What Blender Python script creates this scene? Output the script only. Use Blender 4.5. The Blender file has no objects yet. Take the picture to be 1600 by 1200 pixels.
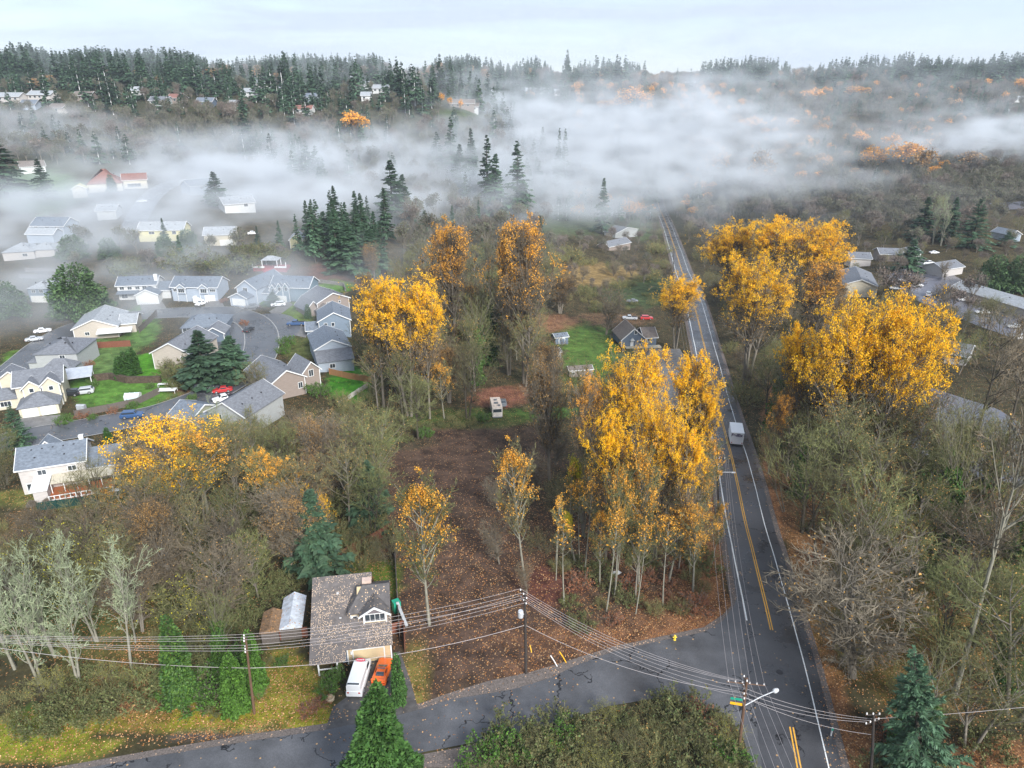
import bpy, math, random
import numpy as np
from mathutils import Vector, Matrix, noise as mnoise

R = math.radians
random.seed(7)
rng = np.random.default_rng(11)
scene = bpy.context.scene
COL = scene.collection

# ------------------------------------------------------------------ camera
FPX, PITCH, CAMZ = 1111.0, R(22.5), 68.0        # focal length in photo pixels, downward pitch, height in metres
cam_data = bpy.data.cameras.new('camera')
cam_data.sensor_width = 36.0
cam_data.lens = 36.0 * FPX / 1600.0
cam_data.clip_start = 0.5
cam_data.clip_end = 6000.0
cam = bpy.data.objects.new('camera', cam_data)
COL.objects.link(cam)
cam.location = (0, 0, CAMZ)
cam.rotation_euler = (math.pi / 2 - PITCH, 0, 0)
scene.camera = cam

# ------------------------------------------------------------------ sky and sun (overcast)
SUN_EL, SUN_ROT = R(32), R(150)
world = bpy.data.worlds.new('World')
scene.world = world
world.use_nodes = True
wn, wl = world.node_tree.nodes, world.node_tree.links
wn.clear()
w_out = wn.new('ShaderNodeOutputWorld')
w_bg = wn.new('ShaderNodeBackground'); w_bg.inputs['Strength'].default_value = 0.125
w_sky = wn.new('ShaderNodeTexSky'); w_sky.sky_type = 'NISHITA'; w_sky.sun_disc = False
w_sky.sun_elevation = SUN_EL; w_sky.sun_rotation = SUN_ROT
w_sky.air_density = 1.0; w_sky.dust_density = 0.6; w_sky.ozone_density = 2.0
w_tc = wn.new('ShaderNodeTexCoord')
w_map = wn.new('ShaderNodeMapping'); w_map.inputs['Scale'].default_value = (1.0, 1.0, 9.0)
w_n = wn.new('ShaderNodeTexNoise'); w_n.inputs['Scale'].default_value = 2.2; w_n.inputs['Detail'].default_value = 6; w_n.inputs['Roughness'].default_value = .55
w_n.inputs['Distortion'].default_value = .6
w_cr = wn.new('ShaderNodeMapRange'); w_cr.inputs['From Min'].default_value = .40; w_cr.inputs['From Max'].default_value = .60
w_cr.inputs['To Min'].default_value = .66; w_cr.inputs['To Max'].default_value = .97
w_mix = wn.new('ShaderNodeMix'); w_mix.data_type = 'RGBA'
CLOUD = (3.45, 3.95, 4.75, 1)
w_mix.inputs['B'].default_value = CLOUD
wl.new(w_tc.outputs['Generated'], w_map.inputs['Vector']); wl.new(w_map.outputs[0], w_n.inputs['Vector'])
wl.new(w_n.outputs['Fac'], w_cr.inputs['Value']); wl.new(w_cr.outputs[0], w_mix.inputs['Factor'])
wl.new(w_sky.outputs[0], w_mix.inputs['A']); wl.new(w_mix.outputs['Result'], w_bg.inputs['Color'])
wl.new(w_bg.outputs[0], w_out.inputs['Surface'])
sun_d = bpy.data.lights.new('sun', 'SUN'); sun_d.energy = 4.1; sun_d.angle = R(20); sun_d.color = (1.0, .97, .93)
sun = bpy.data.objects.new('sun', sun_d); COL.objects.link(sun)
_sd = Vector((math.sin(SUN_ROT) * math.cos(SUN_EL), math.cos(SUN_ROT) * math.cos(SUN_EL), math.sin(SUN_EL)))
sun.rotation_euler = _sd.to_track_quat('Z', 'Y').to_euler()
sun.location = (0, 0, 300)
vs = scene.view_settings
vs.view_transform = 'Standard'; vs.look = 'None'; vs.exposure = 0.74; vs.gamma = 1.0; vs.use_curve_mapping = False
cy = scene.cycles
cy.max_bounces = 5; cy.diffuse_bounces = 2; cy.glossy_bounces = 2; cy.transmission_bounces = 3
cy.transparent_max_bounces = 8; cy.volume_bounces = 1
cy.volume_step_rate = 1.0; cy.volume_max_steps = 256
cy.use_denoising = True
cy.denoiser = 'OPENIMAGEDENOISE'
cy.sample_clamp_indirect = 3.0

# ------------------------------------------------------------------ materials
_mats = {}
def nt(m):
    m.use_nodes = True
    return m.node_tree.nodes, m.node_tree.links, m.node_tree.nodes['Principled BSDF']
def mat(name, c, rough=.8, var=.25, scale=3.0, bump=0.0, spec=.3, metal=0.0, obj_var=0.0, island=0.0, hue=None, stretch=None, coat=0.0, trans=0.0, fleck=None):
    """plain procedural material: base colour times soft noise, optional per-object / per-leaf variation and fallen-leaf flecks"""
    if name in _mats: return _mats[name]
    m = bpy.data.materials.new(name); N, L, b = nt(m)
    b.inputs['Roughness'].default_value = rough; b.inputs['Metallic'].default_value = metal
    b.inputs['Specular IOR Level'].default_value = spec
    if coat: b.inputs['Coat Weight'].default_value = coat; b.inputs['Coat Roughness'].default_value = .08
    tc = N.new('ShaderNodeTexCoord'); src = tc.outputs['Object']
    if stretch:
        mp = N.new('ShaderNodeMapping'); mp.inputs['Scale'].default_value = stretch; L.new(src, mp.inputs['Vector']); src = mp.outputs[0]
    n = N.new('ShaderNodeTexNoise'); n.inputs['Scale'].default_value = scale; n.inputs['Detail'].default_value = 5; n.inputs['Roughness'].default_value = .65
    L.new(src, n.inputs['Vector'])
    mr = N.new('ShaderNodeMapRange'); mr.inputs['From Min'].default_value = .3; mr.inputs['From Max'].default_value = .7
    mr.inputs['To Min'].default_value = 1 - var; mr.inputs['To Max'].default_value = 1 + var
    L.new(n.outputs['Fac'], mr.inputs['Value'])
    fac = mr.outputs[0]
    def times(a, b_):
        x = N.new('ShaderNodeMath'); x.operation = 'MULTIPLY'; L.new(a, x.inputs[0]); L.new(b_, x.inputs[1]); return x.outputs[0]
    if obj_var:
        oi = N.new('ShaderNodeObjectInfo'); r = N.new('ShaderNodeMapRange'); r.inputs['To Min'].default_value = 1 - obj_var; r.inputs['To Max'].default_value = 1 + obj_var
        L.new(oi.outputs['Random'], r.inputs['Value']); fac = times(fac, r.outputs[0])
    if island:
        g = N.new('ShaderNodeNewGeometry'); r = N.new('ShaderNodeMapRange'); r.inputs['To Min'].default_value = 1 - island; r.inputs['To Max'].default_value = 1 + island
        L.new(g.outputs['Random Per Island'], r.inputs['Value']); fac = times(fac, r.outputs[0])
    base = N.new('ShaderNodeRGB'); base.outputs[0].default_value = (*c, 1); col = base.outputs[0]
    if hue:                                   # second colour, mixed per leaf / per tree
        mx = N.new('ShaderNodeMix'); mx.data_type = 'RGBA'; mx.inputs['B'].default_value = (*hue, 1); L.new(col, mx.inputs['A'])
        if island:
            g2 = N.new('ShaderNodeNewGeometry'); w = N.new('ShaderNodeMath'); w.operation = 'MULTIPLY'; w.inputs[1].default_value = 7.3
            L.new(g2.outputs['Random Per Island'], w.inputs[0]); f = N.new('ShaderNodeMath'); f.operation = 'FRACT'; L.new(w.outputs[0], f.inputs[0]); L.new(f.outputs[0], mx.inputs['Factor'])
        else:
            oi2 = N.new('ShaderNodeObjectInfo'); w = N.new('ShaderNodeMath'); w.operation = 'MULTIPLY'; w.inputs[1].default_value = 9.7
            L.new(oi2.outputs['Random'], w.inputs[0]); f = N.new('ShaderNodeMath'); f.operation = 'FRACT'; L.new(w.outputs[0], f.inputs[0]); L.new(f.outputs[0], mx.inputs['Factor'])
        col = mx.outputs['Result']
    vm = N.new('ShaderNodeVectorMath'); vm.operation = 'SCALE'; L.new(col, vm.inputs[0]); L.new(fac, vm.inputs['Scale'])
    out = vm.outputs[0]
    if fleck:                                 # fallen leaves lying on the surface: (amount, scale, colour)
        vo = N.new('ShaderNodeTexVoronoi'); vo.inputs['Scale'].default_value = fleck[1]; L.new(tc.outputs['Object'], vo.inputs['Vector'])
        sp = N.new('ShaderNodeSeparateColor'); L.new(vo.outputs['Color'], sp.inputs[0])
        n2 = N.new('ShaderNodeTexNoise'); n2.inputs['Scale'].default_value = .45; n2.inputs['Detail'].default_value = 3; L.new(tc.outputs['Object'], n2.inputs['Vector'])
        th = N.new('ShaderNodeMapRange'); th.inputs['From Min'].default_value = .35; th.inputs['From Max'].default_value = .65; th.inputs['To Min'].default_value = 0; th.inputs['To Max'].default_value = fleck[0] * 2
        L.new(n2.outputs['Fac'], th.inputs['Value'])
        lt = N.new('ShaderNodeMath'); lt.operation = 'LESS_THAN'; L.new(sp.outputs[0], lt.inputs[0]); L.new(th.outputs[0], lt.inputs[1])
        ds = N.new('ShaderNodeMath'); ds.operation = 'LESS_THAN'; ds.inputs[1].default_value = .33; L.new(vo.outputs['Distance'], ds.inputs[0])
        ml = N.new('ShaderNodeMath'); ml.operation = 'MULTIPLY'; L.new(lt.outputs[0], ml.inputs[0]); L.new(ds.outputs[0], ml.inputs[1])
        m2 = N.new('ShaderNodeMix'); m2.data_type = 'RGBA'; m2.inputs['B'].default_value = (*fleck[2], 1); L.new(out, m2.inputs['A']); L.new(ml.outputs[0], m2.inputs['Factor'])
        out = m2.outputs['Result']
    L.new(out, b.inputs['Base Color'])
    if trans:
        tr = N.new('ShaderNodeBsdfTranslucent'); L.new(out, tr.inputs['Color']); ms = N.new('ShaderNodeMixShader'); ms.inputs[0].default_value = trans
        L.new(b.outputs[0], ms.inputs[1]); L.new(tr.outputs[0], ms.inputs[2]); L.new(ms.outputs[0], N['Material Output'].inputs['Surface'])
    if bump:
        bn = N.new('ShaderNodeBump'); bn.inputs['Strength'].default_value = bump; bn.inputs['Distance'].default_value = .05
        n3 = N.new('ShaderNodeTexNoise'); n3.inputs['Scale'].default_value = scale * 4; n3.inputs['Detail'].default_value = 4; L.new(src, n3.inputs['Vector'])
        L.new(n3.outputs['Fac'], bn.inputs['Height']); L.new(bn.outputs[0], b.inputs['Normal'])
    _mats[name] = m
    return m

def asphalt_mat(name, c, wet, cracks=True, leaf=.04):
    m = bpy.data.materials.new(name); N, L, b = nt(m)
    tc = N.new('ShaderNodeTexCoord')
    n1 = N.new('ShaderNodeTexNoise'); n1.inputs['Scale'].default_value = .22; n1.inputs['Detail'].default_value = 7; n1.inputs['Roughness'].default_value = .6; L.new(tc.outputs['Object'], n1.inputs['Vector'])
    n2 = N.new('ShaderNodeTexNoise'); n2.inputs['Scale'].default_value = 9; n2.inputs['Detail'].default_value = 3; L.new(tc.outputs['Object'], n2.inputs['Vector'])
    mr = N.new('ShaderNodeMapRange'); mr.inputs['From Min'].default_value = .3; mr.inputs['From Max'].default_value = .7; mr.inputs['To Min'].default_value = .62; mr.inputs['To Max'].default_value = 1.35; L.new(n1.outputs['Fac'], mr.inputs['Value'])
    m2 = N.new('ShaderNodeMapRange'); m2.inputs['From Min'].default_value = .3; m2.inputs['From Max'].default_value = .7; m2.inputs['To Min'].default_value = .8; m2.inputs['To Max'].default_value = 1.2; L.new(n2.outputs['Fac'], m2.inputs['Value'])
    mu = N.new('ShaderNodeMath'); mu.operation = 'MULTIPLY'; L.new(mr.outputs[0], mu.inputs[0]); L.new(m2.outputs[0], mu.inputs[1])
    base = N.new('ShaderNodeRGB'); base.outputs[0].default_value = (*c, 1)
    vm = N.new('ShaderNodeVectorMath'); vm.operation = 'SCALE'; L.new(base.outputs[0], vm.inputs[0]); L.new(mu.outputs[0], vm.inputs['Scale'])
    out = vm.outputs[0]
    if cracks:
        vo = N.new('ShaderNodeTexVoronoi'); vo.feature = 'DISTANCE_TO_EDGE'; vo.inputs['Scale'].default_value = .17
        nd = N.new('ShaderNodeTexNoise'); nd.inputs['Scale'].default_value = .9; nd.inputs['Detail'].default_value = 4; L.new(tc.outputs['Object'], nd.inputs['Vector'])
        vs2 = N.new('ShaderNodeVectorMath'); vs2.operation = 'SCALE'; vs2.inputs['Scale'].default_value = 2.2; L.new(nd.outputs['Color'], vs2.inputs[0])
        va = N.new('ShaderNodeVectorMath'); va.operation = 'ADD'; L.new(tc.outputs['Object'], va.inputs[0]); L.new(vs2.outputs[0], va.inputs[1]); L.new(va.outputs[0], vo.inputs['Vector'])
        lt = N.new('ShaderNodeMath'); lt.operation = 'LESS_THAN'; lt.inputs[1].default_value = .012; L.new(vo.outputs['Distance'], lt.inputs[0])
        nz = N.new('ShaderNodeTexNoise'); nz.inputs['Scale'].default_value = .12; L.new(tc.outputs['Object'], nz.inputs['Vector'])
        gt = N.new('ShaderNodeMath'); gt.operation = 'GREATER_THAN'; gt.inputs[1].default_value = .53; L.new(nz.outputs['Fac'], gt.inputs[0])
        ml = N.new('ShaderNodeMath'); ml.operation = 'MULTIPLY'; L.new(lt.outputs[0], ml.inputs[0]); L.new(gt.outputs[0], ml.inputs[1])
        mx = N.new('ShaderNodeMix'); mx.data_type = 'RGBA'; mx.inputs['B'].default_value = (.012, .012, .014, 1); L.new(out, mx.inputs['A']); L.new(ml.outputs[0], mx.inputs['Factor']); out = mx.outputs['Result']
    v3 = N.new('ShaderNodeTexVoronoi'); v3.inputs['Scale'].default_value = 2.6; L.new(tc.outputs['Object'], v3.inputs['Vector'])
    sp = N.new('ShaderNodeSeparateColor'); L.new(v3.outputs['Color'], sp.inputs[0])
    l3 = N.new('ShaderNodeMath'); l3.operation = 'LESS_THAN'; l3.inputs[1].default_value = leaf; L.new(sp.outputs[0], l3.inputs[0])
    d3 = N.new('ShaderNodeMath'); d3.operation = 'LESS_THAN'; d3.inputs[1].default_value = .3; L.new(v3.outputs['Distance'], d3.inputs[0])
    mm = N.new('ShaderNodeMath'); mm.operation = 'MULTIPLY'; L.new(l3.outputs[0], mm.inputs[0]); L.new(d3.outputs[0], mm.inputs[1])
    mx = N.new('ShaderNodeMix'); mx.data_type = 'RGBA'; mx.inputs['B'].default_value = (.42, .26, .12, 1); L.new(out, mx.inputs['A']); L.new(mm.outputs[0], mx.inputs['Factor'])
    L.new(mx.outputs['Result'], b.inputs['Base Color'])
    rr = N.new('ShaderNodeMapRange'); rr.inputs['From Min'].default_value = .35; rr.inputs['From Max'].default_value = .65; rr.inputs['To Min'].default_value = wet; rr.inputs['To Max'].default_value = wet + .25
    L.new(n1.outputs['Fac'], rr.inputs['Value']); L.new(rr.outputs[0], b.inputs['Roughness'])
    b.inputs['Specular IOR Level'].default_value = .5
    return m

def obj(name, me, m=None, parent=None, loc=None, rotz=0.0):
    o = bpy.data.objects.new(name, me); COL.objects.link(o)
    if m is not None:
        for x in (m if isinstance(m, (list, tuple)) else [m]):
            if me is not None and len(me.materials) < 8: me.materials.append(x)
    if parent is not None: o.parent = parent
    if loc is not None: o.location = loc
    if rotz: o.rotation_euler = (0, 0, rotz)
    return o
def tag(o, label=None, cat=None, group=None, kind=None):
    if label: o['label'] = label
    if cat: o['category'] = cat
    if group: o['group'] = group
    if kind: o['kind'] = kind
    return o
def thing(name, label, cat, loc=(0, 0, 0), rotz=0.0, group=None):
    return tag(obj(name, None, None, None, loc, rotz), label, cat, group)
def struct(name, me, m):
    return tag(obj(name, me, m), kind='structure')

class MB:
    """collects shapes (in local coordinates) for ONE mesh"""
    def __init__(s): s.v = []; s.f = []; s.mi = []
    def add(s, vs_, fs, mi=0):
        o = len(s.v); s.v += [tuple(p) for p in vs_]; s.f += [tuple(i + o for i in f) for f in fs]; s.mi += [mi] * len(fs)
        return s
    def box(s, x0, x1, y0, y1, z0, z1, mi=0):
        return s.add([(x0, y0, z0), (x1, y0, z0), (x1, y1, z0), (x0, y1, z0), (x0, y0, z1), (x1, y0, z1), (x1, y1, z1), (x0, y1, z1)],
                     [(3, 2, 1, 0), (4, 5, 6, 7), (0, 1, 5, 4), (1, 2, 6, 5), (2, 3, 7, 6), (3, 0, 4, 7)], mi)
    def prism(s, pts, axis, a0, a1, mi=0):
        """polygon pts (2-D) extruded along axis 'x','y' or 'z' from a0 to a1"""
        def P(p, a): return (a, p[0], p[1]) if axis == 'x' else ((p[0], a, p[1]) if axis == 'y' else (p[0], p[1], a))
        n = len(pts); vs_ = [P(p, a0) for p in pts] + [P(p, a1) for p in pts]
        fs = [tuple(range(n))[::-1], tuple(range(n, 2 * n))] + [(i, (i + 1) % n, n + (i + 1) % n, n + i) for i in range(n)]
        return s.add(vs_, fs, mi)
    def tube(s, pts, r, n=6, mi=0):
        pts = [Vector(p) for p in pts]; rr = r if isinstance(r, (list, tuple)) else [r] * len(pts)
        vs_ = []; fs = []
        for i, p in enumerate(pts):
            d = (pts[min(i + 1, len(pts) - 1)] - pts[max(i - 1, 0)]).normalized()
            a = d.cross(Vector((0, 0, 1)) if abs(d.z) < .9 else Vector((1, 0, 0))).normalized(); b = d.cross(a)
            for k in range(n):
                t = 2 * math.pi * k / n; vs_.append(p + (a * math.cos(t) + b * math.sin(t)) * rr[i])
        for i in range(len(pts) - 1):
            for k in range(n): fs.append((i * n + k, i * n + (k + 1) % n, (i + 1) * n + (k + 1) % n, (i + 1) * n + k))
        fs += [tuple(range(n))[::-1], tuple(range((len(pts) - 1) * n, len(pts) * n))]
        return s.add(vs_, fs, mi)
    def lathe(s, prof, n=12, c=(0, 0), mi=0):
        vs_ = [(c[0] + r * math.cos(2 * math.pi * k / n), c[1] + r * math.sin(2 * math.pi * k / n), z) for r, z in prof for k in range(n)]
        fs = [(i * n + k, i * n + (k + 1) % n, (i + 1) * n + (k + 1) % n, (i + 1) * n + k) for i in range(len(prof) - 1) for k in range(n)]
        fs += [tuple(range(n))[::-1], tuple(range((len(prof) - 1) * n, len(prof) * n))]
        return s.add(vs_, fs, mi)
    def mesh(s, name, smooth=False):
        me = bpy.data.meshes.new(name); me.from_pydata(s.v, [], s.f)
        if any(s.mi): me.polygons.foreach_set('material_index', s.mi)
        if smooth: me.polygons.foreach_set('use_smooth', [True] * len(me.polygons))
        me.update(); return me
    def build(s, name, m, parent=None, loc=None, rotz=0.0, smooth=False):
        return obj(name, s.mesh(name, smooth), m, parent, loc, rotz)
def np_mesh(name, v, q, mi=None, tri=False):
    """fast mesh from arrays: v (n,3), q (m,4) quads or (m,3) triangles"""
    me = bpy.data.meshes.new(name); k = q.shape[1]
    me.vertices.add(len(v)); me.vertices.foreach_set('co', np.ascontiguousarray(v, dtype=np.float32).ravel())
    me.loops.add(len(q) * k); me.loops.foreach_set('vertex_index', np.ascontiguousarray(q, dtype=np.int32).ravel())
    me.polygons.add(len(q)); me.polygons.foreach_set('loop_start', np.arange(0, len(q) * k, k, dtype=np.int32))
    if mi is not None: me.polygons.foreach_set('material_index', np.ascontiguousarray(mi, dtype=np.int32))
    me.update(calc_edges=True); return me

# ------------------------------------------------------------------ terrain
def ray(u, v):
    a = (u - 800) / FPX; b = (600 - v) / FPX
    return np.array([a, math.cos(PITCH) + b * math.sin(PITCH), -math.sin(PITCH) + b * math.cos(PITCH)])
def atz(u, v, z):
    d = ray(u, v); t = (z - CAMZ) / d[2]; return np.array([d[0] * t, d[1] * t, z])
def aty(u, v, y):
    d = ray(u, v); t = y / d[1]; return (d[0] * t, y, CAMZ + d[2] * t)
CP = [  # heights of the ground read at spots of the photograph (photo pixel -> point at that height)
    atz(800, 1190, 0), atz(200, 1190, 0), atz(1400, 1190, 0), atz(1220, 1060, 0), atz(1185, 900, -.3), atz(900, 1000, 0), atz(500, 1050, 0), atz(100, 950, 0),
    atz(1161, 802, -2.2), atz(1133, 677, -5.2), atz(1118, 620, -8.0), atz(1097, 525, -12.0), atz(1066, 425, -17.5), atz(1046, 362, -22.5), atz(1030, 318, -29),
    atz(700, 800, -.5), atz(800, 680, -3.5), atz(900, 620, -7), atz(1000, 545, -10.5), atz(880, 540, -9.5), atz(980, 495, -12), atz(900, 430, -12), atz(850, 370, -8),
    atz(60, 720, 0), atz(300, 680, .3), atz(60, 590, .6), atz(300, 570, .8), atz(540, 620, -.6), atz(650, 660, -2.5), atz(460, 490, 1.5), atz(300, 470, 2), atz(40, 480, 2.5),
    atz(425, 425, 7), atz(590, 430, 3), atz(700, 500, -4), atz(540, 380, 10), atz(90, 410, 8), atz(60, 370, 12), atz(280, 370, 13), atz(440, 360, 12),
    atz(160, 295, 22), atz(300, 310, 19), atz(40, 300, 21), atz(420, 290, 17), atz(650, 330, 5), atz(800, 310, -2), atz(930, 330, -16), (700, 330, 8) and atz(560, 290, 14),
    aty(100, 215, 500), aty(330, 215, 500), aty(80, 160, 570), aty(320, 165, 570), aty(80, 135, 680), aty(350, 130, 700), aty(550, 205, 540), aty(520, 150, 640), aty(520, 128, 800),
    aty(730, 172, 600), aty(740, 128, 800), aty(850, 152, 820), aty(850, 128, 950), aty(1000, 160, 760), aty(1000, 140, 860), aty(1000, 128, 1050), (90, 1600, 40), (-900, 1500, 90), (1000, 1900, 120),
    atz(1430, 650, -2), atz(1340, 440, -3), atz(1500, 470, -3), atz(1590, 500, -3), atz(1300, 760, -1), atz(1550, 800, -.5), atz(1450, 1000, 0), atz(1590, 380, -3), atz(1450, 370, -2), atz(1250, 380, -12), atz(1150, 360, -20),
    aty(1500, 330, 430), aty(1300, 320, 470), aty(1500, 270, 540), aty(1250, 270, 620), aty(1100, 270, 660), aty(1500, 200, 760), aty(1250, 210, 760), aty(1100, 190, 800), aty(1500, 140, 1000), aty(1250, 135, 1050), aty(1120, 135, 1080),
    aty(1500, 126, 1200), aty(1200, 122, 1300), (-40, -150, 3), (300, -150, 2), (-300, -150, 3), (-300, 100, 3), (300, 100, 0), (330, 260, -4), (600, 500, 12), (-700, 600, 66), (-500, 300, 28), (900, 900, 60), (0, 380, -4)]
CP = np.array([tuple(c) for c in CP], float)
_S = 100.0
def _phi(d2):
    return 0.5 * d2 * np.log(d2 + 1e-9)
def _fit(P, z, lam=.02):
    n = len(P); d2 = ((P[:, None] - P[None]) ** 2).sum(-1); K = _phi(d2) + lam * np.eye(n)
    A = np.zeros((n + 3, n + 3)); A[:n, :n] = K; A[:n, n] = 1; A[:n, n + 1:] = P; A[n, :n] = 1; A[n + 1:, :n] = P.T
    return np.linalg.solve(A, np.concatenate([z, [0, 0, 0]]))
_P = CP[:, :2] / _S; _W = _fit(_P, CP[:, 2])
def _axis(parts):
    a = [parts[0][0]]
    for lo, hi, st in parts: a += list(np.arange(a[-1] + st, hi + 1e-6, st))
    return np.array(a)
GX = _axis([(-1500, -400, 20), (-400, -150, 5), (-150, 170, 1.3), (170, 420, 5), (420, 1700, 20)])
GY = _axis([(-160, 40, 8), (40, 250, 1.3), (250, 500, 2.5), (500, 1100, 6), (1100, 2200, 25)])
_XX, _YY = np.meshgrid(GX, GY)
GZ = np.zeros_like(_XX)
for i in range(len(GY)):
    q = np.stack([_XX[i], _YY[i]], -1) / _S; d2 = ((q[:, None] - _P[None]) ** 2).sum(-1)
    GZ[i] = _phi(d2) @ _W[:-3] + _W[-3] + q @ _W[-2:]
GZ = np.clip(GZ, -32, 125)
GZ += (np.sin(_XX * .21 + np.sin(_YY * .13) * 2) * np.cos(_YY * .17 + _XX * .05)) * .12
def T(x, y):
    """ground height, bilinear in the terrain mesh"""
    x = np.asarray(x, float); y = np.asarray(y, float)
    i = np.clip(np.searchsorted(GX, x) - 1, 0, len(GX) - 2); j = np.clip(np.searchsorted(GY, y) - 1, 0, len(GY) - 2)
    a = (x - GX[i]) / (GX[i + 1] - GX[i]); b = (y - GY[j]) / (GY[j + 1] - GY[j])
    return (GZ[j, i] * (1 - a) + GZ[j, i + 1] * a) * (1 - b) + (GZ[j + 1, i] * (1 - a) + GZ[j + 1, i + 1] * a) * b
def Tf(x, y): return float(T(x, y))
def G(u, v, h=0.0):
    """point on the ground (plus h) that photo pixel (u, v) shows"""
    d = ray(u, v); t = np.concatenate([np.arange(50, 300, .5), np.arange(300, 1500, 2.0)])
    z = CAMZ + d[2] * t - T(d[0] * t, d[1] * t) - h
    k = np.argmax(z < 0)
    if z[k] >= 0: k = len(t) - 1
    t0, t1 = t[k - 1], t[k]
    for _ in range(20):
        tm = (t0 + t1) / 2
        if CAMZ + d[2] * tm - Tf(d[0] * tm, d[1] * tm) - h < 0: t1 = tm
        else: t0 = tm
    return Vector((d[0] * t1, d[1] * t1, CAMZ + d[2] * t1))
def proj(x, y, z):
    dz = z - CAMZ; f = y * math.cos(PITCH) - dz * math.sin(PITCH); up = y * math.sin(PITCH) + dz * math.cos(PITCH)
    f = np.where(f < 1, 1, f)
    return 800 + FPX * x / f, 600 - FPX * up / f

# ground cover zones: (u, v, half width, half height, colour, strength, fallen leaves)
FLOOR = (.048, .042, .020)
DIRT, LITTER, MOSS, GRASS, BROWN, BRAMBLE = (.082, .050, .038), (.25, .115, .055), (.135, .13, .024), (.062, .16, .018), (.085, .060, .040), (.045, .065, .03)
ZONES = [
    (730, 720, 130, 60, DIRT, 3, .02), (700, 900, 110, 200, DIRT, 3, .12), (880, 930, 200, 120, (.085, .050, .036), 3, .2), (1000, 850, 120, 120, BROWN, 2, .2), (800, 1010, 140, 60, DIRT, 3, .12),
    (860, 915, 50, 30, (.16, .035, .03), 2.5, .08), (950, 1000, 170, 22, LITTER, 3, .35), (1090, 900, 35, 120, LITTER, 4, .35), (1060, 960, 80, 35, LITTER, 3, .3), (840, 1050, 60, 20, LITTER, 2, .3),
    (1110, 800, 14, 120, LITTER, 5, .35), (1205, 800, 14, 200, LITTER, 5, .35), (1250, 950, 26, 110, (.3, .15, .06), 4, .4), (1300, 1080, 20, 110, LITTER, 3, .3), (1320, 1170, 40, 40, LITTER, 3, .4),
    (1430, 950, 160, 120, (.15, .115, .03), 4, .35), (1350, 800, 120, 70, (.13, .065, .03), 4, .15), (1550, 1180, 60, 25, LITTER, 3, .4), (1480, 860, 50, 30, (.17, .13, .025), 2, .2), (1500, 1050, 80, 60, (.13, .085, .04), 2, .4), (1540, 880, 70, 60, (.07, .11, .025), 4, .1), (1440, 800, 60, 40, (.06, .10, .025), 4, .1), (1590, 1000, 40, 80, (.05, .11, .02), 4, .1), (80, 960, 110, 60, (.06, .09, .025), 3, .1), (330, 920, 60, 60, (.06, .08, .025), 3, .15),
    (200, 1010, 110, 80, (.12, .11, .03), 2, .3), (215, 1115, 55, 22, (.2, .09, .055), 4, .4), (200, 1080, 90, 50, (.17, .12, .04), 2, .35), (60, 1130, 60, 20, (.06, .15, .02), 3, .05), (250, 1130, 300, 13, (.24, .23, .02), 6, .25),
    (60, 1165, 100, 18, (.22, .24, .02), 6, .15), (380, 1110, 120, 14, (.24, .22, .02), 6, .3), (440, 1080, 60, 50, (.2, .19, .025), 6, .3), (650, 1060, 20, 60, (.18, .16, .03), 5, .3), (420, 1145, 150, 9, (.10, .08, .075), 8, .5),
    (600, 905, 25, 28, (.11, .19, .015), 8, .3), (560, 890, 30, 14, (.11, .17, .015), 5, .3), (575, 860, 30, 20, LITTER, 2, .2),
    (910, 555, 45, 45, (.075, .15, .025), 5, .03), (990, 560, 25, 12, (.09, .13, .05), 2, .1), (870, 590, 60, 20, (.12, .12, .04), 2, .15), (840, 605, 30, 10, (.22, .10, .05), 3, .2), (860, 505, 40, 12, (.2, .10, .06), 4, .3),
    (950, 500, 60, 10, (.13, .08, .05), 2, .2), (925, 430, 70, 16, (.27, .18, .07), 4, .0), (1000, 455, 50, 22, (.05, .08, .03), 4, 0), (780, 620, 40, 14, (.2, .08, .055), 4, .2), (1010, 350, 25, 22, (.1, .16, .05), 3, 0), (900, 340, 60, 25, (.08, .13, .04), 2, 0),
    (860, 645, 60, 8, (.07, .15, .03), 3, 0), (730, 655, 90, 14, (.06, .10, .02), 4, .1), (640, 690, 40, 12, BRAMBLE, 2, .1),
    (190, 610, 75, 25, (.085, .19, .030), 9, 0), (160, 560, 45, 30, (.10, .17, .05), 8, 0), (40, 570, 35, 20, (.09, .2, .025), 6, 0), (230, 575, 25, 20, (.065, .22, .012), 7, 0), (220, 510, 25, 30, (.09, .18, .04), 5, 0),
    (465, 487, 30, 14, (.11, .17, .03), 6, 0), (525, 447, 25, 8, (.07, .19, .02), 8, 0), (545, 600, 30, 25, (.05, .2, .012), 8, 0), (420, 470, 18, 7, (.08, .17, .03), 6, 0), (470, 545, 25, 18, (.09, .11, .03), 3, 0), (385, 505, 20, 8, (.1, .17, .03), 5, 0),
    (230, 655, 60, 12, (.11, .06, .045), 3, .1), (300, 625, 40, 25, (.12, .07, .05), 3, .2), (290, 690, 25, 10, (.08, .2, .02), 6, 0), (90, 660, 30, 12, (.07, .12, .03), 3, 0),
    (545, 430, 70, 18, (.11, .045, .035), 3, 0), (90, 780, 110, 14, (.12, .13, .03), 5, .2), (60, 820, 60, 25, (.10, .06, .03), 2, .1), (100, 850, 120, 60, (.09, .075, .03), 1.5, .1),
    (60, 300, 60, 30, (.09, .17, .045), 5, 0), (200, 250, 150, 20, (.06, .075, .035), 1, 0), (740, 176, 60, 5, (.13, .22, .03), 6, 0),
]
_n = len(GX) * len(GY)
_U, _V = proj(_XX.ravel(), _YY.ravel(), GZ.ravel())
_acc = np.tile(np.array(FLOOR), (_n, 1)) * 1.0; _wt = np.ones(_n); _lf = np.full(_n, .06)
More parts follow.
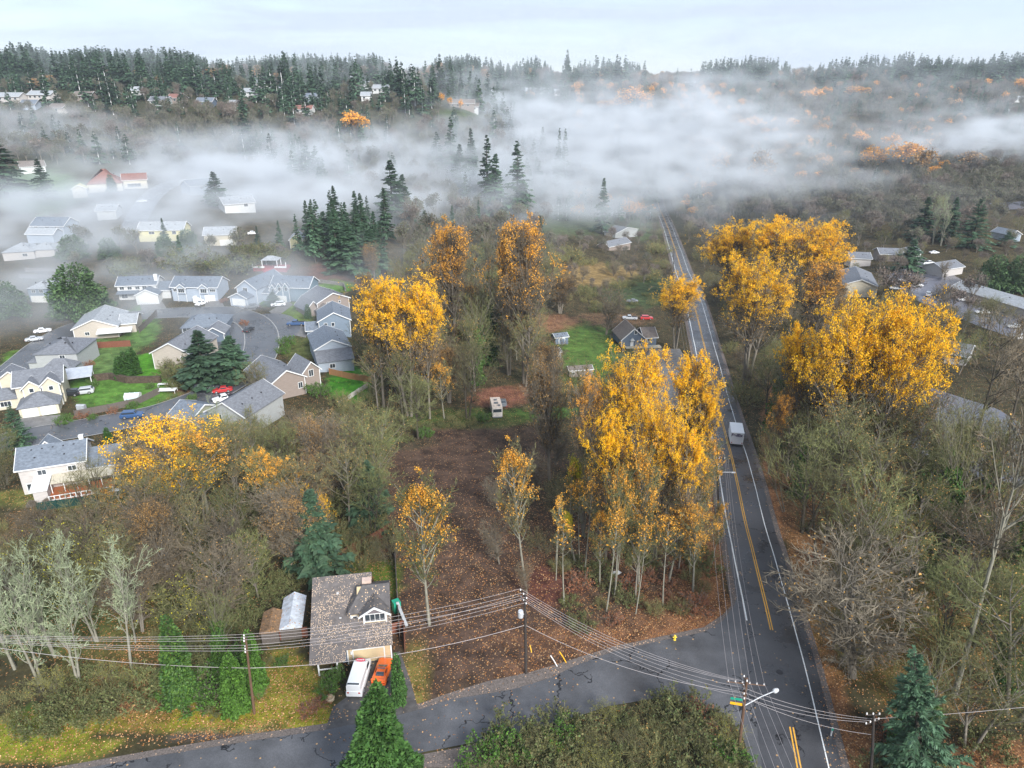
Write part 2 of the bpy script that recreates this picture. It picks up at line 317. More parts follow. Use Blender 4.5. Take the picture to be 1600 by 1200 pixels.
_jit = np.sin(_XX.ravel() * .9 + 1.3 * np.sin(_YY.ravel() * .7)) * .12
_front = (_YY.ravel() > 30)
for (u, v, ru, rv, c, s, lf) in ZONES:
    d = np.sqrt(((_U - u) / ru) ** 2 + ((_V - v) / rv) ** 2) + _jit
    w = s * np.clip((1.25 - d) / .45, 0, 1) * _front
    _acc += w[:, None] * np.array(c); _wt += w; _lf += w * lf
_colr = np.concatenate([_acc / _wt[:, None], (_lf / _wt)[:, None]], 1)
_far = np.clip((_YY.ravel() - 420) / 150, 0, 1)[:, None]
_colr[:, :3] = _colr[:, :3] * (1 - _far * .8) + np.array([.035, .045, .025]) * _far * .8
_ii = np.arange(_n).reshape(len(GY), len(GX))
_q = np.stack([_ii[:-1, :-1], _ii[:-1, 1:], _ii[1:, 1:], _ii[1:, :-1]], -1).reshape(-1, 4)
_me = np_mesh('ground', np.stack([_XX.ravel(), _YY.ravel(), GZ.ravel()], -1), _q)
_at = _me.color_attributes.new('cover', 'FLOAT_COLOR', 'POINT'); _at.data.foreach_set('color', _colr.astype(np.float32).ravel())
_me.polygons.foreach_set('use_smooth', np.ones(len(_q), dtype=bool))
gm = bpy.data.materials.new('ground_cover'); N, L, b = nt(gm)
b.inputs['Roughness'].default_value = .9; b.inputs['Specular IOR Level'].default_value = .15
at = N.new('ShaderNodeAttribute'); at.attribute_name = 'cover'
tc = N.new('ShaderNodeTexCoord')
n1 = N.new('ShaderNodeTexNoise'); n1.inputs['Scale'].default_value = .35; n1.inputs['Detail'].default_value = 10; n1.inputs['Roughness'].default_value = .72; L.new(tc.outputs['Object'], n1.inputs['Vector'])
mr = N.new('ShaderNodeMapRange'); mr.inputs['From Min'].default_value = .3; mr.inputs['From Max'].default_value = .7; mr.inputs['To Min'].default_value = .25; mr.inputs['To Max'].default_value = 1.65; L.new(n1.outputs['Fac'], mr.inputs['Value'])
sc_ = N.new('ShaderNodeVectorMath'); sc_.operation = 'SCALE'; L.new(at.outputs['Color'], sc_.inputs[0]); L.new(mr.outputs[0], sc_.inputs['Scale'])
prev = sc_.outputs[0]
for scl, off, colr, k in ((4.6, 0, (.42, .26, .13), 1.1), (5.0, 31, (.34, .15, .05), 1.8), (7.5, 70, (.03, .022, .018), 1.3)):
    mp = N.new('ShaderNodeMapping'); mp.inputs['Location'].default_value = (off, off, 0); L.new(tc.outputs['Object'], mp.inputs['Vector'])
    vo = N.new('ShaderNodeTexVoronoi'); vo.inputs['Scale'].default_value = scl; L.new(mp.outputs[0], vo.inputs['Vector'])
    sp = N.new('ShaderNodeSeparateColor'); L.new(vo.outputs['Color'], sp.inputs[0])
    ml = N.new('ShaderNodeMath'); ml.operation = 'MULTIPLY'; ml.inputs[1].default_value = k * .62; L.new(at.outputs['Alpha'], ml.inputs[0])
    lt = N.new('ShaderNodeMath'); lt.operation = 'LESS_THAN'; L.new(sp.outputs[1], lt.inputs[0]); L.new(ml.outputs[0], lt.inputs[1])
    ds = N.new('ShaderNodeMath'); ds.operation = 'LESS_THAN'; ds.inputs[1].default_value = .45; L.new(vo.outputs['Distance'], ds.inputs[0])
    mm = N.new('ShaderNodeMath'); mm.operation = 'MULTIPLY'; L.new(lt.outputs[0], mm.inputs[0]); L.new(ds.outputs[0], mm.inputs[1])
    mx = N.new('ShaderNodeMix'); mx.data_type = 'RGBA'; mx.inputs['B'].default_value = (*colr, 1); L.new(prev, mx.inputs['A']); L.new(mm.outputs[0], mx.inputs['Factor']); prev = mx.outputs['Result']
L.new(prev, b.inputs['Base Color'])
bn = N.new('ShaderNodeBump'); bn.inputs['Strength'].default_value = .6; bn.inputs['Distance'].default_value = .3; L.new(n1.outputs['Fac'], bn.inputs['Height']); L.new(bn.outputs[0], b.inputs['Normal'])
struct('ground', _me, gm)

# ------------------------------------------------------------------ sheets laid on the ground
def densify(pl, st):
    out = [Vector(pl[0])]
    for a, b_ in zip(pl[:-1], pl[1:]):
        a = Vector(a); b_ = Vector(b_); n = max(1, int((b_ - a).length / st))
        out += [a + (b_ - a) * (k / n) for k in range(1, n + 1)]
    return out
def smooth_line(pl, it=3):
    pl = [Vector(p) for p in pl]
    for _ in range(it):
        o = [pl[0]]
        for a, b_ in zip(pl[:-1], pl[1:]): o += [a * .75 + b_ * .25, a * .25 + b_ * .75]
        pl = o + [pl[-1]]
    return pl
def road_strip(cl, offs, dz):
    """cl: centre line (2-D world points); offs: lateral offsets or functions; returns arrays of a draped strip"""
    cl = densify(cl, 1.2); v = []; q = []; m = len(offs)
    for i, p in enumerate(cl):
        d = (cl[min(i + 1, len(cl) - 1)] - cl[max(i - 1, 0)]); d = Vector((d.x, d.y)).normalized(); nrm = Vector((d.y, -d.x))
        for o in offs:
            x = p.x + nrm.x * o; y = p.y + nrm.y * o; v.append((x, y, Tf(x, y) + dz))
    for i in range(len(cl) - 1):
        for k in range(m - 1): q.append((i * m + k, i * m + k + 1, (i + 1) * m + k + 1, (i + 1) * m + k))
    return np.array(v), np.array(q)
def px_line(pl, it=2):
    return smooth_line([Vector((G(u, v).x, G(u, v).y)) for u, v in pl], it)
def patch(pl, dz, st=1.2):
    """polygon given in world xy, draped on the terrain as a fine sheet"""
    P = np.array([(p[0], p[1]) for p in pl]); x0, y0 = P.min(0); x1, y1 = P.max(0)
    nx = max(2, int((x1 - x0) / st) + 1); ny = max(2, int((y1 - y0) / st) + 1)
    import bmesh
    bm = bmesh.new(); vs_ = [bm.verts.new((p[0], p[1], 0)) for p in P]; bm.faces.new(vs_)
    bmesh.ops.triangulate(bm, faces=bm.faces[:])
    for ax, lo, n in ((0, x0, nx), (1, y0, ny)):
        for k in range(1, n):
            co = [0, 0, 0]; co[ax] = lo + k * st; no = [0, 0, 0]; no[ax] = 1
            bmesh.ops.bisect_plane(bm, geom=bm.verts[:] + bm.edges[:] + bm.faces[:], plane_co=co, plane_no=no)
    for v_ in bm.verts: v_.co.z = Tf(v_.co.x, v_.co.y) + dz
    bm.normal_update()
    for f in bm.faces:
        if f.normal.z < 0: f.normal_flip()
    me = bpy.data.meshes.new('patch'); bm.to_mesh(me); bm.free(); return me
def px_patch(pl, dz, st=1.2): return patch([G(u, v) for u, v in pl], dz, st)

M_ROAD = asphalt_mat('wet_asphalt', (.055, .056, .062), .20)
M_ROAD2 = asphalt_mat('grey_asphalt', (.085, .087, .095), .30)
M_STREET = asphalt_mat('street_asphalt', (.085, .090, .100), .22, cracks=True, leaf=.06)
M_WHITE = mat('road_paint_white', (.72, .74, .74), .6, .25, 6)
M_YELLOW = mat('road_paint_yellow', (.68, .36, .05), .6, .3, 6)
M_GRAVEL = mat('gravel_shoulder', (.13, .11, .10), .9, .5, 5, fleck=(.25, 3.6, (.45, .3, .2)))
M_CONC = mat('concrete', (.32, .32, .31), .7, .2, 1.5)
MAIN = px_line([(1262, 1290), (1256, 1240), (1239, 1150), (1222, 1060), (1207, 990), (1185, 900), (1161, 802), (1149, 740), (1133, 677), (1118, 620), (1109, 575), (1097, 525), (1087, 485), (1066, 425), (1046, 362), (1037, 340), (1030, 318), (1024, 300)])
v, q = road_strip(MAIN, [-3.9, -2, 0, 2, 4.6], .07); struct('main_road', np_mesh('main_road', v, q), M_ROAD)
v, q = road_strip(MAIN, [-4.9, -3.7], .05); v2, q2 = road_strip(MAIN, [4.4, 5.4], .05)
struct('road_shoulder', np_mesh('road_shoulder', np.concatenate([v, v2]), np.concatenate([q, q2 + len(v)])), M_GRAVEL)
def seg(line, y0, y1): return [p for p in densify(line, 1.2) if y0 <= p.y <= y1]
yj0, yj1 = G(1207, 990).y, G(1233, 1136).y
yl = G(1170, 983).y
def lines(name, specs, m):
    V = []; Q = []; o = 0
    for cl, a, b_ in specs:
        v, q = road_strip(cl, [a, b_], .085); V.append(v); Q.append(q + o); o += len(v)
    struct(name, np_mesh(name, np.concatenate(V), np.concatenate(Q)), m)
lines('yellow_centre_lines', [(seg(MAIN, yj0, 1e4), -.22, -.08), (seg(MAIN, yj0, 1e4), .08, .22), (seg(MAIN, 0, yj1), -.26, -.10), (seg(MAIN, 0, yj1), .10, .26)], M_YELLOW)
lines('white_edge_lines', [(seg(MAIN, yl, 1e4), -3.22, -3.02), (MAIN, 3.08, 3.22)], M_WHITE)
# side street (two outlines, photo pixels)
S_TOP = [(-120, 1235), (0, 1222), (150, 1198), (400, 1157), (507, 1141), (600, 1124), (660, 1108), (700, 1094), (800, 1078), (860, 1060), (900, 1040), (960, 1018), (1040, 1000), (1100, 988), (1130, 970), (1148, 945), (1158, 905)]
S_BOT = [(-120, 1330), (0, 1310), (150, 1275), (400, 1225), (507, 1205), (600, 1190), (660, 1176), (742, 1160), (800, 1148), (880, 1128), (950, 1104), (1020, 1092), (1090, 1098), (1140, 1122), (1160, 1150), (1175, 1200), (1190, 1260)]
SIDE = [G(u, v) for u, v in S_TOP] + [G(1172, 905)] + [G(1206, 990), G(1222, 1060), G(1240, 1150), G(1256, 1240)] + [G(u, v) for u, v in S_BOT[::-1]]
struct('side_street', patch(SIDE, .058, 1.3), M_ROAD2)
struct('road_shoulder', px_patch([(0, 1213), (150, 1188), (400, 1146), (507, 1131), (600, 1114), (660, 1098), (705, 1082), (760, 1065), (830, 1050), (880, 1035), (960, 1010), (1040, 993), (1100, 980), (1130, 960), (1148, 940), (1158, 960), (1120, 1000), (1000, 1040), (860, 1075), (700, 1110), (600, 1135), (400, 1168), (150, 1208), (0, 1232)], .03), M_GRAVEL)
# leaf strewn gravel verge along the bottom edge
struct('gravel_verge', px_patch([(655, 1180), (742, 1163), (775, 1150), (745, 1200), (690, 1200), (650, 1200)], .04), M_GRAVEL)
# driveways
struct('driveway', px_patch([(552, 1035), (625, 1018), (640, 1060), (655, 1112), (600, 1126), (508, 1143), (520, 1105), (548, 1085)], .045), mat('old_driveway', (.085, .080, .078), .6, .35, 1.2, fleck=(.16, 3.6, (.5, .33, .18))))
# housing-estate street
L1 = px_line([(-60, 640), (-20, 610), (30, 572), (80, 530), (130, 507), (200, 494), (290, 487), (360, 488), (405, 505), (412, 540), (395, 575), (355, 602), (310, 625), (240, 648), (160, 664), (60, 680), (-60, 706)], 3)
v, q = road_strip(L1, [-4.6, -1.5, 1.5, 4.6], .07); struct('estate_street', np_mesh('estate_street', v, q), M_STREET)
_c = G(402, 520); struct('estate_street', patch([(_c.x + 12 * math.cos(a), _c.y + 17 * math.sin(a)) for a in np.linspace(0, 2 * math.pi, 25)[:-1]], .06), M_STREET)
v, q = road_strip(L1, [-4.85, -4.6], .13); v2, q2 = road_strip(L1, [4.6, 4.85], .13)
v3, q3 = road_strip(L1, [-6.3, -4.85], .10)
struct('kerb', np_mesh('kerb', np.concatenate([v, v2]), np.concatenate([q, q2 + len(v)])), M_CONC)
for pl in ([(20, 655), (95, 648), (120, 672), (60, 684), (20, 690)], [(325, 640), (350, 620), (395, 628), (370, 650)], [(120, 536), (150, 520), (112, 512), (86, 528)], [(215, 466), (250, 466), (262, 484), (222, 487)],
           [(320, 468), (345, 466), (352, 484), (320, 485)], [(376, 470), (398, 470), (400, 484), (372, 486)], [(420, 487), (448, 470), (458, 476), (432, 496)], [(450, 505), (482, 512), (478, 528), (440, 520)], [(1015, 545), (1062, 545), (1085, 580), (1088, 640), (1020, 640), (1010, 580)]):
    struct('driveway', px_patch(pl, .05), mat('pale_driveway', (.17, .165, .16), .6, .3, 1))
struct('gravel_path', px_patch([(1010, 545), (1055, 545), (1050, 620), (1012, 620)], .045), M_GRAVEL)
# wet parking court right of the road, seen between the trunks
M_LOT = asphalt_mat('parking_asphalt', (.12, .12, .145), .22)
struct('parking_court', px_patch([(1392, 615), (1450, 605), (1560, 640), (1640, 690), (1640, 760), (1540, 752), (1430, 705), (1392, 665)], .06, 2), M_LOT)
struct('parking_court', px_patch([(1385, 432), (1440, 404), (1490, 430), (1560, 470), (1640, 520), (1600, 535), (1480, 490), (1410, 460)], .06, 2), M_LOT)
struct('hill_road', px_patch([(1545, 318), (1680, 312), (1680, 322), (1560, 329)], .3, 4), M_LOT)
_lane = px_line([(205, 360), (225, 320), (255, 292), (290, 280)], 2)
v, q = road_strip(_lane, [-5, 5], .15); struct('estate_street', np_mesh('estate_street', v, q), M_STREET)

# ------------------------------------------------------------------ air: thin even haze, and the fog bank lying in the valley

# ------------------------------------------------------------------ trees: meshes
def unit(a): return a / (np.linalg.norm(a, axis=-1, keepdims=True) + 1e-9)
def perp(d, r):
    a = r.normal(size=d.shape); return unit(a - (a * d).sum(-1, keepdims=True) * d)
class Br:
    """a set of curved branches: start p, direction d, length l, radius r, bend (3-vector added quadratically)"""
    def __init__(s, p, d, l, r, b): s.p, s.d, s.l, s.r, s.b = p, d, l, r, b
    def at(s, i, t):
        t = t[:, None]; return s.p[i] + s.d[i] * s.l[i, None] * t + s.b[i] * s.l[i, None] * t * t
    def dir(s, i, t): return unit(s.d[i] + 2 * s.b[i] * t[:, None])
def kids(P, n, r, t0=.3, t1=1., ang=45, aj=15, lr=.5, lj=.2, rr=.5, up=.15, tl=None, lmin=0):
    m = len(P.l); i = np.repeat(np.arange(m), n); t = r.uniform(t0, t1, m * n)
    if tl is None: L_ = P.l[i] * lr * (1.15 - .55 * t)
    else: L_ = tl(t) * np.ones(m * n)
    L_ = np.maximum(L_ * (1 + r.uniform(-lj, lj, m * n)), lmin)
    d = P.dir(i, t); a = np.radians(ang + r.uniform(-aj, aj, m * n))[:, None]
    nd = unit(d * np.cos(a) + perp(d, r) * np.sin(a))
    b = np.zeros_like(nd); b[:, 2] = up; b += r.normal(size=nd.shape) * .10
    return Br(P.at(i, t), nd, L_, P.r[i] * rr * (1.2 - .7 * t), b)
def prisms(B, ns, sides=3, taper=.35):
    """tubes along the branches"""
    m = len(B.l); ts = np.linspace(0, 1, ns + 1); V = []; i = np.arange(m)
    ref = perp(B.d, np.random.default_rng(1)); ref2 = np.cross(B.d, ref)
    for t in ts:
        c = B.at(i, np.full(m, t)); rad = (B.r * (1 - (1 - taper) * t))[:, None]
        for k in range(sides):
            th = 2 * math.pi * k / sides; V.append(c + (ref * math.cos(th) + ref2 * math.sin(th)) * rad)
    V = np.stack(V, 1); base = (np.arange(m) * (ns + 1) * sides)[:, None]; Q = []
    for s in range(ns):
        for k in range(sides):
            k2 = (k + 1) % sides; Q.append(np.concatenate([base + s * sides + k, base + s * sides + k2, base + (s + 1) * sides + k2, base + (s + 1) * sides + k], 1))
    return V.reshape(-1, 3), np.concatenate(Q)
def ribbons(B, w, r, ns=2):
    m = len(B.l); i = np.arange(m); sd = perp(B.d, r); V = []
    for t in np.linspace(0, 1, ns + 1):
        c = B.at(i, np.full(m, t)); ww = w * (1 - .7 * t); V += [c - sd * ww, c + sd * ww]
    V = np.stack(V, 1); base = (np.arange(m) * (ns + 1) * 2)[:, None]; Q = [np.concatenate([base + 2 * s, base + 2 * s + 1, base + 2 * s + 3, base + 2 * s + 2], 1) for s in range(ns)]
    return V.reshape(-1, 3), np.concatenate(Q)
def leaves(c, size, r, flat=.0, el=1.0, axis=None):
    """one quad per point"""
    m = len(c); a = r.normal(size=(m, 3)) if axis is None else axis + r.normal(size=(m, 3)) * .35
    a = unit(a); b = perp(a, r)
    if flat: b[:, 2] *= 1 - flat; b = unit(b)
    s = (size * r.uniform(.6, 1.3, m))[:, None]
    V = np.stack([c - a * s * .5 * el, c + b * s * .42, c + a * s * .5 * el, c - b * s * .42], 1)
    return V.reshape(-1, 3), np.arange(m * 4).reshape(m, 4)
def join(parts):
    """parts: list of (V, Q, material index)"""
    V = []; Q = []; I = []; o = 0
    for v, q, mi in parts: V.append(v); Q.append(q + o); I.append(np.full(len(q), mi) if np.isscalar(mi) else mi); o += len(v)
    return np.concatenate(V), np.concatenate(Q), np.concatenate(I)
def trunk_set(h, r0, r, n=1, spread=.0, lean=.03, frac=1.0):
    a = r.uniform(0, 6.28, n); p = np.stack([np.cos(a), np.sin(a), np.zeros(n)], 1) * spread * .25; p[:, 2] = -.6
    d = np.stack([np.cos(a) * spread * .06, np.sin(a) * spread * .06, np.ones(n)], 1) + r.normal(size=(n, 3)) * lean; d[:, 2] = 1
    return Br(p, unit(d), h * frac * r.uniform(.85, 1., n) if n > 1 else np.array([h * frac]), np.full(n, r0), r.normal(size=(n, 3)) * lean * .8)
def broadleaf(seed, h, cw, c0, ntr=1, n1=26, n2=7, n3=5, n4=4, ang=45, up=.25, leafn=0, lsize=.28, ltop=.5, tw=.03, shape='oval', r0=None, spread=1.5, frac=.92, low=0, clump=0.0, droop=0.0, two=False):
    """h height, cw crown width, c0 where the crown starts (share of h). Returns (trunk mesh arrays, crown arrays)"""
    r = np.random.default_rng(seed); r0 = r0 or h * .014
    Tk = trunk_set(h, r0, r, ntr, spread, frac=frac)
    def tl(t):
        s = (t - c0) / (1 - c0 + 1e-6)
        if shape == 'oval': k = np.sqrt(np.clip(1 - (2 * s - .85) ** 2 / 1.5, .05, 1))
        elif shape == 'vase': k = .35 + .65 * s * (1 - .35 * s)
        elif shape == 'column': k = np.clip(1 - np.abs(s - .45) * 1.2, .3, 1)
        else: k = 1 - .75 * s
        return cw * .5 * k / max(math.sin(math.radians(ang)), .35) * .85
    B1 = kids(Tk, n1, r, c0, 1, ang, 14, rr=.42, up=up, tl=tl, lj=.3)
    B2 = kids(B1, n2, r, .25, 1, 42, 16, .52, .3, .5, up=up * .6)
    B3 = kids(B2, n3, r, .25, 1, 42, 18, .55, .3, .5, up=.12 - droop)
    B4 = kids(B3, n4, r, .3, 1, 40, 20, .6, .3, .5, up=.1 - droop) if n4 else None
    tv, tq = prisms(Tk, 7, 7, .12); b1v, b1q = prisms(B1, 3, 4, .3)
    trunk = join([(tv, tq, 0), (b1v, b1q, 0)])
    B2.r = np.maximum(B2.r, tw * .9)
    cp = [prisms(B2, 2, 3, .4) + (0,), ribbons(B3, tw * 1.0, r) + (0,)]
    if B4 is not None: cp.append(ribbons(B4, tw * .62, r) + (0,))
    if leafn:
        S = B4 if B4 is not None else B3; m = len(S.l)
        z = S.p[:, 2] / h; w = np.clip((z - ltop) / .22, 0, 1) ** 1.3 + low
        if clump:
            cl = np.array([mnoise.noise(Vector(p * (.32))) for p in S.p]); w = w * np.clip((cl + clump) * 4, .02, 1)
        w = w / w.sum(); i = r.choice(m, leafn, p=w); t = r.uniform(.2, 1.1, leafn); c = S.at(i, t) + r.normal(size=(leafn, 3)) * .16
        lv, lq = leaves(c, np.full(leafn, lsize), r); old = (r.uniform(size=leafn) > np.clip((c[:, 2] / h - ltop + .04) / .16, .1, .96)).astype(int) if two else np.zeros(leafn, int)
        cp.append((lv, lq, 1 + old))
    return trunk, join(cp)
def conifer(seed, h, w, nb=80, ns=12, fl=1.0, droop=-.16, size=.9, c0=.08, gap=.0, wide=.30, top=.0):
    """conical needle tree: drooping limbs carrying flat sprays"""
    r = np.random.default_rng(seed)
    Tk = trunk_set(h, h * .011 + .05, r, 1, 0, .008)
    t = np.sort(r.uniform(c0, .985, nb)); s = (t - c0) / (1 - c0)
    L_ = w * .5 * (1 - s) ** .92 * r.uniform(.6, 1.12, nb) + .12
    if gap: L_ *= np.where(r.uniform(size=nb) < gap, .35, 1)
    a = r.uniform(0, 6.28, nb); d = unit(np.stack([np.cos(a), np.sin(a), .25 + .55 * s - .1], 1))
    b = np.zeros((nb, 3)); b[:, 2] = droop - .15 * (1 - s)
    B1 = Br(np.stack([np.zeros(nb), np.zeros(nb), t * h * .99], 1), d, L_, np.full(nb, .03 + h * .0012), b)
    i = np.repeat(np.arange(nb), ns); tt = r.uniform(.12, 1.05, nb * ns); c = B1.at(i, tt); dd = B1.dir(i, tt)
    side = unit(np.cross(dd, [0, 0, 1.0])) * r.choice([-1, 1], nb * ns)[:, None]
    ax = unit(dd * .8 + side * r.uniform(.2, 1.1, nb * ns)[:, None] + np.stack([np.zeros(nb * ns)] * 2 + [r.uniform(-1.0, .1, nb * ns)], 1))
    ln = (size * r.uniform(.5, 1.2, nb * ns) * (.22 + 1.0 * (L_[i] / (w * .5)) ** .7))[:, None]
    nrm = unit(np.cross(ax, side) + r.normal(size=ax.shape) * .3); wd = np.cross(ax, nrm) * ln * wide
    V = np.stack([c - ax * ln * .1, c + ax * ln * .35 + wd, c + ax * ln * .95, c + ax * ln * .35 - wd], 1).reshape(-1, 3)
    tv, tq = prisms(Tk, 4, 5, .08); bv, bq = prisms(B1, 2, 3, .2)
    return join([(tv, tq, 0)]), join([(bv, bq, 0), (V, np.arange(nb * ns * 4).reshape(-1, 4), 1)])
def cedar(seed, h, w, n=9000, size=.45, power=.75, base=.02):
    """dense soft evergreen (cedar, thuja, laurel): leafy sprays through a closed cone"""
    r = np.random.default_rng(seed); Tk = trunk_set(h, h * .012 + .04, r, 1, 0, .005)
    t = base + (1 - base) * (1 - np.sqrt(r.uniform(size=n))); a = r.uniform(0, 6.28, n)
    ph = r.uniform(0, 6.28, 6); lob = 1 + .16 * np.sin(3 * a + ph[0] + t * 9) + .12 * np.sin(5 * a + ph[1] - t * 17) + .10 * np.sin(9 * a + t * 31 + ph[2])
    R_ = w * .5 * (1 - t) ** power * lob * (1 - .5 * r.uniform(size=n) ** 2.5)
    R_ *= np.clip((t - base) / .05 + .6, 0, 1)
    c = np.stack([R_ * np.cos(a), R_ * np.sin(a), t * h + .12 * R_ * np.sin(7 * a)], 1)
    ax = unit(np.stack([np.cos(a), np.sin(a), -.35 + .8 * t], 1) + r.normal(size=(n, 3)) * .45)
    s = (size * r.uniform(.6, 1.3, n))[:, None]; nr = unit(np.stack([np.cos(a) * .4, np.sin(a) * .4, np.ones(n)], 1) + r.normal(size=(n, 3)) * .4); wd = unit(np.cross(ax, nr)) * s * .3
    V = np.stack([c - ax * s * .4, c + wd, c + ax * s * .6, c - wd], 1).reshape(-1, 3)
    nb = 40; tb = r.uniform(.05, .9, nb); ab = r.uniform(0, 6.28, nb)
    B1 = Br(np.stack([np.zeros(nb), np.zeros(nb), tb * h], 1), unit(np.stack([np.cos(ab), np.sin(ab), np.full(nb, .3)], 1)), w * .42 * (1 - tb) ** .8, np.full(nb, .04), np.zeros((nb, 3)))
    return join([prisms(Tk, 4, 6, .1) + (0,)]), join([prisms(B1, 1, 3, .2) + (0,), (V, np.arange(n * 4).reshape(-1, 4), 1)])
def shrub(seed, h, w, nst=26, nk=6, leafn=900, lsize=.16, tw=.03, up=.1, ang=38):
    """low bush: many stems from the ground"""
    r = np.random.default_rng(seed); a = r.uniform(0, 6.28, nst); rr = np.sqrt(r.uniform(size=nst)) * w * .34
    p = np.stack([rr * np.cos(a), rr * np.sin(a), np.full(nst, -.1)], 1); d = unit(np.stack([np.cos(a) * rr / w * 2.2, np.sin(a) * rr / w * 2.2, np.ones(nst) * .9], 1) + r.normal(size=(nst, 3)) * .25)
    B1 = Br(p, d, h * r.uniform(.6, 1.05, nst), np.full(nst, tw * 1.3), r.normal(size=(nst, 3)) * .12)
    B2 = kids(B1, nk, r, .15, 1, ang, 15, .5, .3, .6, up); B3 = kids(B2, 5, r, .2, 1, 40, 15, .55, .3, .6, up)
    cp = [ribbons(B1, tw * 1.1, r) + (0,), ribbons(B2, tw * .8, r) + (0,), ribbons(B3, tw * .6, r) + (0,)]
    if leafn:
        i = r.choice(len(B3.l), leafn); cp.append(leaves(B3.at(i, r.uniform(0, 1, leafn)) + r.normal(size=(leafn, 3)) * lsize * .5, np.full(leafn, lsize), r, .4) + (1,))
    return join(cp)
def puff(seed, h, w, nq=260, nr=90, size=.9, leafy=1.0, tr=.18, stalk=.12):
    """crown of a far broadleaf tree: rounded lobes of fine clumps with radiating boughs; the outline stays uneven"""
    r = np.random.default_rng(seed); Tk = trunk_set(h * .6, tr, r, 2, 1.0)
    nl = 15; a = r.uniform(0, 6.28, nl); e = np.arcsin(r.uniform(-.35, 1, nl)); k = r.uniform(.55, .95, nl)
    lc = np.stack([np.cos(a) * np.cos(e) * w * .34 * k, np.sin(a) * np.cos(e) * w * .34 * k, h * .60 + np.sin(e) * h * .30 * k], 1); lr = w * r.uniform(.15, .25, nl)
    i = r.integers(0, nl, nq); dv = unit(r.normal(size=(nq, 3))); dv[:, 2] = np.abs(dv[:, 2]) * np.sign(r.uniform(-.25, 1, nq)); c = lc[i] + dv * (lr[i] * r.uniform(.35, 1.1, nq) ** .6)[:, None]
    j = r.integers(0, nl, nr * 5); d2 = unit(unit(lc[j] - np.array([0, 0, h * .3])) + r.normal(size=(nr * 5, 3)) * .55); B2 = Br(lc[j] - d2 * lr[j, None] * .4, d2, lr[j] * r.uniform(.9, 1.9, nr * 5), np.full(nr * 5, .03), r.normal(size=(nr * 5, 3)) * .1)
    B1 = Br(np.tile([0, 0, h * .25], (nl, 1)) + r.normal(size=(nl, 3)) * .3, unit(lc - np.array([0, 0, h * .25])), np.linalg.norm(lc - np.array([0, 0, h * .25]), axis=1), np.full(nl, .1), np.zeros((nl, 3)))
    return join([prisms(Tk, 3, 4, .3) + (0,), prisms(B1, 2, 3, .3) + (0,), ribbons(B2, .07, r, 1) + (0,), leaves(c, np.full(nq, size), r) + (1,)])
def ivy_column(seed, h, w, n=2600):
    """trunk wrapped in ivy with a few bare forks above"""
    r = np.random.default_rng(seed); Tk = trunk_set(h, h * .014, r, 2, 1.2, .04)
    B1 = kids(Tk, 14, r, .55, 1, 40, 15, rr=.45, up=.25, tl=lambda t: np.full_like(t, w * .9)); B2 = kids(B1, 6, r, .3, 1, 40, 15, .5); B3 = kids(B2, 5, r, .3, 1, 40, 15, .5)
    i = r.integers(0, 2, n); t = r.uniform(0, .85, n) ** .9; c = Tk.at(i, t); a = r.uniform(0, 6.28, n); k = (w * .28 * (1.05 - .6 * t) * r.uniform(.3, 1.1, n) * (1 + .4 * np.sin(t * 23 + a * 2)))[:, None]
    c = c + np.stack([np.cos(a), np.sin(a), np.zeros(n)], 1) * k
    return join([prisms(Tk, 6, 6, .2) + (0,), prisms(B1, 2, 4, .3) + (0,)]), join([prisms(B2, 2, 3, .3) + (0,), ribbons(B3, .03, r) + (0,), leaves(c, np.full(n, .42), r, .2) + (1,)])

BARK = mat('bark_grey', (.18, .16, .13), .9, .35, 2.2, stretch=(3, 3, .6))
BARK_D = mat('bark_dark', (.07, .06, .045), .9, .35, 2.2, stretch=(3, 3, .6))
BARK_P = mat('bark_pale', (.23, .22, .175), .9, .3, 2.2, stretch=(3, 3, .6))
TW_G = mat('twigs_mossy', (.145, .16, .06), .9, .3, 1.5, obj_var=.3, hue=(.14, .13, .065))
TW_P = mat('twigs_lichen', (.27, .31, .19), .9, .25, 1.5, obj_var=.15)
TW_B = mat('twigs_brown', (.115, .09, .058), .9, .3, 1.5, obj_var=.3, hue=(.175, .15, .11))
TW_Y = mat('twigs_olive', (.165, .165, .07), .9, .3, 1.5, obj_var=.2)
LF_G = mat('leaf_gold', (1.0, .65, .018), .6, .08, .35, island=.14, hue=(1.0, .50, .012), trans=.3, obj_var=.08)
LF_Y = mat('leaf_yellow', (.82, .56, .03), .6, .12, .35, island=.25, hue=(.68, .50, .02), trans=.3)
LF_O = mat('leaf_orange', (.95, .47, .04), .6, .2, .35, island=.35, hue=(.72, .36, .07), trans=.3, obj_var=.1)
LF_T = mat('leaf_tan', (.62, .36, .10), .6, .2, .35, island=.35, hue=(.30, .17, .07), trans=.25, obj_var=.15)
LF_YG = mat('leaf_yellow_green', (.56, .54, .03), .6, .2, .35, island=.3, hue=(.70, .58, .03), trans=.3)
ND_D = mat('needles_dark', (.040, .085, .048), .7, .3, .8, island=.4, obj_var=.3, hue=(.06, .105, .055))
ND_B = mat('needles_blue', (.045, .10, .045), .7, .3, .8, island=.4, hue=(.08, .145, .085))
ND_G = mat('needles_green', (.036, .098, .020), .7, .3, .8, island=.45, hue=(.06, .13, .026), trans=.15)
ND_Y = mat('foliage_bright', (.075, .16, .02), .7, .3, .8, island=.45, hue=(.06, .14, .02), trans=.15)
IVY = mat('ivy_leaf', (.028, .078, .018), .6, .3, .6, island=.45, hue=(.075, .14, .02))
LF_BR = mat('bramble_leaf', (.075, .11, .035), .7, .3, .6, island=.4, hue=(.12, .10, .04))
LF_RD = mat('leaf_russet', (.22, .075, .045), .7, .25, .6, island=.4, hue=(.30, .13, .05))
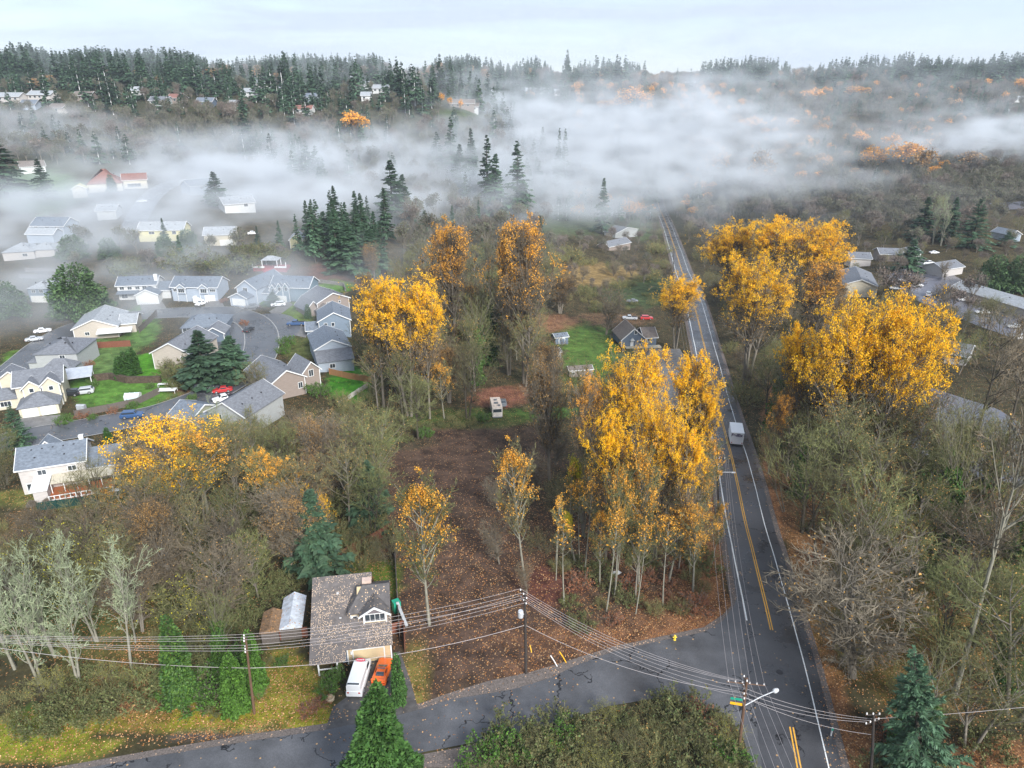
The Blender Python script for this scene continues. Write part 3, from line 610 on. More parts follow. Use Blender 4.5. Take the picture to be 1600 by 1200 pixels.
PUFF_G = mat('crown_olive', (.10, .12, .062), .85, .3, .3, island=.35, obj_var=.35, hue=(.115, .105, .08))
PUFF_B = mat('crown_brown', (.15, .11, .085), .85, .3, .3, island=.35, obj_var=.25, hue=(.16, .13, .12))
PUFF_O = mat('crown_orange', (.80, .38, .05), .85, .3, .3, island=.35, obj_var=.2, hue=(.62, .30, .06), trans=.2)
PUFF_T = mat('crown_tan', (.45, .26, .10), .85, .3, .3, island=.35, obj_var=.2, hue=(.20, .13, .07))

PROTO = {}
def reg(key, res, tm, cm, h, w):
    """store a prototype: (trunk mesh, crown mesh, height, width) or single crown mesh"""
    if len(res) == 2:
        (tv, tq, ti), (cv, cq, ci) = res; a = np_mesh('trunk', tv, tq, ti); a.materials.append(tm); c = np_mesh('crown', cv, cq, ci)
    else:
        a = None; c = np_mesh('crown', *res)
    for x in cm: c.materials.append(x)
    co = np.empty(len(c.vertices) * 3, np.float32); c.vertices.foreach_get('co', co); co = co.reshape(-1, 3)
    h = float(np.percentile(co[:, 2], 99.93)); w = 2 * float(np.percentile(np.hypot(co[:, 0], co[:, 1]), 96))   # true size
    PROTO[key] = (a, c, h, w)
# golden cottonwoods
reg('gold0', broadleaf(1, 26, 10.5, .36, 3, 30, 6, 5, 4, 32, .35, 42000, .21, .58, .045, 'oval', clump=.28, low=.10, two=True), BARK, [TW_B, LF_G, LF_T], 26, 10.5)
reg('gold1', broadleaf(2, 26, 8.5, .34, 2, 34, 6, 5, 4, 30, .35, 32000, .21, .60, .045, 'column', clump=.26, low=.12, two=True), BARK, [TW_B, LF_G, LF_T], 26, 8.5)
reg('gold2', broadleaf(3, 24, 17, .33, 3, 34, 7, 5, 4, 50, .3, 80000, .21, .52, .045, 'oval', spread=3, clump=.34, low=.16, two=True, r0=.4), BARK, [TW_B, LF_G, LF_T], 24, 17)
reg('goldslim', broadleaf(4, 24, 6, .3, 1, 40, 6, 4, 4, 28, .4, 9000, .23, .64, .04, 'column', clump=.2), BARK_P, [TW_G, LF_G], 24, 6)
reg('orange0', broadleaf(5, 25, 8.5, .3, 3, 30, 7, 5, 4, 34, .3, 11000, .21, .56, .045, 'oval', clump=.15, low=.12), BARK, [TW_B, LF_O], 25, 8.5)
reg('orange1', broadleaf(6, 20, 7, .35, 1, 34, 7, 5, 3, 38, .3, 3600, .21, .48, .04, 'oval', clump=.08, low=.1), BARK_P, [TW_G, LF_O], 20, 7)
reg('tan0', broadleaf(7, 22, 8, .25, 3, 32, 7, 5, 4, 34, .3, 8500, .19, .42, .045, 'oval', clump=.2, low=.4), BARK, [TW_B, LF_T], 22, 8)
reg('maple', broadleaf(8, 15, 13, .25, 3, 30, 7, 5, 4, 52, .2, 17000, .25, .38, .035, 'oval', spread=2, clump=.16, low=.12), BARK, [TW_B, LF_G, LF_T], 15, 13)
reg('ygreen', broadleaf(9, 16, 4, .5, 2, 26, 6, 4, 3, 30, .3, 6500, .22, .5, .025, 'column', low=.1), BARK_P, [TW_G, LF_YG], 16, 4)
# bare trees
reg('bare0', broadleaf(11, 20, 11, .25, 2, 20, 6, 5, 3, 40, .28, 500, .20, .4, .040, 'oval', spread=2), BARK, [TW_G, LF_T], 20, 11)
reg('bare1', broadleaf(12, 22, 9, .35, 1, 26, 6, 5, 3, 40, .28, 500, .20, .4, .038, 'oval'), BARK, [TW_G, LF_T], 22, 9)
reg('bare2', broadleaf(13, 18, 13, .2, 3, 22, 6, 5, 3, 50, .15, 260, .20, .4, .040, 'vase', spread=3, frac=.8), BARK, [TW_B, LF_T], 18, 13)
reg('bare3', broadleaf(14, 24, 12, .3, 2, 22, 6, 4, 3, 42, .25, 0, .22, .4, .042, 'oval'), BARK_D, [TW_G, LF_T], 24, 12)
reg('lichen0', broadleaf(15, 20, 8, .25, 1, 18, 5, 4, 3, 28, .3, 0, .22, .4, .048, 'vase', frac=.9), BARK_P, [TW_P, LF_T], 20, 9)
reg('lichen1', broadleaf(16, 19, 6.5, .22, 2, 15, 5, 4, 3, 26, .3, 0, .22, .4, .048, 'vase', frac=.9), BARK_P, [TW_P, LF_T], 19, 7.5)
reg('thicket0', broadleaf(17, 9, 9, .05, 5, 11, 6, 4, 3, 45, .2, 300, .18, .3, .034, 'oval', spread=5, r0=.07), BARK, [TW_G, LF_T], 9, 9)
reg('thicket1', broadleaf(18, 8, 8, .05, 6, 11, 6, 4, 3, 48, .2, 600, .18, .3, .034, 'oval', spread=5, r0=.07), BARK, [TW_Y, LF_YG], 8, 8)
reg('pole0', broadleaf(19, 19, 3.2, .45, 1, 22, 5, 4, 3, 40, .3, 260, .24, .6, .028, 'column', r0=.13), BARK_P, [TW_G, LF_O], 19, 3.2)
# evergreens
reg('fir0', conifer(31, 26, 9, 190, 26, size=1.25, wide=.34), BARK_D, [BARK_D, ND_D], 26, 9)
reg('fir1', conifer(32, 28, 8.5, 150, 22, size=1.3, gap=.2, c0=.15, wide=.34), BARK_D, [BARK_D, ND_D], 28, 8.5)
reg('spruce', conifer(33, 17, 8.6, 190, 60, size=.62, c0=.03, droop=-.08, wide=.22), BARK_D, [BARK_D, ND_B], 17, 8.6)
reg('cedar', cedar(34, 19, 10.5, 30000, .46, .80), BARK_D, [BARK_D, ND_G], 19, 10.5)
reg('thuja', cedar(35, 7, 2.0, 3500, .3, .42), BARK_D, [BARK_D, ND_G], 7, 2.0)
reg('cypress', cedar(36, 13, 4.4, 9000, .42, .42), BARK_D, [BARK_D, IVY], 13, 4.4)
ND_M = mat('foliage_mid', (.045, .095, .032), .7, .3, .8, island=.5, hue=(.08, .13, .05))
reg('round', cedar(37, 9, 9, 9000, .5, .4), BARK_D, [BARK_D, ND_M], 9, 9)
reg('ivy0', ivy_column(38, 16, 6, 5200), BARK, [TW_G, IVY], 16, 6)
reg('laurel', cedar(38, 9, 5, 8000, .42, .42), BARK_D, [BARK_D, ND_Y], 9, 5)
reg('giant', broadleaf(21, 28, 12, .55, 1, 16, 7, 5, 3, 44, .2, 60, .22, .4, .055, 'oval', r0=.55), BARK_P, [TW_B, LF_T], 28, 12)
reg('darkbare', broadleaf(22, 22, 13, .4, 1, 14, 6, 5, 3, 50, .1, 60, .22, .4, .055, 'oval', r0=.38), BARK_D, [TW_B, LF_T], 22, 13)
reg('bush_green', shrub(41, 2.6, 3.4, 30, 6, 2600, .24), None, [BARK, ND_Y], 2.6, 3.4)
reg('bush_bramble', shrub(42, 2.2, 5, 40, 5, 1300, .20, .032), None, [TW_G, LF_BR], 2.2, 5)
reg('bush_bare', shrub(43, 3.2, 4.5, 44, 6, 150, .18, .034, .15), None, [TW_Y, LF_T], 3.2, 4.5)
reg('bush_russet', shrub(44, 2.0, 2.6, 26, 6, 1400, .18), None, [BARK, LF_RD], 2.0, 2.6)
# far versions
for k in range(4): reg('ffir%d' % k, conifer(51 + k, 26, 8.5 + k * .8, 90, 12, size=1.9, gap=.12 * (k % 2), wide=.48, c0=.06 + .07 * (k % 2)), None, [BARK_D, ND_D], 26, 8.0 + k * .8)
for k in range(4):
    t_, c_, h_, w_ = PROTO['ffir%d' % k]
for k in range(3): reg('fbare%d' % k, puff(61 + k, 15, 12, 620, 60, .62), None, [BARK, PUFF_G], 15, 11)
for k in range(2): reg('fbrown%d' % k, puff(65 + k, 15, 12, 560, 70, .58), None, [BARK, PUFF_B], 15, 11)
for k in range(2): reg('forange%d' % k, puff(71 + k, 14, 11, 900, 50, .62), None, [BARK, PUFF_O], 15, 10)
reg('ftan', puff(73, 14, 11, 620, 60, .6), None, [BARK, PUFF_T], 15, 10)

# ------------------------------------------------------------------ houses
def shingle(name, c, fleck=None): return mat(name, c, .75, .3, 1.6, fleck=fleck, stretch=(1, 1, 3))
RF_GREY = shingle('roof_grey', (.155, .165, .185)); RF_BLUE = shingle('roof_slate', (.145, .17, .205)); RF_BROWN = shingle('roof_brown', (.17, .145, .13)); RF_PALE = shingle('roof_pale', (.30, .32, .34))
RF_TAN = mat('roof_leafy', (.125, .112, .108), .8, .3, 1.4, fleck=(.9, 6.2, (.60, .44, .30)))
RF_TAN2 = mat('roof_dark', (.105, .098, .098), .8, .3, 1.4, fleck=(.25, 4.6, (.62, .44, .27)))
RF_RED = shingle('roof_terracotta', (.22, .11, .09)); RF_METAL = mat('roof_metal', (.42, .45, .50), .4, .15, 1.0); RF_RUST = mat('roof_litter', (.19, .12, .07), .9, .5, 3, fleck=(.4, 4, (.45, .22, .07)))
def siding(name, c): return mat(name, tuple(.82 * k for k in c), .65, .12, .8, stretch=(1, 1, 6))
W_WHITE = siding('siding_white', (.68, .69, .68)); W_CREAM = siding('siding_cream', (.62, .57, .45)); W_TAN = siding('siding_tan', (.60, .47, .29)); W_BEIGE = siding('siding_beige', (.50, .45, .39)); W_GREY = siding('siding_grey', (.42, .44, .44))
W_BLUE = siding('siding_blue', (.21, .27, .34)); W_LBLUE = siding('siding_pale_blue', (.40, .46, .54)); W_BROWN = siding('siding_brown', (.30, .25, .22)); W_OLIVE = siding('siding_olive', (.32, .33, .25)); W_SLATE = siding('siding_slate', (.14, .18, .24)); W_PINK = siding('siding_pale', (.56, .53, .51)); W_YEL = siding('siding_yellow', (.68, .63, .36)); W_TEAL = siding('siding_teal', (.15, .22, .28))
TRIM = mat('trim_white', (.68, .69, .69), .5, .06, 1); GLASS = mat('window_glass', (.035, .045, .055), .08, .2, .8, spec=.8); GDOOR = mat('garage_door', (.66, .66, .63), .5, .06, 1); GDOOR_T = mat('garage_door_tan', (.55, .44, .27), .5, .06, 1)
DECK = mat('deck_boards', (.33, .11, .045), .7, .3, 2, stretch=(1, 8, 1)); PATIO = mat('patio_roof', (.46, .42, .33), .6, .2, 1.2, stretch=(4, 1, 1)); DARK = mat('dark_trim', (.03, .03, .035), .5, .1, 1)

class House:
    def __init__(s, name, label, x, y, yaw, wall, cat='house', group=None, z=None):
        s.z = Tf(x, y) if z is None else z
        s.root = thing(name, label, cat, (x, y, s.z), yaw, group); s.wall = MB(); s.wm = wall
    def block(s, x0, x1, y0, y1, h, rh, ridge='x', rm=None, z0=-2.5, over=.45, trim=True, hip=0.0, th=.16, wallz=None):
        """box with a gable (or hipped) roof; ridge along x or y"""
        rm = rm or RF_GREY; W = s.wall
        W.box(x0, x1, y0, y1, z0, h)
        if ridge == 'x':
            ym = (y0 + y1) / 2; hh = (y1 - y0) / 2; a = rh / hh
            if not hip: W.prism([(y0, h), (y1, h), (ym, h + rh)], 'x', x0, x1)
            e = over * a; R_ = MB()
            if hip:
                k = hh * hip; X0, X1, Y0, Y1 = x0 - over, x1 + over, y0 - over, y1 + over; zb = h - e
                P = [(X0, Y0, zb), (X1, Y0, zb), (X1, Y1, zb), (X0, Y1, zb), (x0 + k, ym, h + rh), (x1 - k, ym, h + rh)]; R_.add(P, [(0, 1, 5, 4), (1, 2, 5), (2, 3, 4, 5), (3, 0, 4), (3, 2, 1, 0)])
            else: R_.prism([(y0 - over, h - e), (ym, h + rh), (y1 + over, h - e), (y1 + over, h - e + th), (ym, h + rh + th), (y0 - over, h - e + th)], 'x', x0 - over, x1 + over)
            R_.build('roof', rm, s.root)
            if trim and not hip:
                t = MB()
                for xx in (x0 - over - .10, x1 + over + .003): t = MB(); t.prism([(y0 - over, h - e - .10), (ym, h + rh - .10), (y1 + over, h - e - .10), (y1 + over, h - e + th + .03), (ym, h + rh + th + .03), (y0 - over, h - e + th + .03)], 'x', xx, xx + .097).build('trim', TRIM, s.root)
                t = MB(); t.box(x0 - over, x1 + over, y0 - over - .10, y0 - over - .003, h - e - .05, h - e + th)
                t.build('trim', TRIM, s.root)
        else:
            xm = (x0 + x1) / 2; hh = (x1 - x0) / 2; a = rh / hh; e = over * a; R_ = MB()
            if not hip: W.prism([(x1, h), (x0, h), (xm, h + rh)], 'y', y0, y1)
            if hip:
                k = hh * hip; X0, X1, Y0, Y1 = x0 - over, x1 + over, y0 - over, y1 + over; zb = h - e
                R_.add([(X0, Y0, zb), (X1, Y0, zb), (X1, Y1, zb), (X0, Y1, zb), (xm, y0 + k, h + rh), (xm, y1 - k, h + rh)], [(0, 1, 4), (1, 2, 5, 4), (2, 3, 5), (3, 0, 4, 5), (3, 2, 1, 0)])
            else: R_.prism([(x0 - over, h - e), (xm, h + rh), (x1 + over, h - e), (x1 + over, h - e + th), (xm, h + rh + th), (x0 - over, h - e + th)], 'y', y0 - over, y1 + over)
            R_.build('roof', rm, s.root)
            if trim and not hip:
                t = MB()
                for yy in (y0 - over - .10, y1 + over + .003): t = MB(); t.prism([(x0 - over, h - e - .10), (xm, h + rh - .10), (x1 + over, h - e - .10), (x1 + over, h - e + th + .03), (xm, h + rh + th + .03), (x0 - over, h - e + th + .03)], 'y', yy, yy + .097).build('trim', TRIM, s.root)
                for xa in (x0 - .003, x1 - .157): MB().box(xa, xa + .16, y0 - .06, y0 - .003, 0, h - .1).build('trim', TRIM, s.root)
        return s
    def shed_roof(s, x0, x1, y0, y1, z0, z1, rm, th=.14):
        """single slope from (y0, z0) up to (y1, z1)"""
        MB().prism([(y0, z0), (y1, z1), (y1, z1 + th), (y0, z0 + th)], 'x', x0, x1).build('roof', rm, s.root)
    def win(s, x, z, w=1.2, h=1.1, y=0.0, face='f', n=2):
        """window on a wall: face f(-y) l(-x) r(+x); y = wall coordinate"""
        F_ = MB(); g = MB(); t = .10
        def bx(m, a0, a1, z0, z1, d0, d1):
            if face == 'f': m.box(a0, a1, y - d1, y - d0, z0, z1)
            elif face == 'r': m.box(y + d0, y + d1, a0, a1, z0, z1)
            else: m.box(y - d1, y - d0, a0, a1, z0, z1)
        x0, x1, z0, z1 = x - w / 2, x + w / 2, z - h / 2, z + h / 2
        bx(F_, x0 - t, x1 + t, z1, z1 + t, .01, .07); bx(F_, x0 - t, x1 + t, z0 - t, z0, .01, .09); bx(F_, x0 - t, x0, z0, z1, .01, .07); bx(F_, x1, x1 + t, z0, z1, .01, .07)
        for k in range(1, n): bx(F_, x0 + w * k / n - .03, x0 + w * k / n + .03, z0, z1, .02, .065)
        f = F_.build('window', TRIM, s.root); bx(g, x0, x1, z0, z1, .005, .035); g.build('pane', GLASS, f)
    def door(s, x, w=.95, h=2.05, y=0.0, m=None, z=0.0):
        MB().box(x - w / 2, x + w / 2, y - .07, y - .004, z, z + h).build('door', m or TRIM, s.root)
    def garage(s, x, w=4.8, h=2.15, y=0.0, m=None):
        a = MB().box(x - w / 2, x + w / 2, y - .06, y - .004, 0, h)
        for k in range(1, 4): a.box(x - w / 2, x + w / 2, y - .075, y - .061, h * k / 4 - .02, h * k / 4 + .02)
        a.build('garage_door', m or GDOOR, s.root)
        MB().box(x - w / 2 - .14, x - w / 2 - .003, y - .08, y - .004, 0, h + .14).box(x + w / 2 + .003, x + w / 2 + .14, y - .08, y - .004, 0, h + .14).box(x - w / 2, x + w / 2, y - .08, y - .004, h + .003, h + .14).build('door_frame', TRIM, s.root)
    def vents(s, pts, m=None):
        for (x, y, z) in pts: MB().box(x - .14, x + .14, y - .14, y + .14, z, z + .3).build('roof_vent', m or DARK, s.root)
    def chimney(s, x, y, z0, z1, w=.7, m=None): MB().box(x - w / 2, x + w / 2, y - w / 2, y + w / 2, z0, z1).box(x - w / 2 - .06, x + w / 2 + .06, y - w / 2 - .06, y + w / 2 + .06, z1 + .003, z1 + .15).build('chimney', m or TRIM, s.root)
    def done(s): s.wall.build('wall', s.wm, s.root); return s
def front(ua, va, ub, vb, h):
    """front wall from two photo pixels of its eave line at height h: returns middle, yaw, width"""
    A = G(ua, va, h); B = G(ub, vb, h); yaw = math.atan2(B.y - A.y, B.x - A.x); return (A.x + B.x) / 2, (A.y + B.y) / 2, yaw, math.hypot(B.x - A.x, B.y - A.y)
FOOT = []   # keep-out circles for planting
def keep(x, y, r): FOOT.append((x, y, r))
def local(x, y, yaw, lx, ly): return x + lx * math.cos(yaw) - ly * math.sin(yaw), y + lx * math.sin(yaw) + ly * math.cos(yaw)

# --- tan house at the bottom
_A = G(546, 1036); _B = G(610, 1027); hy = math.radians(9.5); gx0 = 4.3; hx, hyy = _A.x - gx0 * math.cos(hy), _A.y - gx0 * math.sin(hy)
H = House('tan_house', 'tan house with leaf covered dark roof and wide dormer beside the gravel driveway', hx, hyy, hy, W_TAN, z=0.0)
w_ = gx0 + math.hypot(_B.x - _A.x, _B.y - _A.y) + .1
H.wall.box(0.4, w_, .3, 12, -1, 2.6)
def slab(m, name, x0, x1, y0, z0, y1, z1, th=.16): MB().prism([(y0, z0), (y1, z1), (y1, z1 + th), (y0, z0 + th)], 'x', x0, x1).build(name, m, H.root)
# long front slope up to the ridge over the left wing, then the short back slope
H.wall.prism([(.3, 2.6), (12, 2.6), (8.9, 6.9)], 'x', .4, 7.2)
slab(RF_TAN, 'roof', -.35, gx0 - .2, -1.8, 1.98, 8.9, 7.0); slab(RF_TAN, 'roof', gx0 - .2, 7.5, -.5, 2.58, 8.9, 7.0); slab(RF_RUST, 'roof', -.1, 7.5, 12.4, 2.55, 8.9, 7.0)
slab(RF_TAN, 'roof', 7.5, w_ + .35, -.5, 2.58, 3.2, 4.32)
# upper storey behind the dormer, right-hand part
ux0, ux1 = 4.7, w_ - .15
H.wall.box(ux0, ux1, 3.2, 8.6, 2.6, 5.5); H.wall.prism([(3.2, 5.5), (8.6, 5.5), (5.9, 7.2)], 'x', ux0 + .9, ux1)
H.wall.box(7.5, w_, 8.6, 11, 2.6, 3.0)
rp = MB(); a0, a1 = ux0 - .35, ux1 + .4; X = 5.9
rp.add([(a0, 2.85, 5.38), (a1, 2.85, 5.38), (a1, X, 7.35), (a0 + 2.0, X, 7.35), (a1, 9.05, 5.38), (a0, 9.05, 5.38),
        (a0, 2.85, 5.22), (a1, 2.85, 5.22), (a1, 9.05, 5.22), (a0, 9.05, 5.22)], [(0, 1, 2, 3), (3, 2, 4, 5), (5, 0, 3), (6, 7, 1, 0), (9, 8, 7, 6), (8, 9, 5, 4), (9, 6, 0, 5)])
rp.build('roof', RF_TAN2, H.root)
slab(RF_RUST, 'roof', 7.5, w_ + .3, 11.2, 2.7, 9.05, 4.5)
# gabled dormer with the white window band
dx0, dx1, dz = 6.35, 9.35, 5.6; dm = (dx0 + dx1) / 2
H.wall.box(dx0, dx1, 2.35, 3.3, 3.6, dz); H.wall.prism([(dx1, dz), (dx0, dz), (dm, dz + 1.0)], 'y', 2.35, 5.5)
MB().prism([(dx0 - .5, dz - .25), (dm, dz + 1.05), (dx1 + .5, dz - .25), (dx1 + .5, dz - .11), (dm, dz + 1.19), (dx0 - .5, dz - .11)], 'y', 2.0, 5.6).build('roof', RF_TAN2, H.root)
MB().prism([(dx0 - .55, dz - .38), (dm, dz + .93), (dx1 + .55, dz - .38), (dx1 + .55, dz - .13), (dm, dz + 1.2), (dx0 - .55, dz - .13)], 'y', 1.88, 1.99).build('trim', TRIM, H.root)
MB().prism([(dx1 - .1, dz - .12), (dx0 + .1, dz - .12), (dm, dz + .88)], 'y', 2.31, 2.345).build('gable_panel', mat('gable_slate', (.16, .14, .15), .7, .1, 2), H.root)
H.win((dx0 + dx1) / 2, 4.9, 2.5, 1.05, 2.35, 'f', 4)
for xa, ya in ((dx0, 2.25), (dx1 - .13, 2.25), (ux1 - .11, 3.1), (ux0, 3.1)): MB().box(xa, xa + .13, ya, ya + .095, 3.7, 5.3).build('trim', TRIM, H.root)
H.win(5.25, 4.3, .5, .8, 3.2, 'f', 1)
H.wall.box(gx0, w_, -.1, .3, -1, 2.45)
H.garage((gx0 + w_) / 2 - .1, w_ - gx0 - 1.5, 2.1, -.1, GDOOR_T)
MB().box(gx0 - .16, gx0 - .004, -.22, .1, 0, 2.4).build('trim', TRIM, H.root); MB().box(w_ + .004, w_ + .16, -.22, .1, 0, 2.4).build('trim', TRIM, H.root)
MB().box(gx0 + .30, gx0 + .48, -.30, -.105, 1.6, 2.0).build('wall_lamp', TRIM, H.root)
H.win(1.9, 1.2, 1.4, 1.0, .3, 'f', 2); H.door(4.0, 1.0, 2.05, .3, mat('door_blue', (.35, .42, .55), .5, .1, 1))
for xa in (.6, 2.9): MB().box(xa, xa + .18, -1.6, -1.42, 0, 1.95).build('porch_post', TRIM, H.root)
MB().box(.6, 3.0, -1.57, -1.45, .85, .95).build('railing', TRIM, H.root)
H.vents([(3.0, 6.5, 5.85), (6.1, 9.3, 6.3), (3.4, 3.4, 4.3)], mat('vent_grey', (.5, .5, .5), .5, .1, 1))
MB().box(6.2, 7.4, 7.3, 8.2, 6.35, 6.9).build('chimney', mat('chimney_pink', (.55, .42, .36), .8, .2, 2), H.root)
H.done(); 
for lx in (2, 6, 10):
    for ly in (1, 5, 9): keep(*local(hx, hyy, hy, lx, ly), 4.5)

def simple(name, label, ua, va, ub, vb, h, depth, rh, wall, roof, ridge='x', hip=0.0, wmin=None, wins=(), garage=None, door=None, group=None, cat='house', kr=None, over=.45):
    x, y, yaw, w = front(ua, va, ub, vb, h); w = wmin or w
    H = House(name, label, x, y, yaw, wall, cat, group)
    H.block(-w / 2, w / 2, 0, depth, h, rh, ridge, roof, hip=hip, over=over)
    for q in wins: H.win(q[0] * w, q[1], q[2], q[3], 0.0, 'f', q[4] if len(q) > 4 else 2)
    if garage: H.garage(garage[0] * w, garage[1])
    if door is not None: H.door(door * w)
    if ridge == 'x': H.vents([(w * f, depth * .3, h + rh * .6) for f in (-.25, .12, .3)])
    else: H.vents([(w * .25, depth * f, h + rh * .5) for f in (.2, .45, .7)])
    keep(*local(x, y, yaw, 0, depth / 2), kr or max(w, depth) * .62)
    H.w = w; H.xy = (x, y); H.yaw = yaw
    return H
# --- white house with deck, lower left
x, y, yaw, w = front(27, 734, 130, 717, 5.2); 
H = House('white_house', 'white two storey house with slate roof and red boarded deck above the green fence', x, y, yaw, W_PINK)
H.block(-w / 2, w / 2, 0, 8, 5.2, 2.3, 'x', RF_BLUE); H.block(w / 2, w / 2 + 5.2, 1.4, 9.5, 2.9, 2.0, 'x', RF_BLUE); H.block(-w / 2 + 1.5, -w / 2 + 5, 7.6, 10, 5.0, 1.7, 'y', RF_BLUE)
H.win(-w * .16, 3.9, 1.3, .9, 0); H.win(w * .30, 3.9, 1.3, .9, 0); H.win(-w * .36, 1.2, 1.4, 1.5, 0)
MB().prism([(-.4, 0), (9.5, 0), (4.6, 1)], 'x', 0, .01)
H.chimney(w / 2 - .45, 4.2, 5, 8.2, .7)
H.vents([(-w / 2 + 2 + 1.7 * k, 3.2, 6.95) for k in range(5)] + [(-w / 4, 1.6, 6.05), (w / 5, 1.5, 6.0), (w / 2 + 2.6, 4.4, 4.4)])
dk = MB().box(-w * .12, w / 2 + 4.6, -5.2, -.02, .35, .55); dk.build('deck', DECK, H.root)
rl = MB(); x0, x1 = -.02 * w, w / 2 + 4.6
rl.box(x0, x1, -5.25, -5.17, 1.35, 1.47); rl.box(x0, x1, -5.25, -5.17, .6, .72)
for k in range(13): xx = x0 + (x1 - x0) * k / 12; rl.box(xx - .07, xx + .07, -5.28, -5.14, .3, 1.5)
for k in range(6): xx = x0 + (x1 - x0) * k / 5; rl.box(xx - .06, xx + .06, -2.45, -2.3, .55, 2.6)
rl.build('railing', TRIM, H.root)
H.shed_roof(-.02 * w, w / 2 + 4.8, -2.6, -.05, 2.45, 3.0, PATIO); H.shed_roof(-w * .30, -.03 * w, -4.6, -.05, 2.35, 3.0, TRIM)
H.wall.box(-w * .26, -w * .05, -4.2, -.02, -1, 2.2)
H.done()
for lx in (-5, 0, 5, 9):
    for ly in (-3, 2, 7): keep(*local(x, y, yaw, lx, ly), 3.6)
# --- white house, far left
x, y, yaw, w = front(30, 637, 88, 629, 2.6)
H = House('white_house', 'large white house with twin garage doors and stepped grey gables by the far left lawn', x, y, yaw, W_CREAM)
w = 7.6
H.block(-w / 2, w / 2, 0, 7, 2.6, 2.0, 'y', RF_GREY, hip=.9); H.garage(-1.75, 2.7, 2.0); H.garage(1.75, 2.7, 2.0)
H.block(-w / 2 - 1.0, w / 2 + .6, 6.4, 15, 5.4, 2.2, 'x', RF_GREY, over=.5)
H.block(-w / 2 + .6, .3, 5.2, 8, 5.2, 1.5, 'y', RF_GREY); H.block(.6, w / 2 + .3, 4.8, 8, 5.6, 1.6, 'y', RF_GREY)
H.win(-1.5, 4.4, .8, .9, 5.2, 'f', 1); H.win(2.4, 4.5, .8, .9, 4.8, 'f', 1)
H.block(-w / 2 - 6.5, -w / 2 - 1.0, 7, 13, 2.7, 1.6, 'x', RF_GREY, hip=.8); H.block(-w / 2 - 5.5, -w / 2 - 1.1, 15, 20, 4.9, 1.5, 'y', RF_GREY)
H.win(-w / 2 - 3.6, 1.4, 2, 1.1, 7, 'f', 3)
H.done()
for lx in (-8, -3, 3):
    for ly in (2, 8, 14): keep(*local(x, y, yaw, lx, ly), 4.5)
c_ = G(118, 600); CP_ = thing('carport', 'open carport with flat grey metal roof on the lawn edge beside white house', 'carport', c_, yaw)
MB().prism([(-3.2, 2.5), (3.2, 3.1), (3.2, 3.22), (-3.2, 2.62)], 'x', -4.2, 4.2).build('roof', RF_METAL, CP_)
for sx in (-3.9, 3.9):
    for sy in (-2.9, 0, 2.9): MB().box(sx - .08, sx + .08, sy - .08, sy + .08, -.4, 2.6 + (sy + 2.9) * .09).build('post', TRIM, CP_)
keep(c_.x, c_.y, 5)
# --- others of the estate
H = simple('grey_house', 'grey two storey house with hipped roofs behind the large white house', 60, 553, 112, 551, 5.0, 12, 2.4, W_GREY, RF_GREY, hip=.95, wmin=10); H.block(-7.6, -5.05, 1, 7, 2.6, 1.3, 'x', RF_GREY, hip=.8); H.block(-1.5, 5.3, -4.8, -.02, 2.7, 1.8, 'x', RF_GREY, hip=.9); H.block(-8, -5.1, 8, 13, 2.8, 1.6, 'y', RF_GREY, hip=.8); H.win(1.5, 3.9, 1.2, 1, 0, 'f'); H.done()
H = simple('tan_house', 'wide single storey tan house with shallow gable facing the garden', 113, 514, 183, 509, 3.4, 15, 2.4, W_BEIGE, RF_PALE, 'y', wins=((-.2, 1.7, 1.1, .9),)); H.block(H.w / 2, H.w / 2 + 4.2, 3, 13, 3.0, 1.6, 'x', RF_PALE); H.shed_roof(.6, H.w / 2 + 4, -3, .0, 2.1, 2.7, TRIM); H.done()
H = simple('beige_house', 'tall beige house with plain gable and white trim beside the round conifer', 237, 551, 297, 552, 4.6, 14, 2.7, W_BEIGE, RF_GREY, 'y', wins=((.28, 3.3, .8, .9), (.42, 3.3, .5, .9))); H.done()
H = simple('grey_house', 'low grey house with long glazed sunroom below the pale blue house', 283, 512, 348, 509, 2.8, 12, 2.2, W_SLATE, RF_BLUE, 'x', hip=.6); H.win(-1.0, 2.0, 9, 1.3, -.02, 'f', 8); H.block(2, 7.5, -6, -.1, 2.6, 1.7, 'y', RF_GREY); H.done()
H = simple('white_house', 'white house with wide garage and tall white chimney across the misty street', 182, 446, 243, 444, 5.0, 8, 2.0, W_WHITE, RF_BLUE, 'x', wins=((-.38, 4.0, 1.3, .9), (-.18, 4.0, 1.3, .9), (.02, 4.0, 1.3, .9), (.2, 4.0, 1.3, .9), (-.35, 1.3, 1.7, 1.3)))
H.block(.7, 7.6, -4.5, -.02, 2.7, 1.7, 'y', RF_BLUE); H.garage(4.15, 4.9, 2.1, -4.5); H.block(H.w / 2, H.w / 2 + 4.2, 0, 9, 3.0, 1.8, 'x', RF_BLUE); H.chimney(H.w / 2 - .2, 2, 4.8, 7.8, 1.0); H.shed_roof(-H.w / 2, .7, -2.2, 0, 2.5, 3.1, RF_BLUE); H.done()
H = simple('blue_house', 'pale blue split level house with twin bay windows and white entry stair', 267, 447, 338, 447, 5.1, 9, 2.4, W_LBLUE, RF_BLUE, 'x', wins=((-.27, 3.9, 2.0, 1.3, 3), (.22, 3.9, 2.0, 1.3, 3), (.4, 3.9, 1.8, .8, 3), (-.42, 3.9, 1.2, .9)), door=0.0)
for s_ in (-.27, .22): H.block(s_ * H.w - 1.5, s_ * H.w + 1.5, -.6, -.02, 4.9, 1.2, 'y', RF_BLUE, z0=2.8); H.win(s_ * H.w, 3.9, 2.0, 1.3, -.6, 'f', 3)
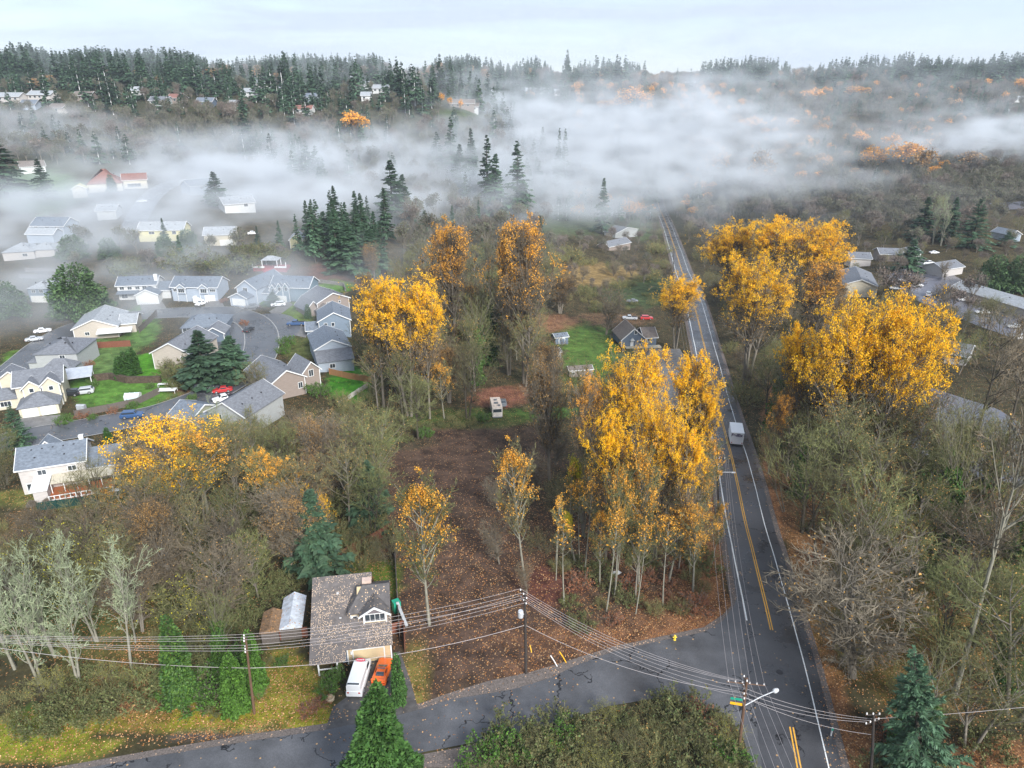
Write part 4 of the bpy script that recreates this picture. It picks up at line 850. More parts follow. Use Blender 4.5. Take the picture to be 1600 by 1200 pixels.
H.garage(.32 * H.w, 3.2); MB().prism([(-.2, 0), (4.4, 0), (4.4, .25), (0, 2.1), (-.2, 2.1)], 'y', -1.6, -.5).build('stair', TRIM, H.root); H.done()
H = simple('grey_house', 'pale grey gabled house with garage left of the blue gabled house', 370, 449, 400, 452, 5.0, 16, 2.6, W_LBLUE, RF_BLUE, 'y', wmin=7.5); H.win(-.5, 4.4, 1.5, 1.4, 0, 'f', 3); H.block(-4.2, 2.2, -3.5, -.02, 2.7, 1.5, 'y', RF_BLUE); H.garage(-1.0, 4.6, 2.1, -3.5); H.block(3.75, 8.5, 3, 15, 3.0, 2.4, 'x', RF_BLUE); H.done()
H = simple('blue_house', 'steel blue house with three steep white trimmed gables on the cul de sac', 436, 447, 468, 450, 4.8, 9, 2.6, W_TEAL, RF_BLUE, 'x', wmin=13); 
for k_, xx in enumerate((-5.2, -3.0, -.9)): H.block(xx - 1.1, xx + 1.1, -.9 - .3 * (2 - k_), -.02, 4.6 - .5 * (k_ == 0), 1.7, 'y', RF_BLUE, over=.25); H.win(xx, 4.3 - .5 * (k_ == 0), .9, 1.2, -.9 - .3 * (2 - k_), 'f', 1)
H.garage(-3, 4.6, 2.1, -1.8); H.done()
H = simple('brown_house', 'brown gabled house between two blue grey houses on the cul de sac', 495, 473, 545, 466, 4.6, 11, 2.4, W_BROWN, RF_GREY, 'y', wins=((-.15, 3.8, 1.1, .9), (.2, 3.8, .6, .6, 1))); H.block(-9, -4.0, 1, 9, 2.8, 2.4, 'y', RF_GREY); H.block(-6, -1, -4, -.05, 2.6, 1.7, 'y', RF_BROWN); H.done()
H = simple('slate_house', 'slate blue gable end house with two small white windows', 497, 500, 547, 501, 5.2, 12, 2.4, W_BLUE, RF_BLUE, 'y', wins=((-.28, 4.0, .8, 1.0, 1), (-.05, 4.0, .8, 1.0, 1))); H.block(-H.w / 2 - 3.5, -H.w / 2, 0, 7, 2.7, 1.5, 'x', RF_BLUE); H.done()
H = simple('slate_house', 'tall slate blue house with lean to roof above the orange board fence', 492, 544, 547, 542, 5.4, 13, 2.2, W_LBLUE, RF_BLUE, 'y'); H.shed_roof(-H.w / 2 - .3, H.w / 2 + .3, -4.3, 0, 2.9, 4.9, RF_GREY); H.wall.box(-H.w / 2, H.w / 2, -3.9, 0, -2, 2.9); H.win(-1, 1.7, 1.3, 1.1, -3.9); H.done()
H = simple('brown_house', 'dark brown house with crossing gables behind bare branches', 426, 600, 470, 590, 4.4, 13, 2.6, W_BROWN, RF_GREY, 'y', wmin=9); H.block(4.5, 9, 1, 8, 5.0, 2.2, 'y', RF_GREY); H.win(6.7, 4.3, 1.1, 1.6, 1, 'f', 2); H.win(3.2, 2.4, 1.0, 1.4, 0); H.done()
H = simple('grey_house', 'pale grey house with blank gable wall and two narrow windows', 322, 641, 383, 652, 5.0, 13, 2.6, W_GREY, RF_GREY, 'y', wins=((-.38, 4.1, .5, 1.0, 1), (-.14, 4.1, .5, 1.0, 1))); H.shed_roof(-H.w / 2 - 2.2, -H.w / 2, 1, 6, 2.4, 3.2, RF_GREY); H.done()
H = simple('olive_house', 'low olive house with arched window beside the pale grey gable wall', 285, 664, 318, 672, 2.9, 12, 1.7, W_OLIVE, RF_BLUE, 'y', wmin=7); H.win(.2, 1.8, 1.5, 1.1, 0, 'f', 3)
MB().prism([(.2 + .85 * math.cos(a), 2.4 + .75 * math.sin(a)) for a in np.linspace(0, math.pi, 9)], 'y', -.06, -.003).build('window', TRIM, H.root); H.block(-9.5, -3.55, 3, 11, 2.8, 1.8, 'x', RF_BLUE); H.done()
H = simple('blue_house', 'grey blue two storey house left of the broad green conifer in the mist', 42, 450, 72, 451, 4.8, 9, 1.8, W_BLUE, RF_PALE, 'x', hip=.8, wins=((-.2, 3.8, 1.2, .9), (.2, 3.8, 1.2, .9)), garage=(.0, 5)); H.done()
H = simple('grey_house', 'grey hipped house at the left edge below the misty terraces', 3, 395, 52, 391, 3.2, 12, 2.4, W_PINK, RF_PALE, 'x', hip=.9, wins=((.2, 1.8, 1.6, 1.0),)); H.done()
H = simple('grey_house', 'low grey house with row of small dormers in the left mist', 44, 391, 84, 388, 3.0, 10, 2.0, W_PINK, RF_PALE, 'x', hip=.9); H.done()
H = simple('blue_house', 'two storey house with wide band of white windows in the left mist', 48, 353, 98, 353, 5.0, 10, 2.6, W_LBLUE, RF_BLUE, 'x', wins=((-.35, 4.2, 1.6, .9), (.0, 4.2, 1.6, .9), (.3, 4.2, 1.6, .9))); H.block(-5, 6, -6, -.02, 2.9, 1.8, 'x', RF_PALE); H.done()
H = simple('red_roof_house', 'large house with terracotta hipped roof above the fog on the left', 136, 288, 190, 285, 4.2, 18, 6.0, W_CREAM, RF_RED, 'x', hip=.95); H.block(H.w / 2, H.w / 2 + 11, 6, 16, 4.6, 2.6, 'x', RF_RED); H.block(-H.w / 2 - 6, -H.w / 2, -8, -.1, 3.0, 1.6, 'y', W_YEL); H.win(H.w / 2 + 5, 2.0, 6, 1.6, 6, 'f', 4); H.done()
for nm, lb, a, kw in [
    ('cream_house', 'cream house with tall chimney dimly seen in the thick fog', (215, 360, 285, 358, 4.6, 9, 2.4, W_YEL, RF_PALE), dict(wins=((.3, 3.4, 1.4, 1.2), (-.2, 3.4, 2, .9)))),
    ('blue_house', 'blue porch house with yellow door panel fading into the fog', (296, 290, 334, 289, 4.8, 9, 2.4, W_LBLUE, RF_BLUE), dict(wins=((.0, 3.6, 2, 1.1),))),
    ('grey_house', 'grey house with round gable window lost in the fog', (350, 318, 398, 317, 4.4, 10, 2.6, W_WHITE, RF_PALE), dict(wins=((.2, 3.4, 1.6, 1.2),))),
    ('cream_house', 'cream house with white garage partly hidden by foggy trees', (318, 367, 366, 366, 4.4, 9, 2.2, W_CREAM, RF_PALE), dict(garage=(.2, 4.5))),
    ('cream_house', 'small cream gable house between fog and dark conifers', (452, 374, 472, 374, 3.6, 9, 2.0, W_YEL, RF_PALE), dict(ridge='y')),
    ('white_house', 'white house with brown roof behind the left edge conifers', (32, 262, 70, 258, 3.6, 9, 2.6, W_WHITE, RF_BROWN), dict(wins=((.2, 2, 1.5, 1.2),))),
    ('white_house', 'small white house in the haze below the red roof house', (150, 330, 180, 328, 4.0, 8, 2.0, W_WHITE, RF_PALE), dict())]:
    simple(nm, lb, *a, **kw).done()
# --- slate cottage on the lawn, sheds, house at the end of the road
H = simple('slate_cottage', 'slate blue cottage with white trimmed steep gable beside the road', 972, 530, 1008, 530, 2.6, 10, 3.6, W_SLATE, RF_BROWN, 'y', wmin=8.2, over=.35); H.win(0.6, 5.0, .9, 1.3, 0, 'f', 1); H.win(2.2, 1.5, 1.1, 1.1, 0); H.door(-.5, 1.0, 2.0); 
MB().prism([(.2, 2.3), (-1.2, 2.3), (-.5, 3.2)], 'y', -.9, -.07).build('porch', TRIM, H.root); H.block(4.15, 8.3, 1.2, 9, 2.6, 2.2, 'x', RF_BROWN); H.win(6.0, 1.6, 1.4, 1.1, 1.2, 'f', 2); MB().box(-3, 9, -2.2, -.1, -1.5, .25).build('porch_deck', PATIO, H.root); H.done()
for nm, lb, a, kw in [
    ('shed', 'slate blue shed with white framed door on the lawn edge', (868, 527, 888, 527, 2.4, 4, .8, W_SLATE, RF_BLUE), dict()),
    ('shed', 'weathered grey shed under the small yellow leaved tree', (856, 551, 877, 551, 2.2, 4, .6, W_GREY, RF_PALE), dict()),
    ('shed', 'long low brown shed with small white window between the autumn trees', (890, 578, 926, 578, 2.2, 3.5, .7, W_BROWN, RF_BROWN), dict(wins=((-.33, 1.3, .7, .7, 1),)))]:
    H = simple(nm, lb, *a, cat='shed', over=.2, **kw)
    if 'framed' in lb: H.door(0, 2.2, 2.0, 0, TRIM); MB().box(-.95, .95, -.1, -.075, .1, 1.85).build('door_panel', W_SLATE, H.root)
    H.done()
for nm, lb, a, kw in [
    ('pale_house', 'pale grey roofed house behind dark shrubs near the end of the road', (962, 362, 996, 360, 4.0, 9, 2.4, W_GREY, RF_GREY), dict(ridge='y')),
    ('pale_house', 'weathered house among frosted shrubs below the pale roofed house', (952, 382, 985, 381, 3.4, 8, 2.2, W_BROWN, RF_GREY), dict()),
    ('pale_house', 'white hut beside the fogged end of the road', (966, 334, 978, 334, 3.4, 6, 1.8, W_WHITE, RF_PALE), dict(ridge='y')),
    ('long_building', 'long grey roofed building angled behind the big golden tree', (1318, 446, 1372, 446, 4.6, 22, 2.2, W_CREAM, RF_GREY), dict(ridge='y')),
    ('grey_house', 'grey roofed house behind the long angled building', (1330, 405, 1362, 403, 3.6, 10, 1.8, W_PINK, RF_GREY), dict(ridge='x')),
    ('grey_house', 'grey roofed house left of the single dark conifer by the court', (1376, 398, 1412, 397, 3.2, 10, 1.8, W_BROWN, RF_GREY), dict()),
    ('grey_house', 'small pale end of a house right of the single dark conifer', (1425, 396, 1440, 394, 3.2, 8, 1.8, W_WHITE, RF_GREY), dict()),
    ('grey_house', 'low grey roofed house in front of the dark cedar clump', (1475, 421, 1506, 416, 3.2, 9, 1.8, W_PINK, RF_GREY), dict()),
    ('row_building', 'long low building with pale grey roof running to the right edge', (1488, 447, 1622, 487, 3.4, 9, 1.9, W_BEIGE, RF_PALE), dict(kr=3)),
    ('blue_house', 'small blue gabled house at the right edge among conifers', (1577, 367, 1596, 366, 3.6, 10, 2.0, W_LBLUE, RF_BLUE), dict(ridge='y')),
    ('grey_house', 'grey roof glimpsed between dark trunks right of the golden tree', (1478, 552, 1512, 556, 3.0, 10, 2.0, W_PINK, RF_GREY), dict())]:
    simple(nm, lb, *a, **kw).done()
# hill houses, far
far = [(10, 160, 44, 'long pale mauve roofed house at the left edge of the hill', W_PINK, RF_PALE), (62, 157, 40, 'second mauve roofed house along the left hill street', W_PINK, RF_PALE), (45, 172, 22, 'small blue house below the mauve roofs on the left hill', W_LBLUE, RF_BLUE), (88, 178, 24, 'tan house sunk among brown trees on the left hill', W_BEIGE, RF_BROWN),
       (130, 158, 26, 'brown roofed house beside the dark twin conifer', W_BROWN, RF_BROWN), (248, 166, 28, 'grey gabled house in the middle of the left hill', W_GREY, RF_GREY), (272, 162, 22, 'brick coloured house beside the grey gabled hill house', W_BROWN, RF_RED), (320, 168, 24, 'slate roofed house half hidden by hill trees', W_SLATE, RF_SLATE if False else RF_BLUE), (362, 172, 12, 'bright white garden house above the single tall conifer', W_WHITE, RF_PALE),
       (392, 152, 26, 'long white flat roofed house on the hill', W_WHITE, RF_PALE), (405, 138, 22, 'pale house on the upper hill street', W_PINK, RF_PALE), (485, 160, 18, 'blue grey house between hill conifers', W_LBLUE, RF_BLUE), (474, 180, 26, 'red roofed cottage low on the hill above the fog', W_WHITE, RF_RED), (545, 128, 22, 'upper white house left of the hilltop gap', W_WHITE, RF_PALE), (566, 140, 20, 'white house beside parked cars on the hill', W_WHITE, RF_PALE),
       (594, 146, 24, 'wide white roofed house in the middle of the hill', W_WHITE, RF_PALE), (572, 158, 14, 'small white hut low on the hill', W_WHITE, RF_PALE), (652, 142, 22, 'grey house under the tallest ridge conifers', W_GREY, RF_GREY), (722, 170, 38, 'large brown farmhouse on a green lawn above the fog', W_BROWN, RF_BROWN), (738, 175, 18, 'white gabled annex of the hill lawn', W_WHITE, RF_BROWN),
       (770, 152, 20, 'pale house at the right of the brown farmhouse', W_WHITE, RF_PALE), (818, 148, 18, 'white house left of the centre ridge gap', W_WHITE, RF_PALE), (846, 148, 24, 'white roofed house on the centre ridge', W_WHITE, RF_PALE), (868, 150, 16, 'small house right of the centre ridge gap', W_PINK, RF_PALE), (1592, 160, 16, 'pale building at the right edge of the wooded hill', W_WHITE, RF_PALE), (1582, 182, 10, 'white hut low on the wooded hill at the right edge', W_WHITE, RF_PALE), (430, 150, 18, 'pale roofed house beside the upper hill street', W_PINK, RF_PALE), (215, 150, 16, 'white walled house between ridge conifers', W_WHITE, RF_PALE)]
for (u, v, wp, lb, wm, rm) in far:
    c = G(u, v); dpt = c.y * math.cos(PITCH) + (CAMZ - c.z) * math.sin(PITCH); w = wp * dpt / FPX
    H = House('hill_house', lb, c.x, c.y, random.uniform(-.25, .25), wm); H.block(-w / 2, w / 2, 0, 10, 4.2, 2.6, 'x', rm, z0=-5, over=.7); 
    for k in range(int(w // 4)): H.win(-w / 2 + 2.2 + 4 * k, 2.6, 1.8, 1.3, 0, 'f', 1)
    H.done(); keep(c.x, c.y - 4, w * .5 + 5); keep(c.x, c.y - 16, w * .4)

# ------------------------------------------------------------------ vehicles
def paint(name, c): return mat('paint_' + name, c, .28, .05, .6, coat=.6, spec=.5)
TYRE = mat('tyre', (.02, .02, .02), .85, .2, 6); RIM = mat('rim', (.45, .46, .48), .3, .1, 4, metal=.6); LAMP_R = mat('tail_light', (.45, .02, .015), .3, .1, 3); LAMP_W = mat('head_light', (.8, .8, .78), .15, .05, 3)
def car_mesh(prof, W, inset=.0, n=5):
    """lofted body: prof = list of (y, z_bottom, z_top, half width) stations front (+y) to back, rounded across"""
    V = []; Q = []; m = 8
    for (y, zb, zt, hw) in prof:
        V += [(-hw * .96, y, zb), (-hw, y, zb + (zt - zb) * .35), (-hw * .97, y, zb + (zt - zb) * .8), (-hw * .84, y, zt), (hw * .84, y, zt), (hw * .97, y, zb + (zt - zb) * .8), (hw, y, zb + (zt - zb) * .35), (hw * .96, y, zb)]
    for i in range(len(prof) - 1):
        for k in range(m): Q.append((i * m + k, (i + 1) * m + k, (i + 1) * m + (k + 1) % m, i * m + (k + 1) % m))
    return V, Q + [tuple(range(m)), tuple(range((len(prof) - 1) * m, len(prof) * m))[::-1]]
def vehicle(name, label, cat, loc, rotz, kind, m, group=None, parts=True):
    root = thing(name, label, cat, loc, rotz, group)
    L, W = {'sedan': (4.6, .9), 'suv': (4.7, .94), 'pickup': (5.5, .97), 'sports': (4.5, .97), 'van': (5.6, 1.0)}[kind]
    h = L / 2
    if kind == 'van':
        P = [(h, .45, .75, .80), (h - .12, .3, 1.0, .92), (h - .9, .25, 1.15, W), (-h + .1, .28, 1.15, W), (-h, .35, 1.1, W * .95)]
        C = [(h - .75, 1.1, 1.17, .93), (h - 1.45, 1.1, 2.05, .90), (h - 1.9, 1.1, 2.22, .90), (-h + .35, 1.1, 2.22, .88), (-h + .06, 1.1, 2.05, .88)]
    elif kind == 'sedan':
        P = [(h, .4, .62, .72), (h - .25, .25, .74, .86), (h - 1.2, .22, .88, W), (-h + 1, .22, .92, W), (-h + .2, .28, .88, .86), (-h, .4, .72, .74)]
        C = [(h - 1.25, .85, .90, .80), (h - 2.0, .85, 1.36, .68), (-h + 1.5, .85, 1.38, .66), (-h + .75, .85, .94, .74)]
    elif kind == 'suv':
        P = [(h, .45, .8, .76), (h - .2, .3, .95, .9), (h - 1.15, .28, 1.05, W), (-h + .3, .28, 1.05, W), (-h, .4, .95, .88)]
        C = [(h - 1.15, 1.0, 1.06, .86), (h - 1.75, 1.0, 1.62, .76), (-h + .6, 1.0, 1.66, .75), (-h + .1, 1.0, 1.1, .82)]
    elif kind == 'pickup':
        P = [(h, .5, .9, .8), (h - .2, .35, 1.0, .93), (h - 1.4, .32, 1.1, W), (-h + .15, .32, 1.08, W), (-h, .45, 1.0, .92)]
        C = [(h - 1.4, 1.05, 1.1, .88), (h - 1.95, 1.05, 1.72, .78), (h - 3.1, 1.05, 1.74, .78), (h - 3.35, 1.05, 1.1, .85)]
    else:
        P = [(h, .25, .42, .72), (h - .35, .16, .62, .92), (h - 1.3, .14, .74, W), (-.1, .14, .80, .93), (-h + .9, .14, .88, W), (-h + .1, .2, .86, .92), (-h, .35, .8, .84)]
        C = [(h - 1.5, .7, .76, .74), (h - 2.35, .7, 1.12, .60), (h - 3.0, .7, 1.13, .58), (-h + .7, .7, .88, .66)]
    body = MB().add(*car_mesh(P, W)).build('body', m, root, smooth=False)
    ca = MB().add(*car_mesh(C, W)).build('cabin', m, root)
    # glass: slightly proud panels on the cabin flanks, screen and rear
    g = MB()
    def pan(a, b, z0, z1, k=1.012):
        (ya, _, za, wa), (yb, _, zb, wb) = a, b
        for sx in (-1, 1): g.add([(sx * wa * k * .99, ya, z0), (sx * wb * k * .99, yb, z0), (sx * wb * k * .95, yb, z1), (sx * wa * k * .95, ya, z1)], [(0, 1, 2, 3)])
    if kind == 'van':
        pan((h - 1.25, 0, 0, .93), (h - 2.3, 0, 0, .91), 1.25, 1.85)
    else: pan((C[1][0] + .1, 0, 0, C[1][3] * 1.14), (C[2][0] - .05, 0, 0, C[2][3] * 1.15), C[0][1] + (C[1][2] - C[0][1]) * .28, C[1][2] - .10)
    for (a, b) in ((C[0], C[1]), (C[-1], C[-2])):
        f0, f1 = .22, .88; y0 = a[0] + (b[0] - a[0]) * f0; y1 = a[0] + (b[0] - a[0]) * f1; z0 = a[2] + (b[2] - a[2]) * f0; z1 = a[2] + (b[2] - a[2]) * f1; w0 = a[3] + (b[3] - a[3]) * f0; w1 = a[3] + (b[3] - a[3]) * f1
        s = .02 if a is C[0] else -.02
        g.add([(-w0 * .82, y0 + s, z0 + .02), (w0 * .82, y0 + s, z0 + .02), (w1 * .8, y1 + s, z1 + .02), (-w1 * .8, y1 + s, z1 + .02)], [(0, 1, 2, 3)])
    g.build('windows', GLASS, root)
    wr = .36 if kind in ('suv', 'pickup', 'van') else .32
    for sy in (h - .95, -h + 1.0):
        for sx in (-1, 1):
            w = MB().prism([(sy + wr * math.cos(a), wr + wr * math.sin(a)) for a in np.linspace(0, 2 * math.pi, 15)[:-1]], 'x', sx * W * .80 if sx > 0 else -W * 1.01, sx * W * 1.01 if sx > 0 else -W * .80).build('wheel', TYRE, root)
            MB().prism([(sy + wr * .6 * math.cos(a), wr + wr * .6 * math.sin(a)) for a in np.linspace(0, 2 * math.pi, 11)[:-1]], 'x', sx * W * 1.012 if sx > 0 else -W * 1.03, sx * W * 1.03 if sx > 0 else -W * 1.012).build('rim', RIM, w)
    for sx in (-1, 1):
        MB().box(sx * .62 - .14, sx * .62 + .14, P[0][0] - .06, P[0][0] + .02, P[0][2] - .2, P[0][2] - .06).build('headlight', LAMP_W, root)
        MB().box(sx * .68 - .12, sx * .68 + .12, -h - .02, -h + .05, P[-1][2] - .26, P[-1][2] - .08).build('tail_light', LAMP_R, root)
    if kind == 'pickup': MB().box(-.82, .82, -h + .12, h - 3.45, 1.082, 1.09).build('bed', DARK, root)
    keep(loc[0], loc[1], 2.6)
    return root
def car_px(name, label, cat, u, v, ang, kind, m, group=None):
    """ang: heading in degrees anticlockwise from +x in the world"""
    p = G(u, v, .07); return vehicle(name, label, cat, (p.x, p.y, p.z), R(ang - 90), kind, m, group)
WHT, SIL, BLK, BLU, RED, ORG, GRY = paint('white', (.75, .76, .77)), paint('silver', (.42, .44, .46)), paint('black', (.018, .02, .024)), paint('blue', (.03, .075, .18)), paint('red', (.42, .03, .03)), paint('orange', (.85, .14, .008)), paint('grey', (.14, .15, .16))
van = car_px('delivery_van', 'white van with red and white roof badge parked beside the orange sports car', 'van', 562, 1064, 88, 'van', WHT)
bd = MB(); bd.prism([(.62 * math.cos(a), 1.95 - .0 + .30 * math.sin(a) - .75) for a in np.linspace(0, 2 * math.pi, 19)[:-1]], 'z', 2.223, 2.235); b0 = bd.build('roof_badge', mat('badge_red', (.55, .03, .07), .4, .1, 3), van)
lt_ = MB()
for k in range(5): lt_.box(-.42 + k * .18, -.32 + k * .18, 1.13, 1.30, 2.237, 2.243)
lt_.build('badge_lettering', TRIM, b0)
car_px('sports_car', 'bright orange sports car with dark engine cover parked by the garage', 'sports car', 598, 1052, 86, 'sports', ORG)
_sc = [o for o in COL.objects if o.name.startswith('sports_car')][0]
MB().add([(-.5, -.2, 1.15), (.5, -.2, 1.15), (.42, -1.35, .99), (-.42, -1.35, .99)], [(3, 2, 1, 0)]).build('engine_cover', mat('engine_cover_grey', (.10, .11, .13), .3, .2, 2), _sc)
MB().box(-.9, .9, -2.22, -1.98, 1.02, 1.07).box(-.7, -.62, -2.18, -2.0, .84, 1.018).box(.62, .7, -2.18, -2.0, .84, 1.018).build('spoiler', ORG, _sc)
# parcel truck on the main road
p = G(1148, 688, .08); d_ = (G(1134, 640) - G(1150, 700)); ya = math.atan2(d_.y, d_.x) - math.pi / 2
WHB = mat('truck_white', (.86, .87, .88), .4, .04, 1)
tr = thing('parcel_truck', 'white box truck driving away on the right lane of the main road', 'truck', (p.x, p.y, p.z), ya)
MB().box(-1.15, 1.15, -3.2, 1.6, .75, 3.15).build('cargo_box', WHB, tr); MB().box(-1.19, 1.19, -3.24, 1.64, 3.153, 3.24).build('box_roof', WHB, tr)
MB().prism([(1.61, .6), (3.0, .6), (3.15, 1.2), (2.5, 1.5), (2.0, 2.75), (1.61, 2.85)], 'x', -1.05, 1.05).build('cab', WHT, tr)
MB().box(-1.0, 1.0, -3.1, 3.0, .45, .6).box(-.9, .9, -3.45, -3.2, .42, .62).build('chassis', DARK, tr)
MB().add([(-.92, 2.56, 1.55), (.92, 2.56, 1.55), (.88, 2.06, 2.65), (-.88, 2.06, 2.65)], [(0, 1, 2, 3)]).build('windscreen', GLASS, tr)
for sy in (2.2, -2.0):
    for sx in (-1.12, .84):
        w = MB().prism([(sy + .42 * math.cos(a), .42 + .42 * math.sin(a)) for a in np.linspace(0, 2 * math.pi, 15)[:-1]], 'x', sx, sx + .28).build('wheel', TYRE, tr)
MB().box(-.95, .95, -3.235, -3.205, .85, 2.35).build('roll_up_door', mat('door_pale', (.78, .78, .80), .5, .15, 4, stretch=(1, 1, 6)), tr)
for sx in (-1.02, .86): MB().box(sx, sx + .16, -3.25, -3.205, .95, 1.15).build('tail_light', LAMP_R, tr)
def text(s, size, m, parent, loc, rot, name='lettering', al='CENTER'):
    cu = bpy.data.curves.new(name, 'FONT'); cu.body = s; cu.size = size; cu.extrude = .006; cu.align_x = al; cu.offset = size * .03
    o = bpy.data.objects.new(name, cu); COL.objects.link(o); cu.materials.append(m); o.parent = parent; o.location = loc; o.rotation_euler = rot
    dg = bpy.context.evaluated_depsgraph_get(); me = bpy.data.meshes.new_from_object(o.evaluated_get(dg)); me.materials.clear(); me.materials.append(m)
    o2 = bpy.data.objects.new(name, me); COL.objects.link(o2); o2.parent = parent; o2.location = loc; o2.rotation_euler = rot; bpy.data.objects.remove(o); return o2
PUR = mat('lettering_purple', (.045, .02, .10), .5, .05, 1); ORT = mat('lettering_grey', (.12, .10, .16), .5, .05, 1)
tr.scale = (1.16, 1.1, 1.1)
text('FedEx', .82, PUR, tr, (-.12, -3.262, 2.46), (math.pi / 2, 0, 0))
# motorhome on the clearing
p = G(775, 645); mh = thing('motorhome', 'old white motorhome with cluttered roof parked at the top of the dirt clearing', 'motorhome', (p.x, p.y, p.z), R(97 - 90))
MB().box(-1.2, 1.2, -3.4, 2.6, .5, 2.9).box(-1.15, 1.15, 2.603, 3.5, .5, 1.5).build('body', mat('motorhome_white', (.58, .54, .50), .5, .25, 1.5), mh)
MB().box(-1.22, 1.22, -3.42, 2.62, 2.903, 2.98).build('roof', mat('rv_roof', (.55, .47, .40), .8, .4, 2), mh)
for (a, b_, c, d) in ((-.4, .3, .5, 1.2), (-.5, .4, -1.4, -.6), (.2, .8, -2.8, -2.2)): MB().box(a, b_, c, d, 2.983, 3.2).build('roof_vent', GRY, mh)
MB().box(-1.0, 1.0, -3.44, -3.405, 1.7, 2.5).build('rear_window', GLASS, mh)
MB().box(-.9, .9, 3.505, 3.53, .9, 1.35).build('windscreen', GLASS, mh)
for sy in (2.4, -2.1):
    for sx in (-1.18, .95): MB().prism([(sy + .38 * math.cos(a), .38 + .38 * math.sin(a)) for a in np.linspace(0, 2 * math.pi, 13)[:-1]], 'x', sx, sx + .24).build('wheel', TYRE, mh)
MB().box(-1.1, 1.1, -3.75, -3.45, .4, .6).build('bumper', GRY, mh); keep(p.x, p.y, 5)
car_px('sedan', 'dark grey car beside the old motorhome', 'car', 786, 632, 95, 'sedan', GRY)
for nm, lb, u, v, a, k, m in [
    ('hatchback', 'metallic blue estate car parked on the wet street left of the golden maple', 207, 652, 12, 'suv', BLU), ('parked_suv', 'black car at the kerb, first of the row by the dark conifer', 318, 608, 22, 'suv', BLK), ('parked_suv', 'silver car behind the black one in the kerb row', 342, 595, 24, 'suv', SIL),
    ('parked_car', 'pale silver car at the far end of the kerb row', 364, 580, 38, 'sedan', WHT), ('parked_car', 'red car parked across the street from the silver one', 348, 612, 200, 'sedan', RED), ('parked_suv', 'dark green car in front of the pale grey house', 319, 640, 100, 'suv', BLK), ('parked_pickup', 'white pickup parked above the pale grey roof', 352, 626, 215, 'pickup', WHT),
    ('parked_car', 'white car on the upper street left of the tan house', 67, 519, 30, 'sedan', WHT), ('parked_car', 'silver car just below the white one on the left street', 54, 532, 28, 'sedan', SIL), ('parked_suv', 'white car in the driveway of the steel blue house', 435, 478, 195, 'suv', WHT), ('parked_pickup', 'blue pickup beside the slate blue gable house', 463, 508, 185, 'pickup', BLU), ('parked_car', 'dark car on the inner kerb of the cul de sac', 389, 517, 80, 'sedan', BLK),
    ('parked_car', 'white car in front of the pale blue house stair', 315, 476, 250, 'sedan', WHT), ('parked_car', 'grey car right of the pale blue house', 394, 481, 200, 'sedan', GRY), ('parked_pickup', 'silver pickup behind the slate cottage', 984, 499, 175, 'pickup', SIL), ('parked_car', 'rusty red car behind the slate cottage', 1010, 499, 0, 'suv', RED), ('parked_car', 'dark car among brambles beyond the slate cottage', 988, 472, 170, 'sedan', GRY),
    ('parked_car', 'dark car under the open metal carport', 110, 618, 190, 'suv', BLK), ('parked_suv', 'pale utility car at the edge of the bright lawn', 131, 615, 200, 'suv', SIL), ('parked_car', 'white car beside the single dark conifer in the right court', 1459, 396, 10, 'sedan', WHT), ('parked_pickup', 'white pickup nearer than the white car in the right court', 1450, 413, 5, 'pickup', WHT),
    ('parked_car', 'silver car under bare branches above the golden tree', 1400, 452, 160, 'sedan', SIL), ('parked_car', 'white car right of the long angled building', 1412, 440, 150, 'sedan', WHT), ('parked_car', 'white car between bare trees above the golden crown', 1432, 448, 10, 'suv', WHT), ('parked_suv', 'pale car nearest the golden crown in the right court', 1450, 462, 60, 'suv', SIL), ('parked_car', 'white car in the middle of the right court', 1507, 470, 165, 'sedan', WHT),
    ('parked_car', 'white car near the right edge of the court', 1535, 490, 170, 'sedan', WHT), ('parked_car', 'silver car at the lower side of the right court', 1585, 512, 170, 'sedan', SIL), ('parked_car', 'white car at the right edge between dark trunks', 1592, 530, 170, 'suv', WHT), ('parked_car', 'white car on the foggy upper lane', 222, 316, 200, 'sedan', WHT), ('parked_car', 'pale car on the foggy lane by the blue porch house', 288, 284, 180, 'sedan', WHT), ('parked_car', 'white car among the misty trees above the gazebo', 395, 366, 30, 'sedan', WHT)]:
    car_px(nm, lb, 'car', u, v, a, k, m, 'parked cars')

